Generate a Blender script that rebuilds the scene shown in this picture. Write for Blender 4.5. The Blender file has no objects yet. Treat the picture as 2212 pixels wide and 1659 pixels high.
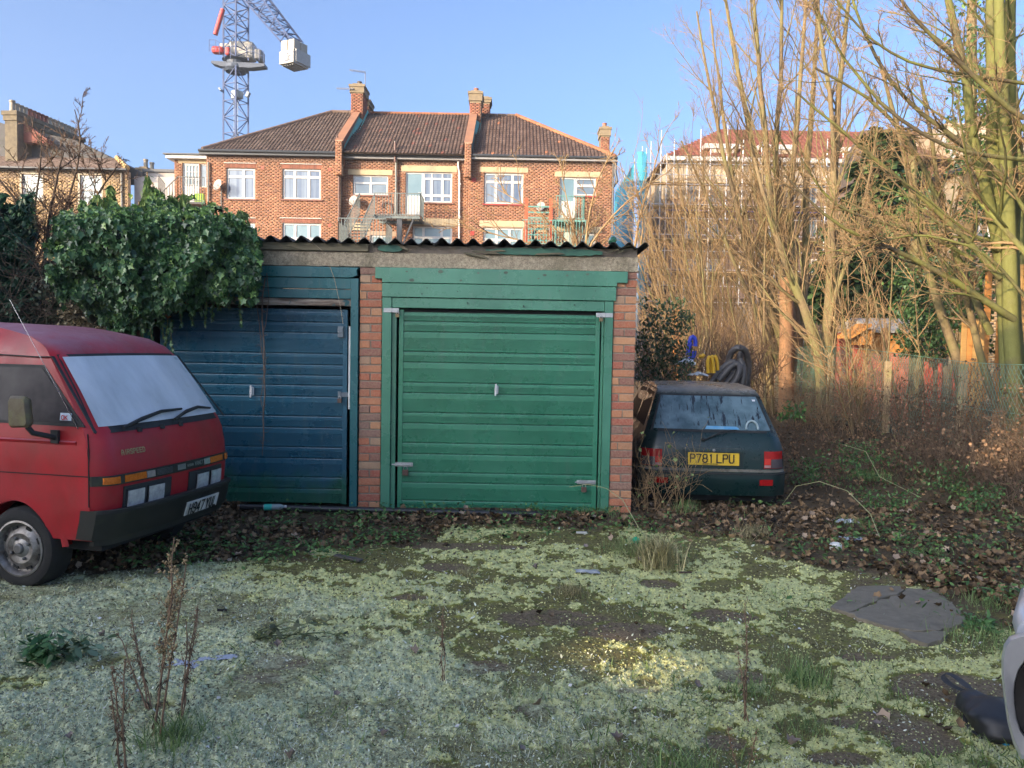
import bpy, math, random
import numpy as np
from mathutils import Vector, Matrix

S = bpy.context.scene
COL = S.collection
rad = math.radians
PI = math.pi

# ------------------------------------------------------------------ camera
CAM_H, FPX, PCX, PCY = 1.624, 1661.0, 1106.0, 829.5      # photo measured on a 2212 x 1659 grid
cam_d = bpy.data.cameras.new('camera')
cam = bpy.data.objects.new('camera', cam_d)
COL.objects.link(cam)
CAM_R = Matrix.Rotation(rad(90 - 2.74), 4, 'X') @ Matrix.Rotation(rad(1.05), 4, 'Z')
cam.matrix_world = Matrix.Translation((0, 0, CAM_H)) @ CAM_R
cam_d.sensor_width = 36.0
cam_d.lens = 36.0 * FPX / 2212.0
cam_d.clip_start = 0.05
cam_d.clip_end = 3000
S.camera = cam

# ------------------------------------------------------------------ light
SUN_EL, SUN_AZ = 14.0, 180.0 + 47.0
w = bpy.data.worlds.new('World')
S.world = w
w.use_nodes = True
wn, wl = w.node_tree.nodes, w.node_tree.links
sky = wn.new('ShaderNodeTexSky')
sky.sky_type = 'NISHITA'
sky.sun_disc = False
sky.sun_elevation = rad(SUN_EL)
sky.sun_rotation = rad(SUN_AZ)
sky.altitude = 0
sky.air_density = 0.6
sky.dust_density = 5.0
sky.ozone_density = 3.2
wl.new(sky.outputs[0], wn['Background'].inputs[0])
wn['Background'].inputs[1].default_value = 0.15
sl = bpy.data.lights.new('sun', 'SUN')
sl.energy = 2.4
sl.angle = rad(0.5)
sl.color = (1.0, 0.77, 0.50)
sun = bpy.data.objects.new('sun', sl)
COL.objects.link(sun)
SDIR = Vector((math.sin(rad(SUN_AZ)) * math.cos(rad(SUN_EL)), math.cos(rad(SUN_AZ)) * math.cos(rad(SUN_EL)), math.sin(rad(SUN_EL))))
sun.rotation_euler = SDIR.to_track_quat('Z', 'Y').to_euler()
sun.location = (-20, -20, 20)
vs = S.view_settings
vs.view_transform = 'Standard'
vs.look = 'None'
vs.gamma = 1
vs.use_curve_mapping = False
vs.exposure = 1.75

S.cycles.max_bounces = 5
S.cycles.diffuse_bounces = 3
S.cycles.glossy_bounces = 3
S.cycles.transmission_bounces = 4
S.cycles.transparent_max_bounces = 8
S.cycles.caustics_reflective = False
S.cycles.caustics_refractive = False


HAZE = 0.0008
if HAZE:
    hm = bpy.data.materials.new('haze_air'); hm.use_nodes = True
    for n_ in list(hm.node_tree.nodes):
        if n_.type == 'BSDF_PRINCIPLED': hm.node_tree.nodes.remove(n_)
    pv = hm.node_tree.nodes.new('ShaderNodeVolumePrincipled'); pv.inputs['Color'].default_value = (.92, .98, 1, 1); pv.inputs['Density'].default_value = HAZE; pv.inputs['Anisotropy'].default_value = 0.2
    hm.node_tree.links.new(pv.outputs[0], hm.node_tree.nodes['Material Output'].inputs['Volume'])
    hx = [(x, y, z) for z in (-1.6, 48) for y in (-62, 130) for x in (-110, 110)]
    hme = bpy.data.meshes.new('haze'); hme.from_pydata(hx, [], [(0, 2, 3, 1), (4, 5, 7, 6), (0, 1, 5, 4), (2, 6, 7, 3), (0, 4, 6, 2), (1, 3, 7, 5)]); hme.materials.append(hm)
    ho = bpy.data.objects.new('haze', hme); COL.objects.link(ho); ho['kind'] = 'stuff'
    S.cycles.volume_bounces = 0


def at(px, py, Y):
    """point of the place seen at photo pixel (2212 grid) that lies Y metres in front"""
    d = CAM_R.to_3x3() @ Vector(((px - PCX) / FPX, -(py - PCY) / FPX, -1))
    return Vector((0, 0, CAM_H)) + d * (Y / d.y)


def onz(px, py, z=0.0):
    d = CAM_R.to_3x3() @ Vector(((px - PCX) / FPX, -(py - PCY) / FPX, -1))
    return Vector((0, 0, CAM_H)) + d * ((z - CAM_H) / d.z)


# ------------------------------------------------------------------ noise
def _hash(ix, iy, seed):
    h = (ix.astype(np.int64) * 374761393 + iy.astype(np.int64) * 668265263 + seed * 1442695041) & 0xffffffff
    h = ((h ^ (h >> 13)) * 1274126177) & 0xffffffff
    return ((h ^ (h >> 16)) & 0xffff) / 65535.0


def vnoise(x, y, seed=0):
    x = np.asarray(x, float); y = np.asarray(y, float)
    ix, iy = np.floor(x), np.floor(y)
    fx, fy = x - ix, y - iy
    fx = fx * fx * (3 - 2 * fx); fy = fy * fy * (3 - 2 * fy)
    a = _hash(ix, iy, seed); b = _hash(ix + 1, iy, seed); c = _hash(ix, iy + 1, seed); d = _hash(ix + 1, iy + 1, seed)
    return (a * (1 - fx) + b * fx) * (1 - fy) + (c * (1 - fx) + d * fx) * fy


def fbm(x, y, oct=4, seed=0, gain=0.5):
    s = 0; a = 1; t = 0
    for k in range(oct):
        s = s + a * vnoise(x * 2 ** k + 17.3 * k, y * 2 ** k - 9.1 * k, seed + k); t += a; a *= gain
    return s / t


def sstep(a, b, x):
    t = np.clip((np.asarray(x, float) - a) / (b - a), 0, 1)
    return t * t * (3 - 2 * t)


# ------------------------------------------------------------------ materials
MATS = {}


class NT:
    def __init__(s, name):
        s.m = bpy.data.materials.new(name); s.m.use_nodes = True
        s.n = s.m.node_tree.nodes; s.l = s.m.node_tree.links
        s.b = s.n['Principled BSDF']; s.tc = None

    def new(s, t, **k):
        n = s.n.new(t)
        for a, v in k.items(): setattr(n, a, v)
        return n

    def co(s, kind='Object'):
        if not s.tc: s.tc = s.new('ShaderNodeTexCoord')
        return s.tc.outputs[kind]

    def noise(s, scale, detail=4, rough=.55, vec=None, dist=0.0, stretch=None):
        n = s.new('ShaderNodeTexNoise')
        n.inputs['Scale'].default_value = scale; n.inputs['Detail'].default_value = detail
        n.inputs['Roughness'].default_value = rough; n.inputs['Distortion'].default_value = dist
        v = vec or s.co()
        if stretch:
            mp = s.new('ShaderNodeMapping'); mp.inputs['Scale'].default_value = stretch
            s.l.new(v, mp.inputs[0]); v = mp.outputs[0]
        s.l.new(v, n.inputs['Vector'])
        return n.outputs['Fac']

    def ramp(s, fac, stops, interp='LINEAR'):
        r = s.new('ShaderNodeValToRGB'); r.color_ramp.interpolation = interp
        e = r.color_ramp.elements
        while len(e) < len(stops): e.new(0.5)
        for k, (p, c) in enumerate(stops):
            e[k].position = p; e[k].color = (*c, 1) if not isinstance(c, (int, float)) else (c, c, c, 1)
        s.l.new(fac, r.inputs[0]); return r.outputs[0]

    def mix(s, fac, a, b, mode='MIX'):
        m = s.new('ShaderNodeMix', data_type='RGBA', blend_type=mode)
        for sock, v in ((m.inputs['Factor'], fac), (m.inputs['A'], a), (m.inputs['B'], b)):
            if isinstance(v, (int, float)):
                sock.default_value = v if sock.name == 'Factor' else (v, v, v, 1)
            elif isinstance(v, tuple): sock.default_value = (*v, 1) if len(v) == 3 else v
            else: s.l.new(v, sock)
        return m.outputs['Result']

    def math(s, op, a, b=0.0, clamp=False):
        m = s.new('ShaderNodeMath', operation=op); m.use_clamp = clamp
        for i, v in enumerate((a, b)):
            if isinstance(v, (int, float)): m.inputs[i].default_value = v
            else: s.l.new(v, m.inputs[i])
        return m.outputs[0]

    def col(s, v):
        if isinstance(v, tuple): s.b.inputs['Base Color'].default_value = (*v, 1)
        else: s.l.new(v, s.b.inputs['Base Color'])

    def set(s, name, v):
        if isinstance(v, (int, float)): s.b.inputs[name].default_value = v
        elif isinstance(v, tuple): s.b.inputs[name].default_value = (*v, 1)
        else: s.l.new(v, s.b.inputs[name])

    def bump(s, h, strength=.3, dist=.01):
        b = s.new('ShaderNodeBump'); b.inputs['Strength'].default_value = strength; b.inputs['Distance'].default_value = dist
        s.l.new(h, b.inputs['Height']); s.l.new(b.outputs[0], s.b.inputs['Normal'])

    def objrand(s):
        return s.new('ShaderNodeObjectInfo').outputs['Random']

    def attr(s, name='Col'):
        a = s.new('ShaderNodeAttribute'); a.attribute_name = name; return a


def M(name, c, c2=None, rough=.6, metal=0.0, scale=6, detail=4, dirt=None, dirt_amt=.4, dirt_scale=2.5, bump=0.0, bscale=60,
      stretch=None, spec=.5, rnd=0.0, coat=0.0, trans=0.0):
    """general weathered material; cached by name"""
    if name in MATS: return MATS[name]
    t = NT(name)
    if c2 is None: c2 = tuple(v * .72 for v in c)
    f = t.noise(scale, detail, .6, stretch=stretch)
    f = t.ramp(f, [(.3, 0.0), (.7, 1.0)])
    col = t.mix(f, c, c2)
    if dirt:
        g = t.noise(dirt_scale, 6, .7)
        g = t.ramp(g, [(.62 - dirt_amt * .3, 0.0), (.78 - dirt_amt * .2, 1.0)])
        col = t.mix(t.math('MULTIPLY', g, min(1, .35 + dirt_amt)), col, dirt)
    if rnd:
        r = t.objrand()
        col = t.mix(1.0, col, t.ramp(r, [(0, 1 - rnd), (1, 1.0)]), 'MULTIPLY')
    t.col(col)
    t.set('Roughness', rough); t.set('Metallic', metal); t.set('Specular IOR Level', spec)
    if coat: t.set('Coat Weight', coat); t.set('Coat Roughness', .12)
    if trans: t.set('Transmission Weight', trans)
    if bump: t.bump(t.noise(bscale, 5, .65), bump, .01)
    MATS[name] = t.m
    return t.m


# ------------------------------------------------------------------ mesh builder
class MB:
    def __init__(s):
        s.v = []; s.f = []; s.mi = []; s.c = None

    def add(s, vs_, fs, m=0):
        o = len(s.v)
        s.v.extend(tuple(p) for p in vs_)
        for f in fs: s.f.append(tuple(i + o for i in f)); s.mi.append(m)
        return s

    def box(s, x0, x1, y0, y1, z0, z1, m=0):
        v = [(x, y, z) for z in (z0, z1) for y in (y0, y1) for x in (x0, x1)]
        return s.add(v, [(0, 2, 3, 1), (4, 5, 7, 6), (0, 1, 5, 4), (2, 6, 7, 3), (0, 4, 6, 2), (1, 3, 7, 5)], m)

    def obox(s, c, size, rot=None, m=0):
        hx, hy, hz = [q / 2 for q in size]
        v = [Vector((x, y, z)) for z in (-hz, hz) for y in (-hy, hy) for x in (-hx, hx)]
        if rot is not None: v = [rot @ p for p in v]
        v = [p + Vector(c) for p in v]
        return s.add(v, [(0, 2, 3, 1), (4, 5, 7, 6), (0, 1, 5, 4), (2, 6, 7, 3), (0, 4, 6, 2), (1, 3, 7, 5)], m)

    def bar(s, a, b, wd, ht=None, m=0):
        """square bar from a to b"""
        a = Vector(a); b = Vector(b); d = b - a; L = d.length
        if L < 1e-6: return s
        q = d.to_track_quat('Z', 'Y').to_matrix()
        return s.obox((a + b) / 2, (wd, ht or wd, L), q, m)

    def quad(s, a, b, c, d, m=0):
        return s.add([a, b, c, d], [(0, 1, 2, 3)], m)

    def tube(s, pts, r, n=6, m=0, cap=True):
        pts = [Vector(p) for p in pts]; k = len(pts)
        if isinstance(r, (int, float)): r = [r] * k
        vv = []; ff = []
        d0 = (pts[1] - pts[0]).normalized()
        u = d0.orthogonal().normalized()
        for i in range(k):
            d = (pts[min(i + 1, k - 1)] - pts[max(i - 1, 0)])
            d = d.normalized() if d.length > 1e-9 else d0
            u = (u - d * u.dot(d))
            u = u.normalized() if u.length > 1e-6 else d.orthogonal().normalized()
            w_ = d.cross(u)
            for j in range(n):
                a = 2 * PI * j / n
                vv.append(pts[i] + (u * math.cos(a) + w_ * math.sin(a)) * r[i])
        for i in range(k - 1):
            for j in range(n):
                j2 = (j + 1) % n
                ff.append((i * n + j, i * n + j2, (i + 1) * n + j2, (i + 1) * n + j))
        if cap:
            ff.append(tuple(range(n - 1, -1, -1))); ff.append(tuple((k - 1) * n + j for j in range(n)))
        return s.add(vv, ff, m)

    def lathe(s, prof, c, n=24, axis='Z', m=0, rot=None):
        """prof: (radius, height) pairs revolved about axis through c"""
        vv = []; ff = []
        for (r, h) in prof:
            for j in range(n):
                a = 2 * PI * j / n; x, y = r * math.cos(a), r * math.sin(a)
                p = {'Z': (x, y, h), 'Y': (x, h, y), 'X': (h, x, y)}[axis]
                p = Vector(p)
                if rot is not None: p = rot @ p
                vv.append(p + Vector(c))
        for i in range(len(prof) - 1):
            for j in range(n):
                j2 = (j + 1) % n
                ff.append((i * n + j, i * n + j2, (i + 1) * n + j2, (i + 1) * n + j))
        return s.add(vv, ff, m)

    def prism(s, poly, h0, h1, axis='Y', m=0):
        """extrude 2-D polygon between h0 and h1 along axis; poly in the other two coords (in order x,y,z)"""
        n = len(poly)
        def P(a, b, h): return {'Y': (a, h, b), 'Z': (a, b, h), 'X': (h, a, b)}[axis]
        v = [P(a, b, h0) for a, b in poly] + [P(a, b, h1) for a, b in poly]
        f = [tuple(range(n)), tuple(range(2 * n - 1, n - 1, -1))] + [(i, i + n, (i + 1) % n + n, (i + 1) % n) for i in range(n)]
        return s.add(v, f, m)

    def sheet(s, grid, m=0, thick=None):
        """grid: rows of points -> surface"""
        R_ = len(grid); C_ = len(grid[0])
        v = [p for row in grid for p in row]
        f = [(i * C_ + j, i * C_ + j + 1, (i + 1) * C_ + j + 1, (i + 1) * C_ + j) for i in range(R_ - 1) for j in range(C_ - 1)]
        return s.add(v, f, m)

    def mesh(s, name, mats, smooth=False):
        me = bpy.data.meshes.new(name)
        me.from_pydata(s.v, [], s.f)
        for m in (mats if isinstance(mats, (list, tuple)) else [mats]): me.materials.append(m)
        if len(me.materials) > 1: me.polygons.foreach_set('material_index', s.mi)
        if smooth is True: me.polygons.foreach_set('use_smooth', [True] * len(me.polygons))
        me.update()
        return me

    def build(s, name, mats, parent=None, smooth=False, bevel=0, kind=None, label=None, solid=0, fix=True, sub=0):
        me = s.mesh(name, mats, smooth is True)
        o = bpy.data.objects.new(name, me); COL.objects.link(o)
        if parent is not None: attach(o, parent)
        if solid:
            md = o.modifiers.new('solid', 'SOLIDIFY'); md.thickness = solid; md.offset = 0
        if bevel:
            md = o.modifiers.new('bevel', 'BEVEL'); md.width = bevel; md.segments = 2; md.limit_method = 'ANGLE'; md.angle_limit = rad(40)
        if sub:
            md = o.modifiers.new('sub', 'SUBSURF'); md.levels = sub; md.render_levels = sub
        if smooth == 'auto':
            me.polygons.foreach_set('use_smooth', [True] * len(me.polygons))
            if hasattr(me, 'set_sharp_from_angle'): me.set_sharp_from_angle(angle=rad(38))
        if kind: o['kind'] = kind
        if label: o['label'] = label
        return o


def attach(o, parent):
    """parent o; geometry written in world coordinates stays put when the root empty is unrotated"""
    o.parent = parent
    r = parent
    if parent.parent is None and parent.get('_world', 0): o.location = -parent.location


def tag(o, label=None, cat=None, group=None, kind=None):
    if label: o['label'] = label
    if cat: o['category'] = cat
    if group: o['group'] = group
    if kind: o['kind'] = kind
    return o


def thing(name, label, cat, loc=(0, 0, 0), rotz=0.0, group=None, local=False):
    o = bpy.data.objects.new(name, None); COL.objects.link(o)
    o.location = loc; o.rotation_euler = (0, 0, rotz)
    o.empty_display_size = .1
    if not local: o['_world'] = 1
    return tag(o, label, cat, group)


def npmesh(name, V, Fq, mats, parent=None, kind=None, col=None, smooth=False, mi=None):
    """fast mesh from numpy arrays; Fq (n,3) or (n,4); col per-face value(s) stored on corners"""
    V = np.asarray(V, np.float32); Fq = np.asarray(Fq, np.int32)
    k = Fq.shape[1]; nf = len(Fq)
    me = bpy.data.meshes.new(name)
    me.vertices.add(len(V)); me.vertices.foreach_set('co', V.ravel())
    me.loops.add(nf * k); me.loops.foreach_set('vertex_index', Fq.ravel())
    me.polygons.add(nf)
    me.polygons.foreach_set('loop_start', np.arange(0, nf * k, k, dtype=np.int32))
    me.polygons.foreach_set('loop_total', np.full(nf, k, np.int32))
    for m in (mats if isinstance(mats, (list, tuple)) else [mats]): me.materials.append(m)
    if mi is not None: me.polygons.foreach_set('material_index', np.asarray(mi, np.int32))
    if smooth: me.polygons.foreach_set('use_smooth', np.ones(nf, bool))
    if col is not None:
        c = np.asarray(col, np.float32)
        a = me.color_attributes.new('Col', 'FLOAT_COLOR', 'CORNER')
        if c.ndim == 1: c = np.stack([c, c, c], 1)
        cc = np.concatenate([c, np.ones((len(c), 1), np.float32)], 1)
        if len(c) == nf: cc = np.repeat(cc, k, 0)
        else: cc = cc[Fq.ravel()]
        a.data.foreach_set('color', cc.ravel())
    me.update(calc_edges=True)
    o = bpy.data.objects.new(name, me); COL.objects.link(o)
    if parent is not None: attach(o, parent)
    if kind: o['kind'] = kind
    return o


def scatter(name, V0, F0, P, SC, RZ, TX, TY, mats, parent=None, kind='stuff', col=None, smooth=False):
    """many small copies joined in one mesh: V0 (m,3), F0 (f,k); P (n,3) positions, SC scale, RZ yaw, TX/TY tilts"""
    V0 = np.asarray(V0, float); F0 = np.asarray(F0, int); P = np.asarray(P, float); n = len(P); m = len(V0)
    V = np.repeat(V0[None], n, 0) * np.broadcast_to(np.asarray(SC, float).reshape(n, 1, -1), (n, 1, np.asarray(SC).reshape(n, -1).shape[1]))
    cx, sx = np.cos(TX)[:, None], np.sin(TX)[:, None]
    y = V[:, :, 1] * cx - V[:, :, 2] * sx; z = V[:, :, 1] * sx + V[:, :, 2] * cx; x = V[:, :, 0]
    cy, sy = np.cos(TY)[:, None], np.sin(TY)[:, None]
    x, z = x * cy + z * sy, -x * sy + z * cy
    cz, sz = np.cos(RZ)[:, None], np.sin(RZ)[:, None]
    x, y = x * cz - y * sz, x * sz + y * cz
    V = np.stack([x, y, z], 2) + P[:, None, :]
    F = (F0[None] + (np.arange(n) * m)[:, None, None]).reshape(-1, F0.shape[1])
    c = None
    if col is not None: c = np.repeat(np.asarray(col), len(F0), 0)
    return npmesh(name, V.reshape(-1, 3), F, mats, parent, kind, c, smooth)


def letters(txt, size, mat, parent, loc, rot, name='lettering', depth=.001, cw=1.0, stroke=.13, gap=1.9):
    """lettering built from simple strokes on a 4 x 6 cell; rot = 3x3 matrix with columns right, up, out"""
    SEG = {
        'A': [((0, 0), (0, 4)), ((0, 4), (1, 6)), ((1, 6), (3, 6)), ((3, 6), (4, 4)), ((4, 4), (4, 0)), ((0, 2.6), (4, 2.6))],
        'B': [((0, 0), (0, 6)), ((0, 6), (3.2, 6)), ((3.2, 6), (3.8, 4.5)), ((3.8, 4.5), (3.2, 3.2)), ((0, 3.2), (3.2, 3.2)), ((3.2, 3.2), (4, 1.6)), ((4, 1.6), (3.2, 0)), ((3.2, 0), (0, 0))],
        'C': [((4, 1), (3, 0)), ((3, 0), (1, 0)), ((1, 0), (0, 1)), ((0, 1), (0, 5)), ((0, 5), (1, 6)), ((1, 6), (3, 6)), ((3, 6), (4, 5))],
        'D': [((0, 0), (0, 6)), ((0, 6), (2.6, 6)), ((2.6, 6), (4, 4.6)), ((4, 4.6), (4, 1.4)), ((4, 1.4), (2.6, 0)), ((2.6, 0), (0, 0))],
        'E': [((4, 0), (0, 0)), ((0, 0), (0, 6)), ((0, 6), (4, 6)), ((0, 3), (3.2, 3))],
        'F': [((0, 0), (0, 6)), ((0, 6), (4, 6)), ((0, 3), (3.2, 3))],
        'G': [((4, 5), (3, 6)), ((3, 6), (1, 6)), ((1, 6), (0, 5)), ((0, 5), (0, 1)), ((0, 1), (1, 0)), ((1, 0), (3, 0)), ((3, 0), (4, 1)), ((4, 1), (4, 3)), ((4, 3), (2.4, 3))],
        'H': [((0, 0), (0, 6)), ((4, 0), (4, 6)), ((0, 3), (4, 3))],
        'I': [((2, 0), (2, 6))],
        'K': [((0, 0), (0, 6)), ((4, 6), (0, 2.8)), ((1.2, 3.6), (4, 0))],
        'L': [((0, 6), (0, 0)), ((0, 0), (4, 0))],
        'M': [((0, 0), (0, 6)), ((0, 6), (2, 3)), ((2, 3), (4, 6)), ((4, 6), (4, 0))],
        'N': [((0, 0), (0, 6)), ((0, 6), (4, 0)), ((4, 0), (4, 6))],
        'O': [((1, 0), (3, 0)), ((3, 0), (4, 1)), ((4, 1), (4, 5)), ((4, 5), (3, 6)), ((3, 6), (1, 6)), ((1, 6), (0, 5)), ((0, 5), (0, 1)), ((0, 1), (1, 0))],
        'P': [((0, 0), (0, 6)), ((0, 6), (3.2, 6)), ((3.2, 6), (4, 5)), ((4, 5), (4, 4)), ((4, 4), (3.2, 3)), ((3.2, 3), (0, 3))],
        'Q': [((1, 0), (3, 0)), ((3, 0), (4, 1)), ((4, 1), (4, 5)), ((4, 5), (3, 6)), ((3, 6), (1, 6)), ((1, 6), (0, 5)), ((0, 5), (0, 1)), ((0, 1), (1, 0)), ((2.4, 1.8), (4.2, -.4))],
        'R': [((0, 0), (0, 6)), ((0, 6), (3.2, 6)), ((3.2, 6), (4, 5)), ((4, 5), (4, 4)), ((4, 4), (3.2, 3)), ((3.2, 3), (0, 3)), ((2.2, 3), (4, 0))],
        'S': [((0, .8), (1, 0)), ((1, 0), (3, 0)), ((3, 0), (4, 1)), ((4, 1), (4, 2.2)), ((4, 2.2), (3, 3.1)), ((3, 3.1), (1, 3.1)), ((1, 3.1), (0, 4)), ((0, 4), (0, 5)), ((0, 5), (1, 6)), ((1, 6), (3, 6)), ((3, 6), (4, 5.2))],
        'T': [((0, 6), (4, 6)), ((2, 6), (2, 0))],
        'U': [((0, 6), (0, 1)), ((0, 1), (1, 0)), ((1, 0), (3, 0)), ((3, 0), (4, 1)), ((4, 1), (4, 6))],
        'V': [((0, 6), (2, 0)), ((2, 0), (4, 6))],
        'W': [((0, 6), (1, 0)), ((1, 0), (2, 4)), ((2, 4), (3, 0)), ((3, 0), (4, 6))],
        'X': [((0, 0), (4, 6)), ((0, 6), (4, 0))],
        'Y': [((0, 6), (2, 3)), ((4, 6), (2, 3)), ((2, 3), (2, 0))],
        'Z': [((0, 6), (4, 6)), ((4, 6), (0, 0)), ((0, 0), (4, 0))],
        '1': [((2, 0), (2, 6)), ((1.2, 5.2), (2, 6))],
        '4': [((3, 0), (3, 6)), ((3, 6), (0, 1.8)), ((0, 1.8), (4, 1.8))],
        '7': [((0, 6), (4, 6)), ((4, 6), (1.4, 0))],
        '8': [((1, 0), (3, 0)), ((3, 0), (4, 1)), ((4, 1), (4, 2.3)), ((4, 2.3), (3, 3.1)), ((3, 3.1), (1, 3.1)), ((1, 3.1), (0, 2.3)), ((0, 2.3), (0, 1)), ((0, 1), (1, 0)), ((1, 3.1), (.2, 4)), ((.2, 4), (.2, 5.2)), ((.2, 5.2), (1, 6)), ((1, 6), (3, 6)), ((3, 6), (3.8, 5.2)), ((3.8, 5.2), (3.8, 4)), ((3.8, 4), (3, 3.1))],
        '9': [((0, .8), (1, 0)), ((1, 0), (3, 0)), ((3, 0), (4, 1)), ((4, 1), (4, 5)), ((4, 5), (3, 6)), ((3, 6), (1, 6)), ((1, 6), (0, 5)), ((0, 5), (0, 3.8)), ((0, 3.8), (1, 2.8)), ((1, 2.8), (4, 2.8))],
    }
    u = size / 6.0; mb = MB(); x = 0.0; wdt = stroke * size / 2
    R3 = Matrix(rot)
    k_ = 0
    for ch in txt:
        if ch == ' ': x += 1.6 * u * cw; continue
        for (a, b) in SEG[ch]:
            ax, ay, bx, by = x + a[0] * u * cw, a[1] * u, x + b[0] * u * cw, b[1] * u
            dx, dy = bx - ax, by - ay; L = math.hypot(dx, dy) or 1; nx, ny = -dy / L * wdt, dx / L * wdt; ex, ey = dx / L * wdt * .9, dy / L * wdt * .9
            h = depth + (k_ % 5) * .00008; k_ += 1
            q = [(ax + nx - ex, ay + ny - ey), (ax - nx - ex, ay - ny - ey), (bx - nx + ex, by - ny + ey), (bx + nx + ex, by + ny + ey)]
            mb.add([Vector(loc) + R3 @ Vector((p[0], p[1], h)) for p in q], [(0, 1, 2, 3)])
        x += (4 * cw + gap) * u if ch != 'I' else 3.6 * u * cw + 1.2 * u
    return mb.build(name, mat, parent)

# ================================================================== GROUND
def PE(px, py, rx, ry):
    """ellipse on the ground measured on the photo -> world centre and radii"""
    c = onz(px, py); a = onz(px + rx, py); b = onz(px, py - ry)
    return c.x, c.y, abs(a.x - c.x), abs(b.y - c.y)


BARE = [PE(1190, 1335, 120, 20), PE(1350, 1362, 100, 18), PE(1560, 1330, 90, 14), PE(600, 1430, 70, 18), PE(560, 1470, 60, 12), PE(1050, 1440, 60, 16),
        PE(1160, 1530, 40, 14), PE(2060, 1490, 130, 40), PE(1960, 1580, 110, 55), PE(1820, 1640, 90, 22), PE(1600, 1460, 60, 18),
        PE(960, 1225, 60, 8), PE(890, 1290, 45, 8), PE(1420, 1260, 50, 10), PE(1880, 1420, 60, 10), PE(1560, 1600, 50, 16), PE(1000, 1180, 160, 8), 
        PE(1380, 1490, 50, 9), PE(1820, 1560, 50, 14), PE(720, 1500, 40, 8)]
SLABC = (2.44, 4.86)


def masks(x, y):
    x = np.asarray(x, float); y = np.asarray(y, float)
    n1 = fbm(x * 1.3, y * 1.3, 5, 3); n2 = fbm(x * 4.5, y * 4.5, 4, 11); n3 = fbm(x * 14, y * 14, 4, 23)
    wob = (n2 - .5) * 1.5 + (n3 - .5) * .8
    # mossy yard: in front of garage, to the right limit running towards the camera
    right = 1.5 + (6.3 - y) * .55
    yard = sstep(0, .9, right + 1.2 - x + wob * .8) * sstep(0, .5, 7.1 + .05 * x - y + wob * .3)
    lefty = 5.45 + .45 * (x + 3.0)
    yard = yard * np.where(x < -0.6, sstep(0, .4, lefty - y + wob * .35), 1.0)
    bare = np.zeros_like(x)
    for cx, cy, rx, ry in BARE:
        d = np.sqrt(((x - cx) / rx) ** 2 + ((y - cy) / ry) ** 2) + wob * .45
        bare = np.maximum(bare, 1 - sstep(.75, 1.1, d))
    n4 = fbm(x * 2.6 + 7, y * 3.4, 5, 131, .62)
    holes = sstep(.47, .53, n4 * .62 + n3 * .38)
    moss = yard * (1 - bare * (.80 + .2 * sstep(.3, .5, n3))) * (1 - .74 * holes)
    frost = np.clip(.66 - .18 * (x + .2) - .16 * (y - 3.0), 0, 1) * sstep(.28, .62, n1 + .5 * (n2 - .4))
    frost = np.clip(frost * (.35 + 1.2 * n3), 0, 1) * sstep(6.4, 5.2, y) * (1 - .5 * holes)
    litter = np.clip((1 - yard) * 1.1, 0, 1)
    litter = np.maximum(litter, bare * .012)
    return moss, frost, litter, bare


def gh(x, y):
    x = np.asarray(x, float); y = np.asarray(y, float)
    z = (fbm(x * .5, y * .5, 3, 41) - .5) * .06
    z = z + .28 * sstep(4.6, 6.6, x) * sstep(6, 9, y) * (1 - .6 * sstep(14, 22, y)) + .16 * np.exp(-((y - 5.45) / .5) ** 2 - ((x - 2.4) / 1.3) ** 2) * 0
    z = z - .10 * sstep(1.0, 2.0, x) * sstep(7.4, 8.4, y) * (1 - sstep(4.2, 5.2, x))
    d = np.sqrt(x * x + y * y)
    return z * sstep(60, 30, d)


def ghf(x, y):
    """with the moss cushions"""
    m, f, l, b = masks(x, y)
    near = sstep(14, 8, y) * sstep(1.5, 2.6, y)
    n = fbm(x * 26, y * 26, 4, 5, .65); n2 = fbm(x * 75, y * 75, 3, 9, .6)
    h = m * (.006 + .050 * (n - .4) + .024 * (n2 - .5)) + l * .03 * (n - .5) + .006 * (n2 - .5) * (1 - .4 * m)
    for (cx, cy) in (SLABC,):
        k = sstep(.62, .95, np.sqrt(((x - cx) / .95) ** 2 + ((y - cy) / .85) ** 2))
        h = h * (.15 + .85 * k) - .02 * (1 - k)
    return gh(x, y) + h * near


def G1(x, y): return float(gh(np.array([x]), np.array([y]))[0])


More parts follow.
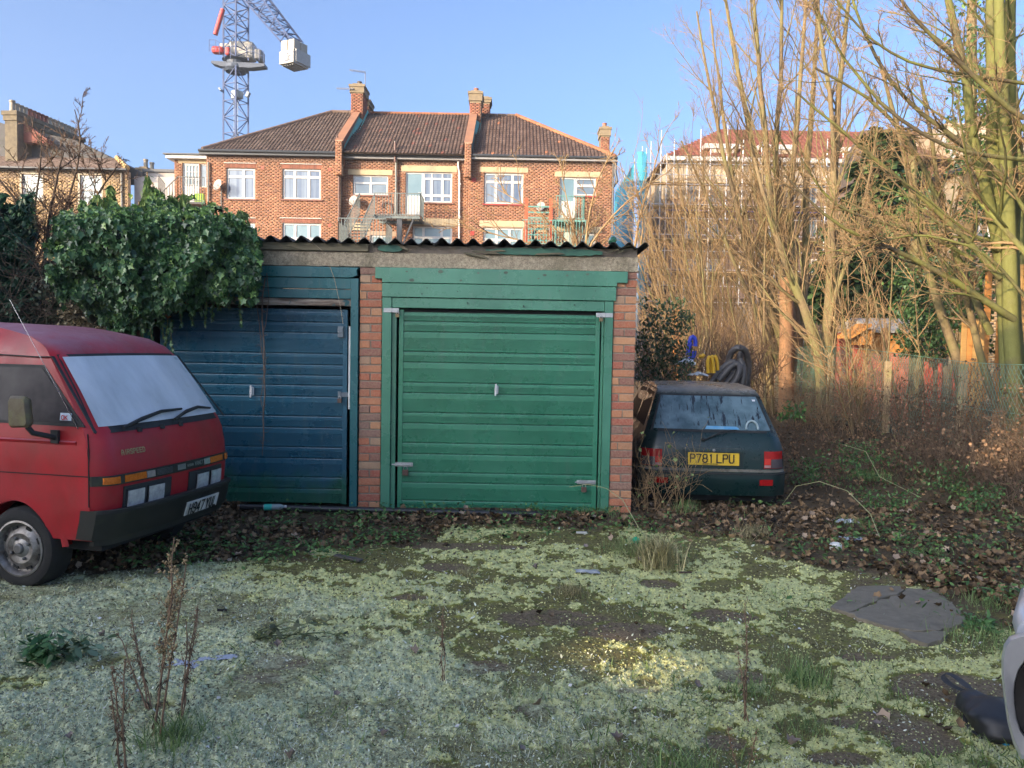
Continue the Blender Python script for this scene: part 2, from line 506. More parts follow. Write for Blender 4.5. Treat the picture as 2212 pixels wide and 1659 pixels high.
def ground_material():
    t = NT('mossy_ground')
    a = t.attr(); sp = t.new('ShaderNodeSeparateColor'); t.l.new(a.outputs['Color'], sp.inputs[0])
    moss, frost, litter = sp.outputs[0], sp.outputs[1], sp.outputs[2]
    f1 = t.noise(9, 6, .65); f2 = t.noise(60, 5, .7); f3 = t.noise(170, 3, .7)
    soil = t.mix(t.ramp(f2, [(.35, 0.0), (.65, 1.0)]), (.075, .052, .030), (.21, .16, .10))
    soil = t.mix(t.ramp(f3, [(.60, 0.0), (.68, 1.0)]), soil, (.30, .25, .19))
    dmoss = t.mix(t.ramp(f1, [(.35, 0.0), (.65, 1.0)]), (.10, .10, .025), (.20, .21, .045))
    bmoss = t.mix(t.ramp(f2, [(.3, 0.0), (.7, 1.0)]), (.38, .40, .15), (.62, .63, .31))
    fr = t.mix(t.ramp(f2, [(.3, 0.0), (.7, 1.0)]), (.28, .31, .17), (.64, .67, .42))
    lit = t.mix(t.ramp(f2, [(.35, 0.0), (.7, 1.0)]), (.040, .030, .016), (.14, .098, .055))
    c = t.mix(t.ramp(t.math('ADD', t.math('MULTIPLY', moss, .8), t.math('MULTIPLY', f2, .5)), [(.35, 0.0), (.55, 1.0)]), soil, dmoss)
    c = t.mix(t.ramp(t.math('ADD', t.math('MULTIPLY', moss, .9), t.math('MULTIPLY', f1, .4)), [(.70, 0.0), (.92, 1.0)]), c, bmoss)
    c = t.mix(t.ramp(t.math('MULTIPLY', frost, t.math('ADD', .35, t.math('MULTIPLY', f2, 1.3))), [(.2, 0.0), (.62, 1.0)]), c, fr)
    c = t.mix(litter, c, lit)
    t.col(c); t.set('Roughness', .92); t.set('Specular IOR Level', .25)
    t.bump(f2, .5, .012)
    return t.m


def build_ground():
    ys = np.concatenate([np.linspace(-60, 0, 13), np.linspace(1, 2.3, 6)])
    y = 2.5; r = []
    while y < 9.0: r.append(y); y *= 1.0031
    while y < 30: r.append(y); y *= 1.02
    while y < 1500: r.append(y); y *= 1.12
    ys = np.concatenate([ys, r])
    u = np.concatenate([-np.geomspace(40, .86, 16), np.linspace(-.82, .82, 500), np.geomspace(.86, 40, 16)])
    g = np.maximum(ys, 2.5)
    X = u[None, :] * g[:, None]; Y = np.repeat(ys[:, None], len(u), 1)
    Z = ghf(X.ravel(), Y.ravel())
    V = np.stack([X.ravel(), Y.ravel(), Z], 1)
    nR, nC = X.shape
    i = np.arange(nR - 1)[:, None] * nC + np.arange(nC - 1)[None, :]
    F = np.stack([i, i + 1, i + nC + 1, i + nC], 2).reshape(-1, 4)
    m, f, l, b = masks(X.ravel(), Y.ravel())
    npmesh('ground', V, F, ground_material(), kind='structure', col=np.stack([m, f, l], 1), smooth=True)


build_ground()

# broken concrete slab showing through the moss
mslab = M('slab_concrete', (.20, .172, .125), (.145, .125, .092), rough=.9, scale=14, dirt=(.07, .06, .045), dirt_scale=3, bump=.35, bscale=140)
slab_polys = [
    [(1792, 1304), (1830, 1276), (1850, 1262), (1900, 1258), (1955, 1262), (1946, 1274), (1900, 1288), (1868, 1302), (1830, 1316)],
    [(1834, 1318), (1872, 1304), (1904, 1290), (1950, 1276), (1960, 1264), (2010, 1268), (2040, 1284), (2068, 1306), (2088, 1330), (2070, 1344), (2030, 1354), (1980, 1356), (1930, 1350), (1890, 1338), (1856, 1328)],
    [(1940, 1354), (1982, 1360), (2030, 1358), (2050, 1356), (2040, 1372), (2004, 1386), (1968, 1374)],
]
for k, poly in enumerate(slab_polys):
    mb = MB(); w2 = [onz(px, py, .02) for px, py in poly]
    pts = []
    R0 = random.Random(k)
    for i in range(len(w2)):
        a, b = w2[i], w2[(i + 1) % len(w2)]
        for q in range(4):
            p = a.lerp(b, q / 4); pts.append((p.x + R0.uniform(-.012, .012), p.y + R0.uniform(-.012, .012)))
    mb.prism(pts, -.05, .0 + G1(*SLABC) + .001 + .002 * k, 'Z')
    o = mb.build('concrete_slab', mslab, kind='structure', bevel=.004)
    o.location.z = 0


# ------------------------------------------------------------------ leaf shapes
def leaf_fan(outline, fold=.18, curl=.0):
    """fan of triangles from a centre on the midrib; outline in (x,y) with y along the midrib"""
    V = [(0, .35, 0)] + [(x, y, -abs(x) * fold + curl * (y - .4) ** 2) for x, y in outline]
    n = len(outline)
    return np.array(V), np.array([(0, 1 + i, 1 + (i + 1) % n) for i in range(n)])


IVY = leaf_fan([(0, 0), (.30, -.08), (.26, .22), (.52, .42), (.22, .55), (0, 1.0), (-.22, .55), (-.52, .42), (-.26, .22), (-.30, -.08)], .25)
MAPLE = leaf_fan([(0, 0), (.30, .05), (.34, .3), (.50, .48), (.30, .62), (.05, .95), (-.28, .66), (-.44, .55), (-.36, .3), (-.34, .0)], -.7, 1.0)
OVAL = leaf_fan([(0, 0), (.22, .3), (.2, .65), (0, 1.0), (-.2, .65), (-.22, .3)], .3, -.3)
rng = np.random.default_rng(5)


def foliage_mat(name, dark, light, rough=.5, trans=.15, spec=.4):
    if name in MATS: return MATS[name]
    t = NT(name)
    a = t.attr(); sp = t.new('ShaderNodeSeparateColor'); t.l.new(a.outputs['Color'], sp.inputs[0])
    c = t.mix(sp.outputs[0], dark, light)
    t.col(c); t.set('Roughness', rough); t.set('Specular IOR Level', spec)
    if trans:
        tr = t.new('ShaderNodeBsdfTranslucent'); t.l.new(c, tr.inputs[0])
        ms = t.new('ShaderNodeMixShader'); ms.inputs[0].default_value = trans
        out = t.n['Material Output']
        t.l.new(t.b.outputs[0], ms.inputs[1]); t.l.new(tr.outputs[0], ms.inputs[2]); t.l.new(ms.outputs[0], out.inputs[0])
    MATS[name] = t.m
    return t.m


def rgb_mat(name, rough=.7, spec=.3, trans=0.0):
    """colour comes straight from the per-piece colour of the mesh"""
    if name in MATS: return MATS[name]
    t = NT(name); a = t.attr(); t.col(a.outputs['Color']); t.set('Roughness', rough); t.set('Specular IOR Level', spec)
    if trans:
        tr = t.new('ShaderNodeBsdfTranslucent'); t.l.new(a.outputs['Color'], tr.inputs[0])
        ms = t.new('ShaderNodeMixShader'); ms.inputs[0].default_value = trans
        t.l.new(t.b.outputs[0], ms.inputs[1]); t.l.new(tr.outputs[0], ms.inputs[2]); t.l.new(ms.outputs[0], t.n['Material Output'].inputs[0])
    MATS[name] = t.m
    return t.m


def pick(c1, c2, n, jit=.12):
    k = rng.random((n, 1)); c = np.array(c1) * (1 - k) + np.array(c2) * k
    return np.clip(c * (1 + rng.normal(0, jit, (n, 1))), .003, .9)


def rand_ground(n, x0, x1, y0, y1, dens, persp=True):
    """n tries, points kept with probability dens(x, y); nearer ones denser"""
    if persp:
        y = 1 / (1 / y1 + rng.random(n) * (1 / y0 - 1 / y1))
    else: y = y0 + rng.random(n) * (y1 - y0)
    x = x0 + rng.random(n) * (x1 - x0)
    if persp: x = x * (y / y1) if x0 < 0 < x1 else x
    k = rng.random(n) < dens(x, y)
    return x[k], y[k]


# --- moss cushions and frosted tufts
def moss_tufts():
    x, y = rand_ground(330000, -9, 9, 2.6, 9.5, lambda x, y: (.12 + masks(x, y)[0] * .8) * (1 - masks(x, y)[2]) * sstep(9, 6, y))
    n = len(x); z = ghf(x, y)
    m, f, l, b = masks(x, y)
    a = np.linspace(0, 2 * PI, 5)[:-1]
    V0 = np.concatenate([[[0, 0, .75]], np.stack([np.cos(a) * [1, .7, 1.1, .6], np.sin(a) * [1, .8, 1, .9], [-.3, .1, -.5, .0]], 1)])
    F0 = np.array([(0, 1 + i, 1 + (i + 1) % 4) for i in range(4)])
    s = rng.uniform(.0009, .0021, n) * y
    gcol = pick((.38, .39, .13), (.68, .67, .31), n); fc = pick((.38, .41, .24), (.68, .71, .47), n); dk = pick((.08, .07, .035), (.18, .17, .07), n)
    k = np.clip(f * 1.5 + rng.normal(-.1, .25, n), 0, 1)[:, None]
    c = gcol * (1 - k) + fc * k
    d = (rng.random(n) < .22 + .4 * sstep(.75, .45, m))[:, None]; c = np.where(d, dk + .5 * k * .2, c); hs = sstep(.45, .7, fbm(x * 9, y * 9, 3, 202))[:, None]; c = c * (1 - .35 * hs)
    scatter('moss', V0, F0, np.stack([x, y, z], 1), s, rng.random(n) * 6.3, rng.normal(0, .6, n), rng.normal(0, .6, n), rgb_mat('moss_tuft', .95, .2), col=c)


moss_tufts()


def grass(name, n, x0, x1, y0, y1, dens, h0, h1, cA, cB, lean=.7, wid=.07, mat='grass_blade'):
    x, y = rand_ground(n, x0, x1, y0, y1, dens); n = len(x)
    V0 = np.array([(-.5 * wid, 0, 0), (.5 * wid, 0, 0), (-.4 * wid, .12, .45), (.4 * wid, .12, .45), (0, .45, .85)])
    F0 = np.array([(0, 1, 3), (0, 3, 2), (2, 3, 4)])
    return scatter(name, V0, F0, np.stack([x, y, ghf(x, y) - .003], 1), rng.uniform(h0, h1, n), rng.random(n) * 6.3, rng.normal(0, lean * .5, n), rng.normal(0, lean * .5, n),
                   rgb_mat(mat, .7, .3, .2), col=pick(cA, cB, n, .2))


def clump(x, y, cx, cy, r): return np.exp(-((x - cx) ** 2 + (y - cy) ** 2) / r ** 2)


def d_frost(x, y):
    m, f, l, b = masks(x, y)
    return np.clip(.15 + f * 1.2, 0, 1) * (1 - b * .8) * sstep(6.6, 6.0, y) * sstep(.40, .6, fbm(x * 2.2, y * 2.2, 4, 77)) * (m > .1)


grass('frosted_grass', 90000, -9, 9, 2.6, 8, d_frost, .016, .045, (.30, .34, .24), (.66, .68, .54), 1.3, .09)
grass('grass', 42000, -9, 9, 2.6, 9.5, lambda x, y: sstep(.52, .62, fbm(x * 1.6, y * 1.6, 4, 91)) * (.15 + .7 * sstep(-.6, 1.8, x)) * (1 - masks(x, y)[3]) * .8 * sstep(6.9, 6.2, y + 0 * x) + .25 * sstep(.56, .64, fbm(x * 1.3, y * 1.3, 4, 19)) * (x > 1.4),
      .03, .085, (.06, .12, .03), (.20, .27, .09), 1.1, .07)


# --- small frosted rosettes between the cushions
def herbs():
    x, y = rand_ground(60000, -9, 9, 2.6, 7, lambda x, y: np.clip((.15 + masks(x, y)[1] * 1.2) * sstep(.42, .56, fbm(x * 3.1, y * 3.1, 4, 303)), 0, 1) * (masks(x, y)[2] < .4))
    n = len(x); k = rng.random((n, 1)); c = np.where(k < .45, pick((.10, .11, .075), (.24, .25, .17), n), pick((.40, .43, .33), (.66, .68, .56), n))
    scatter('frosted_herbs', *OVAL, np.stack([x, y, ghf(x, y) + .002], 1), rng.uniform(.0028, .0062, n) * y, rng.random(n) * 6.3, rng.normal(.2, .5, n), rng.normal(0, .5, n), rgb_mat('moss_tuft', .95, .2), col=c)


herbs()


# --- fallen leaves
def d_leaf(x, y):
    m, f, l, b = masks(x, y)
    strip = sstep(6.3, 6.7, y) * sstep(7.9, 7.3, y)
    return np.clip(l * (.30 + .7 * sstep(.4, .62, fbm(x * 1.6, y * 2, 3, 8))) + strip * .5 * sstep(.42, .58, fbm(x * 1.7, y * 2.4, 3, 88)) - .15 * (x < -1.0), .0, 1)


def litter():
    x, y = rand_ground(80000, -14, 14, 2.8, 20, d_leaf)
    k = ~((x > -2.6) & (x < 1.25) & (y > 7.45)) & ((np.hypot((x - SLABC[0]) / .75, (y - SLABC[1]) / .6) > 1) | (rng.random(len(x)) < .06)); x, y = x[k], y[k]
    n = len(x); z = ghf(x, y) + rng.uniform(.0, .03, n)
    c = pick((.050, .034, .018), (.22, .145, .080), n, .4)
    k = rng.random(n) < .05; c[k] = pick((.26, .19, .13), (.38, .29, .21), int(k.sum()), .2)
    scatter('leaf_litter', *MAPLE, np.stack([x, y, z], 1), rng.uniform(.022, .07, n), rng.random(n) * 6.3, rng.normal(0, .6, n), rng.normal(0, .55, n), rgb_mat('dead_leaf', .75, .25), col=c)


litter()


def groundcover():
    def dens(x, y):
        lefty = 5.35 + .33 * (x + 3.0)
        a = (x < -.6) * sstep(-.5, .1, y - lefty) * sstep(1.6, .5, y - lefty) * .95
        b = (y > 6.3) * (y < 7.5) * .6 * (x > -2.2) * (x < 1.3) + clump(x, y, 1.2, 6.9, .7) * .4
        c = (x > 2.2) * sstep(.43, .54, fbm(x * .9, y * .9, 3, 55)) * sstep(5.6, 6.6, y) * sstep(14, 11, y)
        c2 = clump(x, y, 3.6, 5.9, .9) * .25 + clump(x, y, 3.2, 4.9, .25) * .9
        return np.clip((a + b + c + c2) * sstep(.35, .6, fbm(x * 3, y * 3, 3, 66)), 0, 1)
    x, y = rand_ground(80000, -12, 12, 3.2, 14, dens)
    k = ~((x > -2.6) & (x < 1.25) & (y > 7.5)); x, y = x[k], y[k]
    n = len(x); z = ghf(x, y) + rng.uniform(.01, .085, n) + .05 * fbm(x * 4, y * 4, 2, 3)
    scatter('groundcover_weeds', *OVAL, np.stack([x, y, z], 1), rng.uniform(.018, .055, n), rng.random(n) * 6.3, rng.normal(0, .5, n), rng.normal(0, .5, n),
            rgb_mat('weed_leaf', .55, .35, .2), col=pick((.04, .10, .03), (.14, .25, .07), n, .2))


groundcover()

# ================================================================== GARAGE ROW
GY = 7.6
gar = thing('garage', 'flat-fronted pair of lock-up garages with corrugated roof, one green door and one blue door', 'garage', (-1.3, 7.8, 0))


def brick_mat(name='garage_brick'):
    if name in MATS: return MATS[name]
    t = NT(name)
    r = t.objrand()
    base = t.ramp(r, [(0, (0.420, 0.119, 0.063)), (.14, (0.476, 0.182, 0.091)), (.3, (0.364, 0.091, 0.063)), (.42, (0.504, 0.238, 0.119)), (.55, (0.252, 0.105, 0.084)), (.68, (0.462, 0.147, 0.077)), (.8, (0.420, 0.266, 0.168)), (.9, (0.224, 0.126, 0.105)), (1, (0.532, 0.196, 0.098))], 'CONSTANT')
    g = t.new('ShaderNodeNewGeometry').outputs['Position']
    v = t.noise(7, 4, .6, vec=g)
    base = t.mix(t.ramp(v, [(.45, 0.0), (.65, .40)]), base, (.22, .10, .07))
    n = t.noise(45, 5, .7, vec=g)
    base = t.mix(t.ramp(n, [(.35, .0), (.7, .45)]), base, (.56, .38, .24))
    d = t.noise(2.2, 5, .7, vec=g)
    base = t.mix(t.ramp(d, [(.56, .0), (.74, .4)]), base, (.13, .10, .07))
    t.col(base); t.set('Roughness', .9); t.set('Specular IOR Level', .2)
    t.bump(t.noise(120, 4, .7, vec=g), .5, .006)
    MATS[name] = t.m
    return t.m


m_mortar = M('mortar', (.30, .25, .19), (.20, .17, .13), rough=.95, scale=30, bump=.5, bscale=120)
CRS = .0803


def brick_mesh(L, name, D=.105, Hh=.0675):
    mb = MB(); rr = random.Random(name)
    mb.box(0, L, 0, D, 0, Hh)
    mb.v = [(x + rr.uniform(-.0025, .0025), y, z + rr.uniform(-.002, .002)) for x, y, z in mb.v]
    me = mb.mesh(name, brick_mat())
    bm = __import__('bmesh').new(); bm.from_mesh(me)
    __import__('bmesh').ops.bevel(bm, geom=bm.edges[:], offset=.004, segments=1, affect='EDGES'); bm.to_mesh(me); bm.free()
    return me


BRK = {}
def brick(L, k, x, y, z, parent):
    key = (round(L, 3), k % 3)
    if key not in BRK: BRK[key] = brick_mesh(L, 'brick%d' % k, Hh=.0675)
    o = bpy.data.objects.new('brick', BRK[key]); COL.objects.link(o); attach(o, parent)
    o.location = Vector(o.location) + Vector((x, y, z))
    return o


rb = random.Random(3)
def pillar(x0, x1, ztop, zbot=-.03, flip=0, zmin=-1):
    Wd = x1 - x0; n = int((ztop - zbot) / CRS)
    mb = MB(); mb.box(x0 + .004, x1 - .004, GY + .007, GY + .22, zbot, ztop)
    mb.build('pier_mortar', m_mortar, gar)
    for c in range(n + 1):
        z = ztop - (c + 1) * CRS + .012
        if z < zmin or z < zbot - .04: break
        yj = rb.uniform(-.003, .003)
        if (c + flip) % 2:
            g = .011; a = (Wd - g) / 2
            if rb.random() < .12 and a > .08:
                brick(Wd * .3, c, x0, GY + yj, z, gar); brick(Wd * .7 - g, c + 1, x0 + Wd * .3 + g, GY + yj, z, gar)
            else:
                brick(a, c, x0, GY + yj, z, gar); brick(a, c + 1, x0 + a + g, GY + yj, z, gar)
        else:
            brick(Wd, c, x0, GY + yj, z, gar)


pillar(-1.512, -1.296, 2.383, flip=0)
pillar(.988, 1.208, 2.383, flip=0)
pillar(-3.90, -3.68, 2.383, flip=1)

# side, back and inner walls behind the doors
mw = M('garage_side_wall', (.25, .11, .07), (.17, .08, .055), rough=.95, scale=12, bump=.4)
mb = MB(); mb.box(.99, 1.2, GY + .22, 12.4, -.1, 2.50); mb.box(-3.9, -3.7, GY + .22, 12.4, -.1, 2.5); mb.box(-3.7, .99, 12.2, 12.4, -.1, 2.45); mb.box(-1.46, -1.35, GY + .22, 12.2, -.1, 2.45)
mb.build('side_wall', mw, gar)

# concrete lintel with exposed pebbles
t = NT('pebble_concrete')
p1 = t.noise(5, 5, .6); p2 = t.noise(38, 3, .75); p3 = t.noise(85, 2, .8); p4 = t.noise(2.2, 5, .7)
c = t.mix(t.ramp(p2, [(.35, 0.0), (.65, 1.0)]), (.26, .21, .15), (.52, .43, .30))
c = t.mix(t.ramp(p3, [(.58, 0.0), (.66, 1.0)]), c, (.62, .50, .34))
c = t.mix(t.ramp(p3, [(.30, 1.0), (.38, 0.0)]), c, (.06, .045, .03))
c = t.mix(t.ramp(p4, [(.5, 0.0), (.68, .75)]), c, (.11, .10, .055))
t.col(c); t.set('Roughness', .95); t.bump(p3, 1.0, .012)
m_pebble = t.m


def rough_slab(name, x0, x1, z0, z1, y0, y1, mat, nx, amp, seed, taper=0.0, label=None):
    """long member with an uneven broken outline"""
    rr = random.Random(seed); top = []; bot = []
    for i in range(nx + 1):
        x = x0 + (x1 - x0) * i / nx
        e = min(i, nx - i) / nx
        k = 1 - taper * max(0, (.18 - e) / .18)
        mid = (z0 + z1) / 2
        top.append((x, mid + (z1 - mid) * k + rr.uniform(-amp, amp))); bot.append((x, mid + (z0 - mid) * k + rr.uniform(-amp, amp)))
    mb = MB()
    for i in range(nx):
        a, b, c_, d = bot[i], bot[i + 1], top[i + 1], top[i]
        dy = rr.uniform(-.002, .002)
        mb.add([(a[0], y0 + dy, a[1]), (b[0], y0, b[1]), (c_[0], y0, c_[1]), (d[0], y0 + dy, d[1]), (a[0], y1, a[1]), (b[0], y1, b[1]), (c_[0], y1, c_[1]), (d[0], y1, d[1])],
               [(0, 1, 2, 3), (7, 6, 5, 4), (0, 4, 5, 1), (3, 2, 6, 7)] + ([(0, 3, 7, 4)] if i == 0 else []) + ([(1, 5, 6, 2)] if i == nx - 1 else []))
    return mb.build(name, mat, gar, label=label)


rough_slab('lintel', -3.92, 1.216, 2.386, 2.525, GY - .012, GY + .2, m_pebble, 90, .0035, 1)
m_rend = M('crumbled_mortar', (.24, .20, .16), (.15, .12, .10), rough=.95, scale=9, dirt=(.36, .27, .17), dirt_scale=4, dirt_amt=.3, bump=.6, bscale=90)
rough_slab('wall_plate_mortar', -3.9, 1.205, 2.52, 2.61, GY + .004, GY + .2, m_rend, 80, .008, 2)
m_oldwood = M('bare_old_wood', (.20, .17, .11), (.11, .095, .06), rough=.85, scale=6, stretch=(1, 1, 14), dirt=(.05, .06, .03), bump=.3)
m_flake = M('flaking_green_paint', (.045, .15, .095), (.03, .10, .07), rough=.55, scale=5, dirt=(.10, .09, .055), dirt_scale=9, dirt_amt=.25)
rough_slab('fascia_board', -2.75, -1.43, 2.535, 2.605, GY - .035, GY + .0, m_oldwood, 30, .003, 4, label='bare brown fascia board above the blue door')
rough_slab('fascia_board', -1.335, -1.10, 2.535, 2.598, GY - .032, GY + .0, m_flake, 9, .004, 5, .5, label='short scrap of green fascia board')
rough_slab('fascia_board', -.28, .86, 2.528, 2.592, GY - .036, GY + .0, m_flake, 34, .006, 6, .55, label='broken end of green fascia board')
for k, (x0, z0, ln, an) in enumerate([(-.42, 2.545, .30, -4), (-.5, 2.528, .26, -10), (-.30, 2.54, .22, 5), (.88, 2.548, .28, 18), (.95, 2.53, .16, 24), (-1.12, 2.575, .10, -20), (-2.2, 2.57, .18, -14), (.2, 2.528, .3, 2)]):
    mb = MB(); a = rad(an)
    mb.prism([(x0, z0), (x0 + ln * math.cos(a), z0 + ln * math.sin(a)), (x0 + ln * .8 * math.cos(a), z0 + .018 + ln * .8 * math.sin(a)), (x0 + .02, z0 + .014)], GY - .05, GY - .037)
    mb.build('wood_splinter', m_oldwood, gar)

# corrugated roof sheets: each sheet is a part
m_asb = M('dark_fibre_cement', (.060, .056, .055), (.032, .030, .030), rough=.9, scale=9, dirt=(.10, .105, .05), dirt_scale=5, dirt_amt=.3, bump=.5, bscale=50)
def roof_sheet(x0, x1, z0, dy, seed):
    rr = random.Random(seed); P_ = .151; A = .027; rows = []
    ny = 6; nx = int((x1 - x0) / P_ * 10)
    for side in (0, 1):
        for j in range(ny + 1):
            y = GY - .10 + dy + (12.6 - GY) * j / ny
            rows.append([(x0 + (x1 - x0) * i / nx, y + (rr.uniform(-.012, .012) if j == 0 and side == 0 else 0),
                          z0 + A * math.sin(2 * PI * ((x0 + (x1 - x0) * i / nx) / P_ - .1)) - .006 * j * (12.6 - GY) / ny * 2 - side * .008) for i in range(nx + 1)])
    mb = MB(); mb.sheet(rows[:ny + 1]); mb.sheet([r[::-1] for r in rows[ny + 1:]])
    fr0, fr1 = rows[0], rows[ny + 1]
    mb.sheet([fr1, fr0])
    return mb.build('roof_sheet', m_asb, gar, smooth='auto')


xs = [-3.98, -2.93, -1.86, -.80, .26]
for k, x in enumerate(xs):
    roof_sheet(x, min(x + 1.13, 1.30), 2.634 + .005 * (k % 2) + (.004 if k == 3 else 0), rb.uniform(-.015, .015), k)


def door_paint(name, c, c2, algae=None, chips=None):
    t = NT(name)
    g = t.new('ShaderNodeNewGeometry').outputs['Position']
    n = t.noise(1.3, 5, .6, vec=g); base = t.mix(t.ramp(n, [(.35, 0.0), (.65, 1.0)]), c, c2)
    sx = t.new('ShaderNodeSeparateXYZ'); t.l.new(g, sx.inputs[0])
    if algae:
        f = t.math('ADD', t.math('MULTIPLY', sx.outputs[2], -2.2), t.math('MULTIPLY', t.noise(3, 4, .6, vec=g), 1.6))
        base = t.mix(t.ramp(f, [(.0, 0.0), (.5, .85)]), base, algae)
    s = t.noise(3, 6, .75, vec=g, stretch=(6, 6, .6))
    base = t.mix(t.ramp(s, [(.55, 0.0), (.75, .35)]), base, (.16, .20, .17))
    if chips:
        k = t.noise(16, 6, .75, vec=g, stretch=(1, 1, 3.4))
        d = t.new('ShaderNodeVectorMath', operation='DISTANCE'); mp = t.new('ShaderNodeMapping'); mp.inputs['Scale'].default_value = (1, 0, 1.6)
        t.l.new(g, mp.inputs[0]); t.l.new(mp.outputs[0], d.inputs[0]); d.inputs[1].default_value = (-2.5, 0, 1.13 * 1.6)
        k2 = t.math('SUBTRACT', k, t.math('MULTIPLY', d.outputs['Value'], .085))
        base = t.mix(t.ramp(k2, [(.60, 0.0), (.62, 1.0)]), base, chips)
    t.col(base)
    t.set('Roughness', t.ramp(t.noise(2.5, 6, .7, vec=g), [(.3, .18), (.7, .40)])); t.set('Specular IOR Level', .6)
    t.bump(t.noise(1.6, 3, .5, vec=g), .14, .05)
    return t.m


m_green = door_paint('green_gloss_paint', (.03, .175, .10), (.045, .22, .13))
m_blue = door_paint('teal_blue_paint', (.018, .085, .135), (.022, .105, .16), (.02, .11, .06), (.10, .30, .40))
m_dark = M('dark_gap', (.012, .012, .012), rough=.9)
m_steel = M('galvanised_steel', (.55, .55, .54), (.40, .40, .40), rough=.42, metal=.7, scale=20)
m_brass = M('old_brass', (.30, .22, .11), (.18, .13, .08), rough=.4, metal=.8, scale=20)
m_white = M('white_enamel', (.70, .70, .68), rough=.35)

# reeded up-and-over leaves
def leaf(name, x0, x1, cuts, mat, zlow, yf, label):
    root = MB(); root.box(x0, x0 + .045, yf - .006, yf + .03, zlow, cuts[0] + .02); root.box(x1 - .045, x1, yf - .006, yf + .03, zlow, cuts[0] + .02); root.box(x0 + .04, x1 - .04, yf + .021, yf + .029, zlow, cuts[0] + .02)
    d = root.build(name, mat, gar, bevel=.003, label=label)
    for i in range(len(cuts) - 1):
        zt, zb_ = cuts[i], cuts[i + 1]; h = zt - zb_
        pts = [(yf + .020, zt), (yf + .020, zt - .007), (yf + .002, zt - .010), (yf, zt - .016)]
        z = zt - .016 - .25 * h
        pts.append((yf + .0, z))
        nre = 6 if h < .15 else 11
        st = (z - (zb_ + .012)) / nre
        for k in range(nre):
            pts += [(yf + .0045, z - st * (k + .18)), (yf + .0045, z - st * (k + .38)), (yf + .0, z - st * (k + .55)), (yf + .0, z - st * (k + .95))]
        pts += [(yf + .001, zb_ + .004), (yf + .012, zb_)]
        mb = MB(); mb.sheet([[(x0 + .045, y, z_) for y, z_ in pts], [(x1 - .045, y, z_) for y, z_ in pts]])
        mb.build('panel', mat, d)
    return d


def cuts_from(ztop, seq): 
    z = ztop; r = [z]
    for s in seq: z -= s; r.append(z)
    return r


gcuts = cuts_from(1.955, [.088, .103, .197, .105, .200, .104, .196, .106, .197, .110, .185, .103, .18, .085])
leaf_g = leaf('green_door', -1.128, .862, gcuts, m_green, .0, GY + .035, 'green reeded metal up-and-over garage door')
bcuts = cuts_from(1.945, [.105, .105, .205, .112, .105, .10, .112, .197, .115, .195, .112, .19, .115, .15])
leaf_b = leaf('blue_door', -3.50, -1.640, bcuts, m_blue, .02, GY + .045, 'dark blue reeded metal garage door with chipped paint')

# timber framing
def board(name, x0, x1, z0, z1, y0, y1, mat, label=None, bev=.004, poly=None):
    mb = MB()
    if poly: mb.prism(poly, y0, y1)
    else: mb.box(x0, x1, y0, y1, z0, z1)
    return mb.build(name, mat, gar, bevel=bev, label=label)


m_gwood = door_paint('green_wood_paint', (.045, .175, .11), (.075, .25, .16))
board('frame_board', 0, 0, 0, 0, GY - .030, GY + .06, m_gwood, poly=[(-1.36, 2.383), (-1.36, 2.272), (-1.292, 2.272), (-1.292, 2.236), (1.012, 2.236), (1.012, 2.272), (1.115, 2.272), (1.115, 2.383)])
board('frame_board', -1.292, 1.006, 2.096, 2.232, GY - .022, GY + .06, m_gwood)
board('frame_board', -1.195, .898, 1.992, 2.092, GY - .004, GY + .06, m_gwood)
board('frame_post', -1.290, -1.198, -.02, 2.092, GY - .012, GY + .07, m_gwood)
board('frame_post', .901, .984, -.02, 2.092, GY - .012, GY + .07, m_gwood)
board('door_track', -1.195, -1.152, .0, 1.99, GY + .02, GY + .07, m_gwood, bev=.002)
board('door_track', .875, .898, .0, 1.99, GY + .02, GY + .07, m_gwood, bev=.002)
board('dark_gap_strip', -1.17, .88, 1.955, 1.99, GY + .05, GY + .06, m_dark, bev=0)  # black strip painting the shaded gap above the leaf
m_bwood = door_paint('blue_wood_paint', (.02, .11, .125), (.026, .14, .145))
board('frame_board', 0, 0, 0, 0, GY - .02, GY + .06, m_bwood, poly=[(-3.66, 2.372), (-3.66, 2.275), (-1.62, 2.275), (-1.58, 2.283), (-1.535, 2.30), (-1.545, 2.345), (-1.52, 2.376), (-2.1, 2.380), (-2.6, 2.376)])
board('frame_board', -3.60, -1.60, 2.165, 2.270, GY - .008, GY + .06, m_bwood)
board('frame_board', -3.60, -1.60, 2.070, 2.160, GY - .002, GY + .06, m_bwood)
t = NT('stripped_timber_rail')
g = t.new('ShaderNodeNewGeometry').outputs['Position']
n = t.noise(4, 6, .7, vec=g, stretch=(1, 1, 12)); c = t.mix(t.ramp(n, [(.4, 0.0), (.6, 1.0)]), (.09, .055, .035), (.34, .28, .22))
c = t.mix(t.ramp(t.noise(6, 4, .6, vec=g), [(.58, 0.0), (.62, 1.0)]), c, (.02, .09, .10)); t.col(c); t.set('Roughness', .8)
board('timber_rail', -3.55, -1.60, 1.998, 2.062, GY - .004, GY + .06, t.m, 'bare weathered timber rail above the blue door')
board('frame_post', -1.598, -1.524, .0, 2.27, GY - .018, GY + .07, m_bwood)
board('frame_post', -3.655, -3.585, .0, 2.27, GY - .018, GY + .07, m_bwood)
board('door_seal', -1.622, -1.606, .98, 1.80, GY + .01, GY + .03, m_white, 'white strip between blue door and post', 0)
board('frame_post', -3.98, -3.91, .0, 2.37, GY - .06, GY + .0, m_bwood, 'blue-green corner post half hidden by ivy')
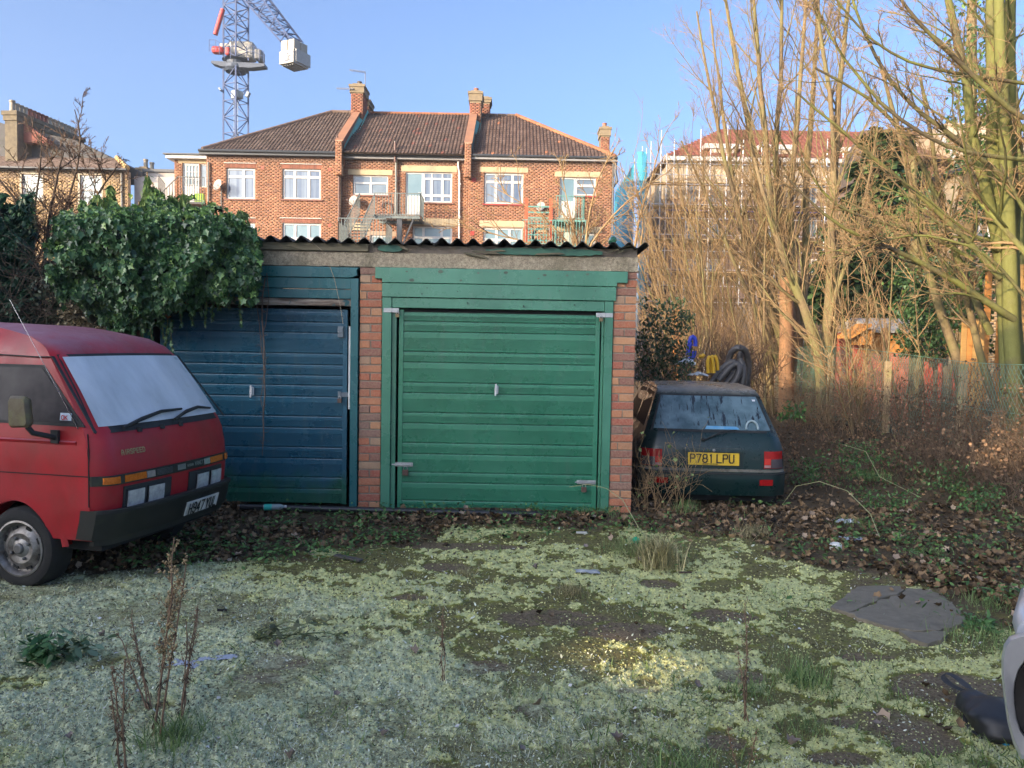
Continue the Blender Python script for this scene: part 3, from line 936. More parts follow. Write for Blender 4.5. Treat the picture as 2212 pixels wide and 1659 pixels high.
# knots and nail holes in the green boards
rk = random.Random(8)
mb = MB()
for (x, z) in [(-1.05, 2.345), (-.72, 2.35), (-.35, 2.343), (-.08, 2.352), (.24, 2.30), (.52, 2.335), (-1.0, 2.262), (-.52, 2.268), (.3, 2.335), (.72, 2.35)]:
    r_ = rk.uniform(.008, .02); mb.prism([(x + r_ * math.cos(a) * 1.3, z + r_ * math.sin(a) * .8) for a in np.linspace(0, 2 * PI, 9)[:-1]], GY - .0325, GY - .029)
mb.build('wood_knot', M('knot', (.10, .14, .09), (.06, .07, .05), rough=.6), gar)
mb = MB()
for (x, z) in [(-.85, 2.19), (-.55, 2.16), (-.3, 2.18), (-.9, 2.13), (.0, 2.15), (.45, 2.185), (.78, 2.14), (.8, 2.19), (-.45, 2.05), (.1, 2.03), (.6, 2.05), (-.1, 2.12)]:
    r_ = rk.uniform(.004, .008); mb.prism([(x + r_ * math.cos(a), z + r_ * math.sin(a)) for a in np.linspace(0, 2 * PI, 7)[:-1]], GY - .024, GY - .0015)
mb.build('nail_hole', m_dark, gar)


# handles, hasps, bolts
def small(name, parent, mb, mat, bevel=.002, label=None, smooth=False):
    o = mb.build(name, mat, parent, bevel=bevel, label=label, smooth=smooth)
    return o


def t_handle(x, z, yf, door):
    mb = MB(); mb.prism([(x - .013, z - .045), (x + .020, z - .04), (x + .020, z + .04), (x - .008, z + .048)], yf - .008, yf)
    mb.prism([(x - .017, z - .058), (x + .0, z - .062), (x + .008, z + .02), (x + .003, z + .062), (x - .012, z + .058), (x - .016, z)], yf - .032, yf - .014)
    mb.box(x - .008, x + .004, yf - .016, yf - .006, z - .01, z + .01)
    small('handle', door, mb, m_white)


def hasp(x0, x1, z, yf, door):
    mb = MB(); mb.box(x0, x1, yf - .006, yf, z - .021, z + .021)
    mb.box((x0 + x1) / 2 - .006, (x0 + x1) / 2 + .006, yf - .012, yf - .006, z - .022, z + .022)
    for q in (.12, .85):
        xx = x0 + (x1 - x0) * q
        mb.lathe([(.0, -.012), (.006, -.010), (.007, -.006)], (xx, yf, z), 8, 'Y')
    small('hasp', door, mb, m_steel, .0015)


def bolt(x0, x1, z, yf, door):
    mb = MB(); mb.box(x0, x1, yf - .004, yf, z - .020, z + .020); mb.tube([(x0 - .02, yf - .014, z), (x1 - .01, yf - .014, z)], .0065, 8)
    for q in (.1, .38, .62, .9): mb.box(x0 + (x1 - x0) * q - .007, x0 + (x1 - x0) * q + .007, yf - .022, yf - .003, z - .012, z + .012)
    small('bolt', door, mb, m_steel, .001)


def padlock(x, z, yf, label, s=1.0, rust=False):
    t_ = thing('padlock', label, 'padlock', (x, yf - .02, z), group='padlocks on the garage doors', local=True)
    mb = MB(); mb.box(-.019 * s, .019 * s, -.011, .009, -.030 * s, .008 * s); mb.build('lock_body', m_brass if not rust else M('rusty_steel', (.16, .09, .06), (.08, .05, .04), rough=.8), t_, bevel=.003)
    mb = MB(); mb.tube([(-.012 * s, 0, .006 * s)] + [(-.012 * s * math.cos(a), 0, .018 * s + .013 * s * math.sin(a)) for a in np.linspace(0, PI, 7)] + [(.012 * s, 0, .006 * s)], .0032, 6); mb.build('shackle', m_steel, t_, smooth='auto')


t_handle(-.155, 1.198, GY + .030, leaf_g)
t_handle(-2.585, 1.14, GY + .040, leaf_b)
hasp(-1.275, -1.125, 1.965, GY - .013, leaf_g)
hasp(.815, .980, 1.955, GY - .013, leaf_g)
bolt(-1.165, -.975, .435, GY + .030, leaf_g)
bolt(.665, .855, .290, GY + .030, leaf_g)
padlock(-1.135, 1.925, GY - .014, 'brass padlock on the upper hasp of the green door beside the middle brick pier')
padlock(.862, 1.920, GY - .014, 'brass padlock on the upper hasp of the green door beside the end brick pier')
padlock(-1.045, .375, GY + .02, 'large rusty padlock hanging from the bolt low on the green door by the middle pier', 1.5, True)
padlock(.735, .235, GY + .02, 'dark padlock hanging from the lower bolt near the end brick pier', 1.35, True)
mb = MB(); mb.box(-1.735, -1.675, GY + .018, GY + .04, 1.69, 1.80); mb.box(-1.730, -1.68, GY + .008, GY + .02, 1.735, 1.785)
small('lock_cover', leaf_b, mb, M('grey_cast_metal', (.16, .19, .21), (.10, .12, .14), rough=.6), .004)
mb = MB(); mb.box(-1.725, -1.62, GY + .016, GY + .03, 1.10, 1.145); mb.box(-1.725, -1.695, GY + .008, GY + .03, 1.085, 1.155)
small('hasp', leaf_b, mb, M('grey_cast_metal', (.16, .19, .21)), .003)
padlock(-1.705, 1.075, GY + .02, 'small grey padlock on the hasp of the blue door', 1.1, True)

# pipe on the ground, bottle on the roof
mb = MB(); mb.tube([(-2.6, 7.36, .035), (-1.2, 7.33, .032), (.0, 7.30, .03), (.30, 7.29, .028)], .030, 12)
mb.lathe([(.034, 0), (.036, .01), (.036, .12), (.034, .13)], (.20, 7.292, .028), 12, 'X')
tag(mb.build('drain_pipe', M('black_plastic_pipe', (.012, .014, .018), (.03, .03, .032), rough=.35, scale=9), None, smooth='auto'), 'long black plastic drain pipe lying in front of the garage doors', 'pipe')
m_gglass = M('green_bottle_glass', (.02, .14, .07), (.03, .20, .10), rough=.08, trans=.5)
mb = MB(); mb.lathe([(.0, 0), (.030, .003), (.037, .012), (.038, .15), (.030, .19), (.013, .22), (.013, .28)], (.97, 7.62, 2.70), 18, 'Y')
tag(mb.build('glass_bottle', m_gglass, None, smooth='auto'), 'green glass bottle lying on the corrugated roof edge', 'bottle')

# ================================================================== VEHICLES
def interp(tab, v):
    if v <= tab[0][0]: return tab[0][1]
    for (a, p), (b, q) in zip(tab, tab[1:]):
        if v <= b: return p + (q - p) * (v - a) / (b - a)
    return tab[-1][1]


class Body:
    """car shell: long profile (L, z) from front bumper over the roof to the rear bumper, swept across the width"""
    def __init__(s, prof, hw, bowf, bowr, crown, zb, arches=(), Lf=0, Lr=-4):
        s.prof, s.hw_t, s.bowf, s.bowr, s.crown, s.zb, s.arches, s.Lf, s.Lr = prof, hw, bowf, bowr, crown, zb, arches, Lf, Lr
        up = {}
        for L, z in prof:
            k = round(L, 3); up[k] = max(up.get(k, -9), z)
        # upper envelope
        s.env = sorted(up.items())

    def hw(s, z): return interp(s.hw_t, z)

    def wf(s, L):
        a = (L - (s.Lf - .9)) / .9; b = ((s.Lr + .9) - L) / .9
        return max(0, min(1, a)), max(0, min(1, b))

    def P(s, L, z, t, off=0.0):
        f, r = s.wf(L)
        top = max(0, min(1, (z - s.crown[1]) / .25))
        return Vector((s.hw(z) * t, L - f * s.bowf(t) + r * s.bowr(t), z + s.crown[0] * (1 - t * t) * top))

    def ztop(s, L): return interp(s.env, L)

    def zbot(s, L):
        zb = s.zb
        for (c, zc, R_) in s.arches:
            if abs(L - c) < R_: zb = max(zb, zc + math.sqrt(R_ * R_ - (L - c) ** 2))
        return zb

    def shell(s, nt=26):
        mb = MB()
        T = [math.sin(PI / 2 * (2 * i / nt - 1)) for i in range(nt + 1)]
        prof = []
        for (a, b) in zip(s.prof, s.prof[1:]):
            n = max(1, int(math.hypot(b[0] - a[0], b[1] - a[1]) / .09))
            prof += [(a[0] + (b[0] - a[0]) * k / n, a[1] + (b[1] - a[1]) * k / n) for k in range(n)]
        prof.append(s.prof[-1])
        mb.sheet([[s.P(L, z, t) for t in T] for L, z in prof])
        return mb

    def sides(s, mb=None):
        mb = mb or MB()
        L0, L1 = s.Lr, s.Lf
        n = int((L1 - L0) / .035)
        for sd in (-1, 1):
            cols = []
            for i in range(n + 1):
                L = L0 + (L1 - L0) * i / n; zt = s.ztop(L); zb = min(s.zbot(L), zt - .01)
                cols.append([s.P(L, zb + (zt - zb) * k / 16, sd) for k in range(17)])
            mb.sheet(cols if sd < 0 else [c[::-1] for c in cols])
            # wheel arch lips
            for (c, zc, R_) in s.arches:
                a = [(c + R_ * math.cos(q), zc + R_ * math.sin(q)) for q in np.linspace(.12, PI - .12, 15)]
                o = s.hw(zc)
                mb.sheet([[(sd * (o - .12), L, z) for L, z in a], [(sd * (o + .006), L, z) for L, z in a], [(sd * (o + .006), c + (L - c) * 1.09, zc + (z - zc) * 1.09) for L, z in a], [(sd * (o - .002), c + (L - c) * 1.14, zc + (z - zc) * 1.14) for L, z in a]])
        return mb


def wheel(root, x, y, z, r, rim, wd, side, rim_mat, holes=8, name='wheel'):
    """x lateral; side = +1 when the outer face looks to +X"""
    s = side
    mb = MB()
    mb.lathe([(rim, -.0), (rim + .008, .01 * s), (r * .80, .016 * s), (r * .93, .006 * s), (r, -.02 * s), (r, -(wd - .02) * s), (r * .9, -wd * s), (rim, -wd * s)], (x, y, z), 40, 'X')
    w_ = mb.build(name, M('tyre_rubber', (.010, .010, .010), (.018, .017, .016), rough=.85, scale=12, bump=.2), root, smooth='auto')
    mb = MB()
    mb.lathe([(rim, -.002 * s), (rim + .006, .014 * s), (rim - .006, .018 * s), (rim - .016, .004 * s), (rim - .022, -.025 * s), (rim * .80, -.028 * s), (rim * .72, -.012 * s), (rim * .55, .004 * s), (rim * .34, -.004 * s), (rim * .26, .008 * s), (0, .010 * s)], (x, y, z), 40, 'X')
    mb.build('rim', rim_mat, w_, smooth='auto')
    for k in range(holes):
        mb = MB(); a = 2 * PI * (k + .5) / holes; ca, sa = math.cos(a), math.sin(a)
        c = Vector((x - .014 * s, y + ca * rim * .76, z + sa * rim * .76))
        q = Matrix(((1, 0, 0), (0, ca, -sa), (0, sa, ca)))
        mb.obox(c, (.006, .020, .042), q); mb.build('rim_slot', m_dark, w_)
    mb = MB()
    for k in range(4):
        a = 2 * PI * (k + .3) / 4
        mb.lathe([(.011, 0), (.011, .014 * s), (.006, .018 * s), (0, .018 * s)], (x - .002 * s, y + math.cos(a) * rim * .40, z + math.sin(a) * rim * .40), 6, 'X')
    mb.lathe([(.036, 0), (.034, .02 * s), (.026, .026 * s), (0, .026 * s)], (x, y, z), 16, 'X')
    mb.build('hub', M('hub_dirty_metal', (.22, .21, .20), (.10, .10, .10), rough=.5, metal=.5), w_)
    return w_


def paint(name, c, c2, dirt, rough=.35, amt=.5, algae=None, dscale=2.0, top=None):
    t = NT(name)
    g = t.co()
    n = t.noise(1.7, 5, .6); base = t.mix(t.ramp(n, [(.3, 0.0), (.7, 1.0)]), c, c2)
    d = t.noise(dscale, 7, .72, stretch=(1, 1, .55))
    base = t.mix(t.math('MULTIPLY', t.ramp(d, [(.46, 0.0), (.70, 1.0)]), amt), base, dirt)
    if top:      # dust lies on faces that look up
        gn = t.new('ShaderNodeNewGeometry'); sx = t.new('ShaderNodeSeparateXYZ'); t.l.new(gn.outputs['Normal'], sx.inputs[0])
        f = t.ramp(t.math('ADD', sx.outputs[2], t.math('MULTIPLY', t.math('SUBTRACT', t.noise(5, 5, .7), .5), .5)), [(.66, 0.0), (.97, 1.0)])
        base = t.mix(t.math('MULTIPLY', f, .8), base, top)
    if algae:
        k = t.noise(5, 5, .7); base = t.mix(t.ramp(k, [(.60, 0.0), (.72, .8)]), base, algae)
    t.col(base)
    t.set('Roughness', t.ramp(t.noise(6, 5, .7), [(.3, rough), (.7, min(1, rough + .3))])); t.set('Specular IOR Level', .5)
    t.bump(t.noise(160, 2, .5), .03, .004)
    return t.m


# ------------------------------------------------------------------ red van
VW = 1.40
van = thing('red_van', 'dirty red van with fogged windscreen parked nose towards the blue garage door', 'van',
            (at(223, 1140, 4.85).x + math.sin(rad(13)) * VW / 2, 4.85 + math.cos(rad(13)) * VW / 2, 0), rad(-103), local=True)
m_red = paint('red_paint', (.40, .008, .016), (.31, .009, .018), (.13, .025, .018), .30, .55, None, 2.6, (.30, .14, .17))
m_rubber = M('black_rubber', (.012, .012, .013), (.03, .03, .028), rough=.7, scale=10)
m_bump = M('black_bumper_plastic', (.009, .010, .010), (.020, .021, .018), rough=.45, scale=6, dirt=(.06, .07, .03), dirt_scale=4, dirt_amt=.25)


def vb(t):
    a = abs(t); return .05 * a * a + .09 * max(0, (a - .86) / .14) ** 2


van_b = Body([(-.02, .33), (.015, .45), (.035, .56), (.045, .70), (.035, .84), (.012, .95), (-.02, 1.03), (-.205, 1.28), (-.385, 1.50), (-.47, 1.575), (-.62, 1.635), (-.95, 1.69), (-1.6, 1.71), (-3.3, 1.70), (-3.45, 1.6), (-3.5, 1.0), (-3.52, .33)],
             [(.3, .68), (.50, .70), (.92, .70), (.97, .695), (1.5, .625), (1.62, .58), (1.72, .50)], vb, vb, (.035, 1.45), .325,
             ((-.648, .235, .325), (-2.75, .235, .325)), .04, -3.52)
mb = van_b.shell(); van_b.sides(mb); body = mb.build('body', m_red, van, smooth='auto')
# underside, dark
mb = MB(); mb.box(-.60, .60, -3.4, -.1, .24, .36); mb.build('underbody', m_dark, van)
mb = MB(); mb.box(-.62, .62, -3.3, -.35, .7, .72); mb.build('cabin_floor', m_dark, van)
for (yy) in (-.648, -2.75):
    for sd in (1, -1): wheel(van, sd * .69, yy, .242, .272, .182, .17, sd, M('steel_wheel', (.36, .35, .34), (.16, .14, .12), rough=.45, metal=.55, scale=9, dirt=(.06, .045, .035), dirt_scale=12, dirt_amt=.5))


def fpatch(z0, z1, u0, u1, off, body_, thick=.02, prof=None, nu=14, nz=4, skew=None, name='p', mat=None, parent=None, front=True, bev=.004, label=None, smooth='auto'):
    """slab that follows the nose (front) or tail of a body between lateral u (metres) and heights z"""
    sgn = 1 if front else -1
    prof = prof or body_.prof
    nose = [(z, L) for L, z in (prof if front else prof[::-1])]
    nose = nose[:[i for i in range(len(nose)) if i == len(nose) - 1 or nose[i + 1][0] < nose[i][0]][0] + 1]
    def surf(u, z, o):
        L = interp(nose, z); t = max(-1, min(1, u / body_.hw(z)))
        p = body_.P(L, z, t); return Vector((u, p.y + sgn * o, z))
    rows = []
    g1 = [[surf(u0(z) if callable(u0) else u0 + (u1 - u0) * i / nu, z, off) if not callable(u0) else surf(u0(z) + (u1(z) - u0(z)) * i / nu, z, off) for i in range(nu + 1)] for z in [z0 + (z1 - z0) * j / nz for j in range(nz + 1)]]
    g0 = [[p - Vector((0, sgn * thick, 0)) for p in r] for r in g1]
    if skew:
        g1 = [[Vector((p.x, p.y, p.z + skew(p.x))) for p in r] for r in g1]; g0 = [[Vector((p.x, p.y, p.z + skew(p.x))) for p in r] for r in g0]
    mb = MB(); mb.sheet(g1)
    mb.sheet([[a, b] for a, b in zip([r[0] for r in g1], [r[0] for r in g0])]); mb.sheet([[a, b] for a, b in zip([r[-1] for r in g1], [r[-1] for r in g0])])
    mb.sheet([g1[0], g0[0]]); mb.sheet([g1[-1], g0[-1]])
    return mb.build(name, mat, parent, smooth=smooth, label=label)


def vy(y): return VW / 2 - y          # photo fit: y measured from the near side


# bumper
fp = lambda name, z0, z1, ya, yb, off, mat, thick=.03, parent=van, **k: fpatch(z0, z1, vy(yb), vy(ya), off, van_b, thick, name=name, mat=mat, parent=parent, **k)
bp = fp('bumper', .335, .525, -.002, VW + .002, .060, m_bump, .12, nu=28, nz=6)
fp('bumper_strip', .505, .530, .0, VW, .068, m_rubber, .03, nu=28, nz=1, parent=bp)
fp('bumper_skirt', .290, .332, .03, VW - .03, .030, m_bump, .03, nu=28, nz=1, parent=bp)
pl = fp('number_plate', .352, .452, .735, 1.145, .068, M('white_number_plate', (.72, .70, .66), (.60, .58, .54), rough=.4, scale=9), .01)
p0 = van_b.P(.0, .38, (vy(.735)) / .69)
def on_front(y, z, off):
    nose = [(.33, -.02), (.45, .015), (.56, .035), (.70, .045), (.84, .035), (.95, .012), (1.03, -.02)]
    t_ = vy(y) / van_b.hw(z); return Vector((vy(y), interp(nose, z) - vb(t_) + off, z))
def front_text(txt, size, y0, y1, z, off, mat, parent, stroke=.16, cw=.8, name='lettering', gap=1.9):
    a = on_front(y0, z, off); b = on_front(y1, z, off); r_ = (b - a).normalized(); up = Vector((0, on_front((y0 + y1) / 2, z + .05, 0).y - on_front((y0 + y1) / 2, z, 0).y, .05)).normalized()
    out = r_.cross(up).normalized()
    if out.y < 0: out = -out
    R3 = ((r_.x, up.x, out.x), (r_.y, up.y, out.y), (r_.z, up.z, out.z))
    return letters(txt, size, mat, parent, a, R3, name=name, stroke=stroke, cw=cw, depth=.002, gap=gap)
m_ink = M('plate_black', (.008, .008, .008), rough=.5)
front_text('H947 YUL', .076, .755, 1.13, .363, .078, m_ink, pl, .17, .64, gap=1.45)
# lamp band
band = fp('lamp_band', .684, .748, .0, VW, .012, m_bump, .02, nu=28, nz=2)
m_amber = M('amber_lens', (.62, .17, .02), (.45, .10, .01), rough=.2, scale=60)
m_clear = M('clear_lens', (.42, .40, .36), (.30, .29, .27), rough=.15, scale=40, metal=.3)
for (a, b, mm_) in ((.035, .125, m_amber), (.165, .345, m_amber), (.350, .425, m_clear)):
    fp('indicator_lens', .694, .738, a, b, .018, mm_, .012, nu=4, nz=2, parent=band)
    fp('indicator_lens', .694, .738, VW - b, VW - a, .018, mm_, .012, nu=4, nz=2, parent=band)
for k in range(5): fp('grille_slat', .695 + k * .009, .699 + k * .009, .445, .60, .016, M('grey_trim', (.06, .06, .06), (.09, .09, .09), rough=.4), .01, nu=4, nz=1, parent=band)
m_badge = M('badge_silver', (.35, .35, .34), rough=.35, metal=.5)
for (a, b) in ((.66, .75), (1.03, 1.10)):
    for k in range(6): fp('badge_fin', .698, .736, a + (b - a) * k / 6, a + (b - a) * (k + .6) / 6, .0155, m_badge, .008, nu=1, nz=1, parent=band)
front_text('NISSAN', .016, .765, .835, .709, .0145, m_badge, band, .2, .7)
front_text('VANETTE', .026, .855, 1.0, .706, .0145, m_badge, band, .2, .8)
m_sticker = M('gold_sticker', (.42, .30, .12), (.25, .18, .09), rough=.5, scale=30)
front_text('AIRSPEED', .030, .165, .34, .872, .004, m_sticker, van, .24, .85)
# head lamps
m_lamp = M('head_lamp_glass', (.66, .66, .66), (.40, .40, .41), rough=.15, metal=.25, scale=28)
for mir in (0, 1):
    yy = (lambda y: VW - y) if mir else (lambda y: y)
    a, b = sorted((yy(.165), yy(.600))); hs = fp('head_lamp', .474, .664, a, b, .010, M('lamp_surround', (.03, .032, .036), rough=.5), .02)
    for (c_, d_) in ((.188, .325), (.372, .512)):
        a, b = sorted((yy(c_), yy(d_)))
        fp('bezel', .503, .640, a - .006, b + .006, .018, m_rubber, .02, nu=4, parent=hs)
        fp('lens', .511, .632, a, b, .026, m_lamp, .012, nu=6, parent=hs)


# glazing
def body_patch(bd, La, Lb, ta, tb, off, nL=10, nt=14, z_of=None):
    rows = []
    for i in range(nL + 1):
        L = La + (Lb - La) * i / nL; z = bd.ztop(L)
        e = .01; n2 = Vector((0, -(bd.ztop(L + e) - bd.ztop(L - e)), 2 * e)).normalized()
        if n2.z < 0: n2 = -n2
        rows.append([bd.P(L, z, (ta(L) if callable(ta) else ta) + ((tb(L) if callable(tb) else tb) - (ta(L) if callable(ta) else ta)) * j / nt) + n2 * off for j in range(nt + 1)])
    return rows


t = NT('fogged_windscreen')
n = t.noise(1.6, 5, .6, stretch=(2.2, .8, .8)); c = t.mix(t.ramp(n, [(.3, 0.0), (.7, 1.0)]), (.42, .45, .46), (.68, .71, .74))
c = t.mix(t.ramp(t.noise(7, 6, .7, stretch=(1, .35, .35)), [(.55, 0.0), (.78, .5)]), c, (.58, .60, .56))
c = t.mix(t.ramp(t.noise(3, 5, .7), [(.60, 0.0), (.75, .45)]), c, (.30, .30, .20))
t.col(c); t.set('Roughness', .32); t.set('Specular IOR Level', .6); m_fog = t.m
mb = MB(); mb.sheet(body_patch(van_b, -.015, -.405, -.955, .955, .004)); mb.build('windscreen_seal', m_rubber, van, smooth='auto')
mb = MB(); mb.sheet(body_patch(van_b, -.040, -.385, -.925, .925, .008)); ws = mb.build('windscreen', m_fog, van, smooth='auto')
mb = MB(); mb.sheet(body_patch(van_b, -.36, -.375, -.86, -.80, .010, 2, 2)); mb.sheet(body_patch(van_b, -.28, -.34, -.86, -.83, .010, 2, 2)); mb.build('sticker', M('pale_sticker', (.5, .6, .6)), ws)
t = NT('dark_side_glass')
n = t.noise(2.2, 4, .6); t.col(t.mix(t.ramp(n, [(.35, 0.0), (.75, 1.0)]), (.020, .018, .024), (.11, .10, .10))); t.set('Roughness', .22); t.set('Specular IOR Level', .45); m_sglass = t.m


def side_panel(bd, poly, off, name, mat, parent, sd=1, thick=.006, n=1):
    """poly of (L, z) put on the side skin"""
    P_ = [Vector((sd * (bd.hw(z) + off), L, z)) for L, z in poly]
    Q = [p - Vector((sd * thick, 0, 0)) for p in P_]
    k = len(P_); mb = MB()
    mb.add(P_ + Q, [tuple(range(k)), tuple(range(2 * k - 1, k - 1, -1))] + [(i, (i + 1) % k, k + (i + 1) % k, k + i) for i in range(k)])
    return mb.build(name, mat, parent)


def band_on_side(bd, pts, w_, off, name, mat, parent, sd=1):
    """thin strip along pts (L, z)"""
    mb = MB()
    for a, b in zip(pts, pts[1:]):
        A = Vector((sd * (bd.hw(a[1]) + off), a[0], a[1])); B = Vector((sd * (bd.hw(b[1]) + off), b[0], b[1])); mb.bar(A, B, w_, .006)
    return mb.build(name, mat, parent)


for sd in (1, -1):
    side_panel(van_b, [(-1.75, 1.455), (-.50, 1.452), (-.145, 1.062), (-1.75, 1.072)], .003, 'window_seal', m_rubber, van, sd)
    side_panel(van_b, [(-1.73, 1.435), (-.51, 1.432), (-.185, 1.082), (-1.73, 1.090)], .0065, 'side_window', m_sglass, van, sd)
    band_on_side(van_b, [(-.44, 1.508), (-.06, 1.03)], .020, .004, 'pillar_gutter', m_rubber, van, sd)
    band_on_side(van_b, [(-3.3, 1.515), (-.9, 1.515), (-.55, 1.505), (-.44, 1.508)], .016, .006, 'roof_gutter', m_rubber, van, sd)
    band_on_side(van_b, [(-1.5, .742), (-.105, .746)], .006, .001, 'panel_gap', m_dark, van, sd)
    band_on_side(van_b, [(-.12, 1.02), (-.105, .93), (-.105, .55)], .007, .001, 'door_gap', m_dark, van, sd)
    # folded creases
    mb = MB()
    for z, L0, L1, b in ((.963, -1.6, -.20, .010),):
        hw_ = van_b.hw(z); q = [(sd * hw_, z - .022), (sd * (hw_ + b), z), (sd * hw_, z + .008)]
        mb.sheet([[(x, L0, zz) for x, zz in q], [(x, L1, zz) for x, zz in q]])
    mb.build('body_crease', m_red, van)
# near mirror (UK driver side)
mb = MB()
prof = [(-.535, 1.075), (-.540, 1.235), (-.525, 1.262), (-.425, 1.262), (-.402, 1.245), (-.385, 1.09), (-.40, 1.068), (-.52, 1.062)]
X0, X1 = VW / 2 + .13, VW / 2 + .185
n = len(prof); cL = sum(p[0] for p in prof) / n; cz = sum(p[1] for p in prof) / n
ring = [[(x, cL + (L - cL) * k, cz + (z - cz) * k) for L, z in prof + prof[:1]] for x, k in ((X0, .90), (X0 + .02, 1.0), (X1 - .015, 1.0), (X1, .86), (X1 + .002, .01))]
mb.sheet(ring); mb.add([ring[0][i] for i in range(n)], [tuple(range(n))])
wm = mb.build('wing_mirror', M('mirror_casing', (.085, .062, .032), (.14, .115, .07), rough=.45, scale=14, dirt=(.16, .15, .05), dirt_scale=10, bump=.3), van, smooth='auto')
mb = MB(); mb.tube([(VW / 2 + .15, -.42, 1.07), (VW / 2 + .13, -.40, 1.03), (VW / 2 + .04, -.355, 1.0), (VW / 2 - .0, -.35, .985)], .017, 8); mb.obox((VW / 2 + .006, -.352, .995), (.02, .055, .085)); mb.build('mirror_arm', m_rubber, wm, smooth='auto')
side_panel(van_b, [(-.335, 1.100), (-.248, 1.100), (-.248, 1.148), (-.335, 1.148)], .008, 'window_sticker', M('sticker_blue_white', (.60, .66, .70), (.4, .5, .62), scale=40), van)
letters('OK', .026, M('red_ink', (.5, .03, .03)), van, (VW / 2 - .012 + .0, -.318, 1.106), ((0, 0, 1), (1, 0, 0), (0, 1, 0)), stroke=.22)
# wipers
def wiper(pts, name='wiper'):
    mb = MB(); q = []
    for (y, L, d) in pts:
        z = van_b.ztop(L); q.append(van_b.P(L, z, vy(y) / van_b.hw(z)) + Vector((0, .018 + d, .018)))
    mb.tube(q, [.010, .014, .012, .008][:len(q)] + [.008] * max(0, len(q) - 4), 6)
    return mb.build(name, m_rubber, van, smooth='auto')
wiper([(.20, -.02, .015), (.40, -.05, .01), (.62, -.075, .01), (.86, -.075, .0)])
wiper([(.70, -.03, .015), (.88, -.06, .01), (1.05, -.075, .01), (1.22, -.06, .0)])
mb = MB()
for y in (.36, .58, .78): mb.lathe([(0.0, .035), (.016, .03), (.020, .0)], van_b.P(-.02, 1.025, vy(y) / .69) + Vector((0, .01, -.02)), 8)
mb.build('wiper_spindle', m_rubber, van)
mb = MB(); mb.tube([van_b.P(-.06, 1.03, 1) + Vector((.01, .0, .02)), van_b.P(-.32, 1.35, 1) + Vector((.03, .01, .0)), Vector((VW / 2 - .06, -.76, 1.875))], [.0032, .0024, .0012], 5); mb.build('aerial', M('chrome', (.35, .35, .35), rough=.2, metal=1.0), van)

# ------------------------------------------------------------------ dark green hatchback
car = thing('green_hatchback', 'dark green hatchback with misted rear window abandoned in leaves beside the end brick pier', 'car', (2.225, 8.36, -.20), rad(-3.5), local=True)
m_dg = paint('dark_green_paint', (.004, .020, .020), (.006, .026, .024), (.03, .035, .028), .16, .30, None, 3, (.25, .22, .17))


def cb(t):
    a = abs(t); return .05 * a * a + .10 * max(0, (a - .8) / .2) ** 2


# L runs forward; rear face at L = 0
car_b = Body([(3.75, .25), (3.80, .45), (3.76, .68), (3.55, .80), (2.85, .93), (2.15, 1.35), (1.95, 1.405), (1.3, 1.425), (.75, 1.405), (.52, 1.372), (.44, 1.33), (.13, .925), (.085, .86), (.06, .74), (.045, .53), (.0, .505), (-.005, .40), (.03, .24)],
             [(.2, .76), (.34, .79), (.55, .80), (.74, .790), (.90, .735), (1.0, .70), (1.30, .60), (1.40, .55), (1.45, .50)], lambda t: 2 * cb(t), cb, (.03, 1.30), .26,
             ((.62, .26, .30), (3.05, .26, .30)), 3.80, -.005)
mb = car_b.shell(30); car_b.sides(mb); mb.build('body', m_dg, car, smooth='auto')
mb = MB(); mb.box(-.7, .7, .15, 3.6, .16, .30); mb.build('underbody', m_dark, car)
for yy in (.62, 3.05):
    for sd in (1, -1): wheel(car, sd * .785, yy, .25, .27, .17, .16, sd, M('steel_wheel', (.3, .3, .3)))
m_cg = M('car_side_glass', (.02, .022, .02), rough=.55, spec=.15)
rp = lambda name, z0, z1, a, b, off, mat, thick=.03, parent=car, **k: fpatch(z0, z1, a, b, off, car_b, thick, name=name, mat=mat, parent=parent, front=False, **k)


rbp = rp('rear_bumper', .245, .485, -.80, .80, .018, m_dg, .10, nu=30, nz=6)
rp('bumper_strip', .478, .494, -.80, .80, .026, m_rubber, .03, nu=30, nz=1, parent=rbp)
m_redl = M('red_lens', (.40, .012, .012), (.26, .01, .012), rough=.15, scale=40); m_smoke = M('smoked_lens', (.10, .085, .09), (.06, .05, .055), rough=.15); m_bright = M('bright_red_lens', (.62, .04, .03), rough=.15)
for sd in (-1, 1):
    rp('reflector', .365, .430, *sorted((sd * .495, sd * .640)), .024, m_redl, .012, nu=4, nz=1, parent=rbp)
    a, b = sorted((sd * .555, sd * .775))
    ln = rp('tail_lamp', .545, .730, a, b, .008, m_redl, .02, nu=8, nz=4)
    rp('reversing_lens', .550, .645, *sorted((sd * .632, sd * .772)), .014, m_smoke, .012, nu=5, nz=2, parent=ln)
    rp('stop_lens', .585, .652, *sorted((sd * .558, sd * .628)), .014, m_bright, .012, nu=3, nz=2, parent=ln)
    rp('lens_rib', .553, .580, *sorted((sd * .558, sd * .628)), .013, M('pink_lens', (.45, .25, .24), rough=.2), .012, nu=3, nz=1, parent=ln)
pr = rp('plate_recess', .540, .735, -.335, .335, .002, M('recess_green', (.004, .018, .018), rough=.3), .01)
rp('tailgate_handle', .715, .755, -.325, .325, .028, m_dg, .03, nu=10, nz=2)
mb = MB(); mb.lathe([(.018, 0), (.017, -.008), (.0, -.010)], (0, .028, .735), 12, 'Y'); mb.build('lock_badge', m_badge, car)
ypl = rp('number_plate', .570, .705, -.275, .280, .012, M('yellow_number_plate', (.74, .48, .03), (.66, .42, .02), rough=.35, scale=8), .01)
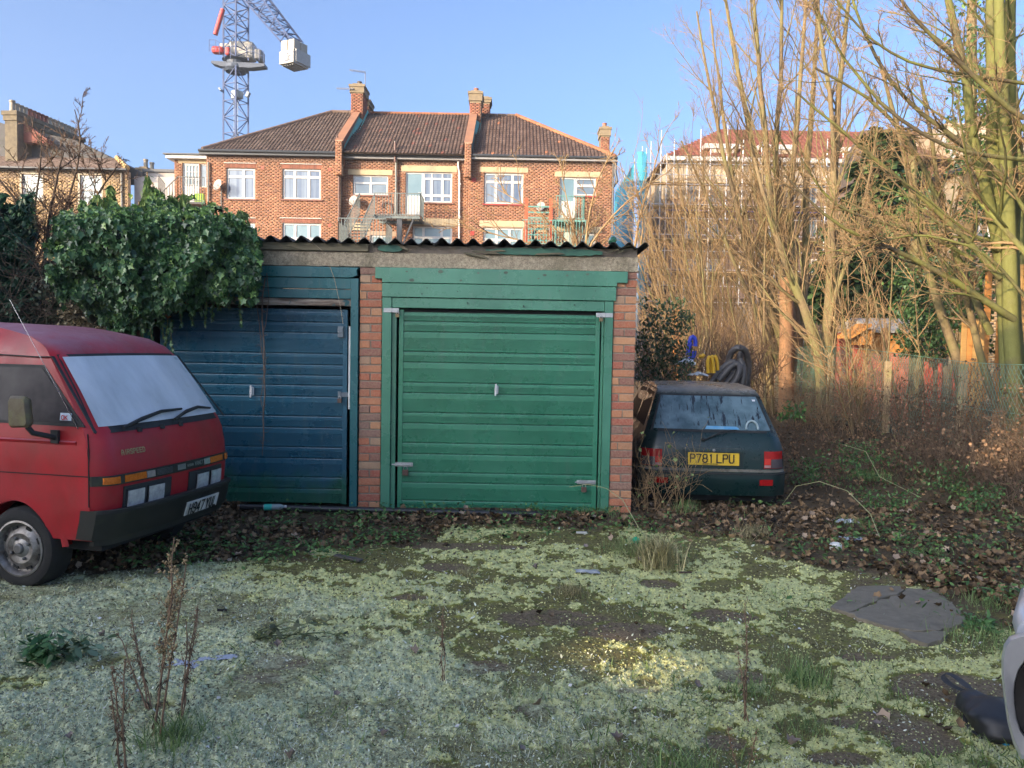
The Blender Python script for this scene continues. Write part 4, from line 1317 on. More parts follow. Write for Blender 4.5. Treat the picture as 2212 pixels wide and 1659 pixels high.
def rear_text(txt, size, x0, z, mat, parent, off, stroke=.16, cw=.8, gap=1.9):
    nose = [(.53, .045), (.74, .06), (.86, .085)]
    y = interp(nose, z) + (cb(x0 / .79) if off < .01 else 0) - off
    return letters(txt, size, mat, parent, (x0, y, z), ((1, 0, 0), (0, (interp(nose, z + .05) - interp(nose, z)) / .05, -1), (0, 1, 0)), stroke=stroke, cw=cw, depth=.002, gap=gap)
rear_text('P781 LPU', .086, -.250, .600, m_ink, ypl, .0175, .15, .82, 1.4)
rear_text('LEX ROVER CHELMSFORD', .011, -.125, .577, m_ink, ypl, .0155, .2, .8)
m_dim = M('dull_badge', (.10, .11, .10), rough=.4, metal=.4)
rear_text('ROVER', .022, -.50, .655, m_dim, car, .004)
rear_text('114 GSI', .024, .385, .635, m_dim, car, .004)
mb = MB()
for a, b in (((-.53, .515), (-.53, .545)), ): pass
# rear glass
t = NT('misted_rear_glass')
co = t.co(); n1 = t.noise(5, 5, .6); n2 = t.noise(26, 4, .7, stretch=(1, .12, .12))
c = t.mix(t.ramp(n1, [(.35, 0.0), (.65, 1.0)]), (.045, .085, .10), (.13, .20, .23))
sx = t.new('ShaderNodeSeparateXYZ'); t.l.new(co, sx.inputs[0])
c = t.mix(t.math('MULTIPLY', t.ramp(n2, [(.56, 0.0), (.60, 1.0)]), t.ramp(sx.outputs[2], [(.98, 0.0), (1.06, 1.0)])), c, (.015, .022, .03))
c = t.mix(t.ramp(t.math('ADD', t.math('MULTIPLY', sx.outputs[2], -6), t.math('MULTIPLY', n1, 1.1)), [(.0, 0.0), (.3, 0.0)]), c, (.05, .25, .45))
c = t.mix(t.ramp(t.math('SUBTRACT', t.math('ADD', t.math('MULTIPLY', t.math('SUBTRACT', 1.02, sx.outputs[2]), 4.0), t.math('MULTIPLY', n1, .9)), .45), [(.35, 0.0), (.5, .8)]), c, (.24, .33, .36))
t.col(c); t.set('Roughness', .22); t.set('Specular IOR Level', .7); m_rg = t.m
hwz = lambda L, m_=0: (.90 - .02)
mb = MB(); mb.sheet(body_patch(car_b, .435, .128, -.93, .93, .004)); mb.build('window_seal', m_rubber, car, smooth='auto')
mb = MB(); mb.sheet(body_patch(car_b, .420, .146, -.895, .895, .008)); rg = mb.build('rear_window', m_rg, car, smooth='auto')
def rgp(L, u, off=.012):
    z = car_b.ztop(L); return car_b.P(L, z, u / car_b.hw(z)) + Vector((0, -off * .8, off * .6))
mb = MB(); mb.sheet([[rgp(.395, .48), rgp(.395, .52)], [rgp(.380, .485), rgp(.380, .515)]]); mb.build('sticker', M('white_sticker', (.7, .7, .7)), rg)
mb = MB(); mb.tube([rgp(.165, .44 + .065 * math.cos(a) * 1.0, .011) + Vector((0, .06 * math.sin(a) * .62, .075 * math.sin(a))) for a in np.linspace(-.2, PI + .2, 14)], .012, 6); mb.build('window_ring', M('pale_ring', (.38, .48, .50)), rg)
mb = MB(); mb.sheet([[rgp(.150, -.08), rgp(.150, .30)], [rgp(.175, -.06), rgp(.172, .27)]]); mb.build('blue_bag_behind_glass', M('blue_bag', (.05, .26, .50), (.2, .4, .55), scale=12), rg)
mb = MB(); mb.tube([(-.10, .045, .845), (.04, .075, .905), (.16, .09, .935)], [.008, .006, .004], 6); mb.lathe([(.02, 0), (.015, -.03), (.0, -.032)], (-.11, .08, .845), 10, 'Y'); mb.tube([(-.06, .05, .868), (.10, .09, .945), (.26, .13, .955)], .006, 5)
mb.build('rear_wiper', m_rubber, car, smooth='auto')
for sd in (1, -1):
    side_panel(car_b, [(.62, 1.33), (1.30, 1.345), (1.36, .955), (.50, .945)], .004, 'side_window', m_cg, car, sd)
    side_panel(car_b, [(1.42, 1.345), (1.98, 1.335), (2.62, .975), (1.45, .955)], .004, 'side_window', m_cg, car, sd)
    band_on_side(car_b, [(.55, 1.372), (1.95, 1.392)], .014, .004, 'roof_gutter', m_rubber, car, sd)
    mb = MB(); mb.prism([(2.28, .93), (2.28, 1.03), (2.36, 1.05), (2.42, 1.0), (2.42, .93)], sd * .82, sd * .96, 'X'); mb.tube([(sd * .74, 2.34, .93), (sd * .86, 2.34, .96)], .02, 6)
    mb.build('wing_mirror', m_rubber, car, bevel=.01)
mb = MB(); mb.sheet(body_patch(car_b, 2.2, 2.8, -.9, .9, .005)); mb.build('windscreen', m_sglass, car, smooth='auto')

# ------------------------------------------------------------------ silver car at the picture's edge
mo = at(2235, 1500, 1.22)
sv = thing('silver_car', 'silver car beside the black bag, only its wing mirror reaching into view', 'car', (mo.x + .30, 1.3, 0), 0, local=True)
t = NT('silver_paint'); t.col(t.mix(t.noise(40, 3, .5), (.52, .53, .56), (.66, .66, .67))); t.set('Metallic', .35); t.set('Roughness', .3); t.set('Coat Weight', .5); m_sil = t.m
def svl(px, py, Y): q = at(px, py, Y); return Vector((q.x - sv.location.x, q.y - sv.location.y, q.z))
# shell outline seen from behind the glass: silver rim, dark glass set in
out = [(2163, 1420), (2168, 1392), (2180, 1374), (2205, 1366), (2260, 1366), (2300, 1380), (2312, 1430), (2305, 1500), (2285, 1570), (2250, 1618), (2222, 1640), (2205, 1640), (2188, 1605), (2176, 1560), (2167, 1500), (2163, 1455)]
inn = [(2192, 1475), (2200, 1448), (2214, 1428), (2232, 1420), (2262, 1420), (2286, 1430), (2294, 1450), (2288, 1500), (2272, 1548), (2246, 1580), (2228, 1592), (2216, 1592), (2204, 1576), (2196, 1552), (2191, 1520), (2190, 1495)]
cen = (2236, 1500)
def ringp(poly, Y, k=1.0): return [svl(cen[0] + (x - cen[0]) * k, cen[1] + (y - cen[1]) * k, Y) for x, y in poly + poly[:1]]
mb = MB(); mb.sheet([ringp(inn, 1.215), ringp(inn, 1.19, 1.04), ringp(out, 1.185, .93), ringp(out, 1.20, .985), ringp(out, 1.235), ringp(out, 1.27, .97), ringp(out, 1.30, .85), ringp(out, 1.33, .55), ringp(out, 1.34, .02)])
wmr = mb.build('wing_mirror', m_sil, sv, smooth='auto')
mb = MB(); mb.sheet([ringp(inn, 1.2149, .999), ringp(inn, 1.225, .96), ringp(inn, 1.226, .02)]); mb.build('mirror_glass', M('mirror_glass_dark', (.05, .045, .045), (.03, .03, .03), rough=.06, metal=.0, spec=.9), wmr, smooth='auto')
mb = MB(); mb.tube([svl(2240, 1372, 1.26), svl(2225, 1345, 1.30), svl(2235, 1290, 1.38), svl(2300, 1290, 1.45), Vector((.16, .08, .93))], [.030, .026, .024, .03, .03], 12); mb.build('mirror_arm', m_sil, wmr, smooth='auto')
mb = car_b.shell(20); car_b.sides(mb); sb = mb.build('body', m_sil, sv, smooth='auto')
sb.rotation_euler = (0, 0, rad(-38)); q = Matrix.Rotation(rad(-38), 3, 'Z') @ Vector((-.72, 2.45, 0)); sb.location = (1.04 - q.x - sv.location.x, 1.34 - q.y - sv.location.y, 0)
for sd in (1, -1):
    side_panel(car_b, [(.62, 1.33), (1.30, 1.345), (1.36, .955), (.50, .945)], .004, 'side_window', m_cg, sb, sd); side_panel(car_b, [(1.42, 1.345), (1.98, 1.335), (2.62, .975), (1.45, .955)], .004, 'side_window', m_cg, sb, sd)
mb = MB(); mb.sheet(body_patch(car_b, 2.2, 2.8, -.9, .9, .005)); mb.build('windscreen', m_cg, sb, smooth='auto'); mb = MB(); mb.sheet(body_patch(car_b, .42, .146, -.9, .9, .005)); mb.build('rear_window', m_cg, sb, smooth='auto')
for yy in (.62, 3.05):
    for sd in (1, -1):
        mb = MB(); mb.lathe([(.0, .01 * sd), (.17, .0), (.18, .02 * sd), (.26, .01 * sd), (.27, -.02 * sd), (.27, -.15 * sd)], (sd * .785, yy, .27), 24, 'X'); mb.build('wheel', M('tyre_rubber', (.01, .01, .01)), sb, smooth='auto')

# ================================================================== HOUSES BEHIND THE CAMERA (they shade the yard)
m_shadebrick = M('soot_brick', (.24, .15, .10), (.17, .11, .08), rough=.9, scale=3)
m_slate = M('grey_slate', (.09, .09, .10), (.06, .06, .07), rough=.7, scale=5)
def shade_house(x0, x1, ridge, label, eave=6.2, y0=-10.0, dep=8.0):
    t_ = thing('terraced_house', label, 'house', ((x0 + x1) / 2, y0 - dep / 2, 0))
    def sh(mb):      # walls skewed along the sun so the added gap passes a sunbeam
        mb.v = [(x + (y - y0) * math.tan(rad(SUN_AZ - 180)), y, z) for x, y, z in mb.v]; return mb
    mb = MB(); mb.box(x0, x1, y0 - dep, y0 + 3.2, -.2, eave); sh(mb).build('wall', m_shadebrick, t_)
    mb = MB(); mb.prism([(y0 + 3.4, eave - .1), (y0, ridge), (y0 - dep * .45, ridge), (y0 - dep - .2, eave - .1)], x0, x1, 'X'); sh(mb).build('roof', m_slate, t_)
    mb = MB(); mb.box(x0 + .3, x0 + 1.0, y0 - 1.4, y0 - .6, ridge - .5, ridge + .25); sh(mb).build('chimney', m_shadebrick, t_)
    mb = MB()
    for k in range(int((x1 - x0) / 3)):
        for z in (1.0, 3.9): mb.box(x0 + .8 + 3 * k, x0 + 1.9 + 3 * k, y0 + 3.18, y0 + 3.23, z, z + 1.5)
    sh(mb).build('window', M('dim_glass', (.10, .12, .14), rough=.1), t_)
shade_house(-33, -24.5, 9.7, 'row of slate roofed houses behind the photographer, farthest along the street')
shade_house(-24.5, -14.80, 9.55, 'slate roofed house behind the photographer, nearer side of the gap left for a sunbeam')
shade_house(-13.85, -9.3, 8.8, 'slate roofed end house behind the photographer, beyond the gap left for a sunbeam')
tb = thing('board_fence', 'unseen board screen added out of view, slotted to shape the sun patch', 'fence', (-3.9, -.3, 0))  # unseen screen added up-sun; its slot makes the sunlit streak
m_slotb = M('sun_slot_board', (.16, .12, .08), (.11, .08, .06), rough=.9, scale=5, stretch=(1, 1, 9))
d_ = Vector((-SDIR.x, -SDIR.y, 0)).normalized(); s_ = Vector((d_.y, -d_.x, 0))
base = Vector((.66, 3.93, 0)) - d_ * 6.2
zz = 6.2 * math.tan(rad(SUN_EL))
for (a, b) in ((0, .45), (.45, .90), (.90, zz - .06), (zz + .065, zz + .35), (zz + .35, zz + .75), (zz + .75, zz + 1.15), (zz + 1.15, zz + 1.6), (zz + 1.6, zz + 2.0)):
    mb = MB(); mb.bar(base - s_ * .9 + Vector((0, 0, (a + b) / 2)), base + s_ * .9 + Vector((0, 0, (a + b) / 2)), .03, .03)
    p, q = base - s_ * .9, base + s_ * .9; n_ = d_ * .012
    mb = MB(); mb.add([p - n_ + Vector((0, 0, a)), q - n_ + Vector((0, 0, a)), q - n_ + Vector((0, 0, b)), p - n_ + Vector((0, 0, b)), p + n_ + Vector((0, 0, a)), q + n_ + Vector((0, 0, a)), q + n_ + Vector((0, 0, b)), p + n_ + Vector((0, 0, b))],
                   [(0, 1, 2, 3), (7, 6, 5, 4), (0, 4, 5, 1), (3, 2, 6, 7), (0, 3, 7, 4), (1, 5, 6, 2)])
    mb.build('board', m_slotb, tb)

# ================================================================== HELPERS FOR HOUSES
def mat_faces(name, rough=.85, spec=.2, noise_amt=.35, bump=0):
    """colour from the piece colour with grime on top"""
    if name in MATS: return MATS[name]
    t = NT(name); a = t.attr(); n = t.noise(1.1, 6, .7); n2 = t.noise(14, 4, .7)
    c = t.mix(1.0, a.outputs['Color'], t.ramp(n, [(.3, 1 - noise_amt), (.7, 1.1)]), 'MULTIPLY')
    c = t.mix(1.0, c, t.ramp(n2, [(.3, .82), (.7, 1.12)]), 'MULTIPLY')
    t.col(c); t.set('Roughness', rough); t.set('Specular IOR Level', spec); MATS[name] = t.m
    return t.m


def brickwork(parent, x0, x1, z0, z1, Y, holes=(), cols=None, seed=0, course=.0762, eave_shade_dirt=None, name='brickwork', X=None, mortar=(.40, .30, .22)):
    """real bricks of a wall facing -Y (or facing +/-X when X=(x, sign): then x0, x1 run along Y)"""
    r = np.random.default_rng(seed); cols = cols or [((.34, .145, .075), .45), ((.30, .125, .07), .30), ((.37, .175, .095), .18), ((.24, .105, .07), .07)]
    ca = np.array([c for c, _ in cols]); pa = np.array([p for _, p in cols]); pa = pa / pa.sum()
    R_ = []
    n = int((z1 - z0) / course)
    for k in range(n):
        zb = z0 + k * course; zt = zb + course - .016; zm = (zb + zt) / 2
        iv = [(x0, x1)]
        for (hx0, hx1, hz0, hz1) in holes:
            if hz0 - .01 < zm < hz1 + .01:
                iv = [q for (a, b) in iv for q in ((a, min(b, hx0)), (max(a, hx1), b)) if q[1] - q[0] > .03]
        for (a, b) in iv:
            x = a - (.1125 if k % 2 else 0); j = 0
            while x < b:
                L = .225
                xa, xb = max(x, a), min(x + L - .012, b)
                if xb - xa > .015: R_.append((xa, xb, zb, zt, j % 2))
                x += L; j += 1
    R_ = np.array(R_); m = len(R_)
    d = .006 + r.normal(0, .0008, m)
    xa, xb, za, zb_ = R_[:, 0], R_[:, 1], R_[:, 2], R_[:, 3]
    if X is None:
        P = lambda x, z, o: np.stack([x, Y - o, z], 1)
    else:
        P = lambda x, z, o: np.stack([X[0] + X[1] * o, x, z], 1)
    zero = np.zeros(m)
    V = np.stack([P(xa, za, d), P(xb, za, d), P(xb, zb_, d), P(xa, zb_, d), P(xa, za, zero), P(xb, za, zero), P(xb, zb_, zero), P(xa, zb_, zero)], 1).reshape(-1, 3)
    F0 = np.array([(0, 1, 2, 3), (4, 5, 1, 0), (3, 2, 6, 7), (0, 3, 7, 4), (1, 5, 6, 2)])
    F = (F0[None] + (np.arange(m) * 8)[:, None, None]).reshape(-1, 4)
    ci = r.choice(len(ca), m, p=pa); c = ca[ci] * (1 + r.normal(0, .09, (m, 1)))
    c[R_[:, 4] == 1] *= .92
    if eave_shade_dirt is not None:
        k = np.clip((za - eave_shade_dirt) / .25, 0, 1)[:, None] * .55; c = c * (1 - k) + np.array((.11, .08, .07)) * k  # top courses darkened by painted eave shade as well as dirt
    o = npmesh(name, V, F, mat_faces('house_bricks'), parent, 'stuff', np.repeat(np.clip(c, .01, 1), 5, 0))
    return o


def wall_slab(parent, x0, x1, z0, z1, Y, holes, mat, dep=.25, name='wall'):
    """mortar-coloured backing wall with real openings"""
    xs_ = sorted({x0, x1, *[h[0] for h in holes], *[h[1] for h in holes]}); zs_ = sorted({z0, z1, *[h[2] for h in holes], *[h[3] for h in holes]})
    xs_ = [x for x in xs_ if x0 <= x <= x1]; zs_ = [z for z in zs_ if z0 <= z <= z1]
    mb = MB()
    for a, b in zip(xs_, xs_[1:]):
        for c, d in zip(zs_, zs_[1:]):
            xm, zm = (a + b) / 2, (c + d) / 2
            if any(h[0] < xm < h[1] and h[2] < zm < h[3] for h in holes): continue
            mb.box(a, b, Y, Y + dep, c, d)
    return mb.build(name, mat, parent)


m_upvc = M('white_window_frame', (.54, .53, .51), (.48, .47, .46), rough=.4)
def glass_m(name, c1, c2, rough=.06, fold=None):  # bluish base tones paint in reflected sky
    t = NT(name); n = t.noise(.9, 4, .6); c = t.mix(t.ramp(n, [(.35, 0.0), (.65, 1.0)]), c1, c2)
    if fold:
        k = t.noise(7, 2, .5, stretch=(1, 1, .03)); c = t.mix(t.ramp(k, [(.4, 0.0), (.6, 1.0)]), c, fold)
    t.col(c); t.set('Roughness', rough); t.set('Specular IOR Level', .9); return t.m
m_gl1 = glass_m('window_glass_curtained', (.07, .10, .16), (.12, .16, .22), fold=(.17, .21, .26))
m_gl2 = glass_m('window_glass_frosted', (.11, .19, .23), (.17, .26, .30), .3)
m_gl3 = glass_m('window_glass_dark', (.10, .14, .18), (.19, .24, .28))


def window(parent, x0, x1, z0, z1, Y, cols, rows, glass=None, fw=.055, omit=(), name='window', rec=.07, label=None):
    """cols / rows: fractions of split lines; panes are sub-parts"""
    mb = MB(); y0, y1 = Y + rec, Y + rec + .06
    mb.box(x0, x0 + fw, y0, y1, z0, z1); mb.box(x1 - fw, x1, y0, y1, z0, z1); mb.box(x0 + fw, x1 - fw, y0, y1, z0, z0 + fw); mb.box(x0 + fw, x1 - fw, y0, y1, z1 - fw, z1)
    cx = [x0] + [x0 + (x1 - x0) * c for c in cols] + [x1]; rz = [z0] + [z0 + (z1 - z0) * c for c in rows] + [z1]
    h = fw * .55
    for c in cx[1:-1]: mb.box(c - h, c + h, y0 + .002, y1 - .002, z0 + fw * .5, z1 - fw * .5)
    for k, c in enumerate(rz[1:-1]): mb.box(x0 + fw * .5, x1 - fw * .5, y0 + .004, y1 - .004, c - h, c + h)
    w_ = mb.build(name, m_upvc, parent, label=label)
    for i in range(len(cx) - 1):
        for j in range(len(rz) - 1):
            a = cx[i] + (fw if i == 0 else h); b = cx[i + 1] - (fw if i == len(cx) - 2 else h); c = rz[j] + (fw if j == 0 else h); d = rz[j + 1] - (fw if j == len(rz) - 2 else h)
            mb = MB()
            # opening sash frame
            s = .028
            mb.box(a, a + s, y0 - .012, y0 + .02, c, d); mb.box(b - s, b, y0 - .012, y0 + .02, c, d); mb.box(a + s, b - s, y0 - .012, y0 + .02, c, c + s); mb.box(a + s, b - s, y0 - .012, y0 + .02, d - s, d)
            if (b - a) > .25 and (d - c) > .25: mb.build('sash', m_upvc, w_)
            mb = MB(); mb.box(a + .005, b - .005, y0 + .025, y0 + .032, c + .005, d - .005); mb.build('pane', glass or m_gl1, w_)
    mb = MB(); mb.box(x0, x1, y1 + .005, y1 + .02, z0, z1); mb.build('backing', m_dark, w_)
    return w_


def tiles(parent, ye, ze, yr, zr, xl, xr, c1, c2, seed=0, pw=.165, ph=.30, name='roof_tiles', lift=.028, odd=None):
    """interlocking ribbed tiles on a slope from eave (ye, ze) to ridge (yr, zr); xl(v), xr(v) bound the slope, v = 0 at the eave"""
    r = np.random.default_rng(seed); Ls = math.hypot(yr - ye, zr - ze); n = int(Ls / ph) + 1
    dy, dz = (yr - ye) / Ls, (zr - ze) / Ls; ny, nz = -dz, dy
    V = []; F = []; C = []; prof = [(0, 0), (.5, 0), (.62, 1), (.86, 1), (1.0, 0)]
    for k in range(n):
        s0 = k * ph; s1 = min(Ls, s0 + ph + .03); v = min(1, (s0 + ph / 2) / Ls); a, b = xl(v), xr(v)
        m = int((b - a) / pw)
        for j in range(m + 1):
            x = math.floor(a / pw) * pw + j * pw
            if x < a or x + pw > b + .02: 
                if x + pw < a or x > b: continue
            o = len(V)
            jit = r.normal(0, .003)
            for (s, up) in ((s0, .022), (s1, .0)):
                for (u, hgt) in prof:
                    xx = min(max(x + u * pw, a), b); hh = up + hgt * lift + jit
                    V.append((xx, ye + dy * s + ny * hh, ze + dz * s + nz * hh))
            for q in range(4): F.append((o + q, o + q + 1, o + 6 + q, o + 5 + q))
            t_ = r.random(); c = [c1[i] * (1 - t_) + c2[i] * t_ for i in range(3)]
            if odd and r.random() < odd[1]: c = odd[0]
            for q in range(4): C.append(c)
            # front lip
            V += [(min(max(x, a), b), ye + dy * s0, ze + dz * s0), (min(max(x + pw, a), b), ye + dy * s0, ze + dz * s0)]
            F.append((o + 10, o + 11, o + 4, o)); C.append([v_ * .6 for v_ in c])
    return npmesh(name, V, F, mat_faces('roof_tile_faces', .8, .25), parent, 'stuff', np.array(C))


def pots(parent, x, y, z, h, r, mat, name='chimney_pot'):
    mb = MB(); mb.lathe([(r * 1.05, 0), (r, .03), (r * .85, h * .25), (r * .82, h * .8), (r * 1.02, h * .86), (r * 1.02, h), (r * .7, h), (r * .7, h * .7)], (x, y, z), 12)
    return mb.build(name, mat, parent, smooth='auto')


# ================================================================== BRICK TERRACE OF FLATS
TY = 36.0
ter = thing('brick_apartment_block', 'long orange-brick block of flats with brown tiled roof rising behind the garages', 'building', (-5, 38, 0))
X_ = lambda px, py=430, Y=TY: at(px, py, Y).x
Z_ = lambda py, px=900, Y=TY: at(px, py, Y).z
def rectP(x0, x1, y0, y1, Y=TY):
    xm, ym = (x0 + x1) / 2, (y0 + y1) / 2
    return (at(x0, ym, Y).x, at(x1, ym, Y).x, at(xm, y1, Y).z, at(xm, y0, Y).z)


ze = Z_(343, 900); zbase = -.2
s1 = (X_(446), X_(735)); s2 = (X_(735), X_(1011)); s3 = (X_(1011), X_(1322))
W1 = rectP(489, 551, 363, 430); W2 = rectP(610, 693, 365, 431); W1b = rectP(489, 551, 481, 548); W2b = rectP(610, 693, 482, 549)
Y2 = TY + .28
W4 = rectP(762.5, 838, 379, 421.5, Y2); D5 = rectP(876, 914, 372, 463, Y2); W5 = rectP(914, 976.5, 372, 438, Y2); W5b = rectP(891, 976.5, 489, 548, Y2); W4b = rectP(800, 846, 508, 560, Y2)
W6 = rectP(1046, 1130, 374, 441); D7 = rectP(1209, 1243, 383, 471); W7 = rectP(1243, 1287, 384, 423); W6b = rectP(1044, 1129, 492, 550); W7b = rectP(1255, 1286, 504, 560)
m_mort = M('house_mortar', (.38, .27, .19), (.33, .235, .17), rough=.95, scale=3)
for (a, b), Y, hs, sd in (((s1), TY, [W1, W2, W1b, W2b], 1), ((s2), Y2, [W4, D5, W5, W5b, W4b], 2), ((s3), TY, [W6, D7, W7, W6b, W7b], 3)):
    wall_slab(ter, a, b, zbase, ze, Y, hs, m_mort)
    sold = [(h[0] - .05, h[1] + .05, h[3], h[3] + .20) for h in hs] if sd == 1 else [(h[0] - .2, h[1] + .2, h[3] - .0, h[3] + .20) for h in hs]
    brickwork(ter, a, b, 4.2, ze, Y, hs + sold, seed=sd, eave_shade_dirt=ze - .42)
# side and back of the block
mb = MB(); mb.box(s1[0], s1[0] + .25, TY + .26, 45, zbase, ze); mb.box(s3[1] - .25, s3[1], TY + .26, 45, zbase, ze); mb.box(s1[0] + .25, s3[1] - .25, 44.7, 45, zbase, ze); mb.build('wall', m_mort, ter)
# soldier courses over the windows of the first house
for h in (W1, W2, W1b, W2b):
    n = int((h[1] - h[0] + .1) / .0762)
    for k in range(n):
        x = h[0] - .05 + k * (h[1] - h[0] + .1) / n
        mb = MB(); mb.box(x + .005, x + .071, TY - .012, TY + .05, h[3] + .005, h[3] + .20)
        o = mb.build('brick', M('soldier_brick', (.36, .14, .08), (.24, .10, .07), rough=.9, rnd=.35), ter)
    mb = MB(); mb.box(h[0] - .1, h[1] + .05, TY - .06, TY + .02, h[3] + .205, h[3] + .235); mb.build('drip_board', M('white_board', (.62, .58, .52), rough=.6), ter)
m_cill = M('tile_sill', (.24, .11, .08), (.17, .08, .06), rough=.8); m_redcill = M('red_sill', (.36, .05, .04), rough=.6)
m_lint = M('cream_concrete_lintel', (.52, .40, .24), (.42, .33, .21), rough=.9, scale=5, dirt=(.25, .21, .15), dirt_scale=2)
for h, Y, m_ in ((W1, TY, m_cill), (W2, TY, m_cill), (W4, Y2, m_cill), (W5, Y2, m_cill), (W6, TY, m_redcill), (W7, TY, m_redcill)):
    mb = MB(); mb.box(h[0] - .07, h[1] + .1, Y - .07, Y + .06, h[2] - .065, h[2]); mb.build('sill', m_, ter)
for px0, px1, py0, py1, Y in ((752, 848, 366.5, 378, Y2), (867, 987, 358, 371, Y2), (1036, 1141, 361.5, 372.5, TY), (1198, 1300, 371, 382.5, TY), (880, 992, 472, 487, Y2), (1036, 1141, 477, 490, TY), (735, 800, 482, 497, Y2), (1160, 1300, 489, 502, TY)):
    r_ = rectP(px0, px1, py0, py1, Y); mb = MB(); mb.box(r_[0], r_[1], Y - .03, Y + .06, r_[2], r_[3]); mb.build('lintel', m_lint, ter)
window(ter, *W1, TY, (.585,), (.73,)); window(ter, *W2, TY, (.315, .68), (.74,)); window(ter, *W1b, TY, (.585,), (.72,), m_gl2); window(ter, *W2b, TY, (.32, .68), (.5,), m_gl2)
window(ter, *W4, Y2, (.5,), (.64,), m_gl3, label='bathroom window with open top light'); window(ter, *W5, Y2, (.29, .66), (.24, .80)); window(ter, *W5b, Y2, (.27, .73), (.6,), m_gl2); window(ter, *W4b, Y2, (.5,), (.6,), m_gl2)
window(ter, *W6, TY, (.30, .72), (.72,)); window(ter, *W7, TY, (), (.57,), m_gl3); window(ter, *W6b, TY, (.33, .66), (.55,), m_gl2); window(ter, *W7b, TY, (), (.6,), m_gl2)


def pdoor(parent, x0, x1, z0, z1, Y, glz, label):
    mb = MB(); f = .07; y0 = Y + .06
    mb.box(x0, x0 + f, y0, y0 + .07, z0, z1); mb.box(x1 - f, x1, y0, y0 + .07, z0, z1); mb.box(x0 + f, x1 - f, y0, y0 + .07, z1 - f, z1); mb.box(x0 + f, x1 - f, y0, y0 + .07, z0, z0 + f)
    mb.box(x0 + f, x1 - f, y0 + .01, y0 + .06, z0 + f, z0 + (z1 - z0) * glz)
    d = mb.build('door', m_upvc, parent, bevel=.006, label=label)
    mb = MB(); mb.box(x0 + f * 1.8, x1 - f * 1.8, y0 - .003, y0 + .012, z0 + f * 2, z0 + (z1 - z0) * glz - .08); mb.build('door_panel', m_upvc, d, bevel=.004)
    mb = MB(); mb.box(x0 + f, x1 - f, y0 + .025, y0 + .035, z0 + (z1 - z0) * glz + .002, z1 - f); mb.build('pane', m_gl2, d)
    mb = MB(); mb.box(x1 - .12, x1 - .09, y0 - .04, y0 + .0, z0 + 1.0, z0 + 1.04); mb.box(x1 - .24, x1 - .09, y0 - .05, y0 - .035, z0 + 1.01, z0 + 1.03); mb.build('handle', m_steel, d)
pdoor(ter, *D5, Y2, .45, 'white door with tall frosted pane'); pdoor(ter, *D7, TY, .42, 'white door with clear upper pane')
# coloured brick tiles and small fittings
for (px, py) in ((1023.5, 389), (1020, 505)):
    r_ = rectP(px - 4.5, px + 4.5, py - 5, py + 4); mb = MB(); mb.box(r_[0], r_[1], TY - .03, TY, r_[2], r_[3]); mb.build('air_brick', M('red_air_brick', (.42, .04, .03)), ter)
for (px, py, Y) in ((567, 362, TY), (712, 366, TY), (737, 369, TY), (712, 487, TY)):
    r_ = rectP(px - 3.5, px + 3.5, py - 4, py + 4, Y); mb = MB(); mb.box(r_[0], r_[1], Y - .014, Y, r_[2], r_[3]); mb.build('air_brick', M('dull_red_air_brick', (.33, .09, .05)), ter)
# gutters, fascia
m_gut = M('dark_gutter', (.05, .055, .065), (.035, .04, .045), rough=.45); m_fas = M('grey_fascia', (.30, .30, .31), (.22, .22, .23), rough=.7)
for (a, b), Y, mf in (((s1[0] - .25, s1[1] + .12), TY, m_gut), ((s2[0] + .12, s2[1] - .1), Y2, m_fas), ((s3[0] - .1, s3[1] + .18), TY, m_fas)):
    mb = MB(); mb.box(a, b, Y - .26, Y + .06, ze - .02, ze + .14); mb.build('fascia', mf, ter)
    mb = MB(); mb.tube([(a, Y - .31, ze + .14), (b, Y - .31, ze + .13)], .062, 8); mb.build('gutter', m_gut, ter, smooth='auto')
# downpipes
m_iron = M('rust_brown_pipe', (.17, .08, .06), (.11, .06, .05), rough=.6); m_wpipe = M('white_pipe', (.62, .62, .60), rough=.5); m_gpipe = M('grey_pipe', (.22, .22, .20), rough=.6)
def pipe(px, py0, py1, Y, m_, r=.05, x_end=None, name='downpipe'):
    a = at(px, py0, Y); b = at(px, py1, Y); mb = MB()
    pts = [(a.x, Y, a.z)] + ([(a.x, Y, a.z - .3), (X_(x_end, py0, Y), Y, a.z - .6)] if x_end else []) + [(X_(x_end or px, (py0 + py1) / 2, Y), Y, b.z)]
    mb.tube(pts, r, 7)
    z = pts[-1][2]
    while z < a.z - .6: mb.lathe([(r * 1.3, 0), (r * 1.3, .08)], (pts[-1][0], Y, z), 7); z += 1.5
    return mb.build(name, m_, ter, smooth='auto')
pipe(728, 294, 540, TY - .10, m_iron, .045, 732.5); pipe(853.5, 305, 462, Y2 - .12, m_gpipe, .055, 856); pipe(990, 346, 540, Y2 - .10, m_wpipe, .045, 993); pipe(1325, 350, 545, TY - .05, m_gut, .05)
pipe(450, 350, 545, TY - .09, m_gpipe, .04); pipe(478, 400, 545, TY - .06, m_gpipe, .025, name='cable')
mb = MB(); mb.tube([at(845, 462, Y2 - .1), at(845, 445, Y2 - .1), at(838, 436, Y2 - .1), at(826, 438, Y2 - .1), at(824, 448, Y2 - .1)], .035, 7); mb.build('waste_pipe', m_iron, ter, smooth='auto')
mb = MB(); mb.tube([at(1331, 345, TY - .1), at(1329, 372, TY - .1), at(1333, 392, TY - .1), at(1326, 400, TY - .1)], .07, 8); mb.build('waste_pipe', m_gut, ter, smooth='auto')
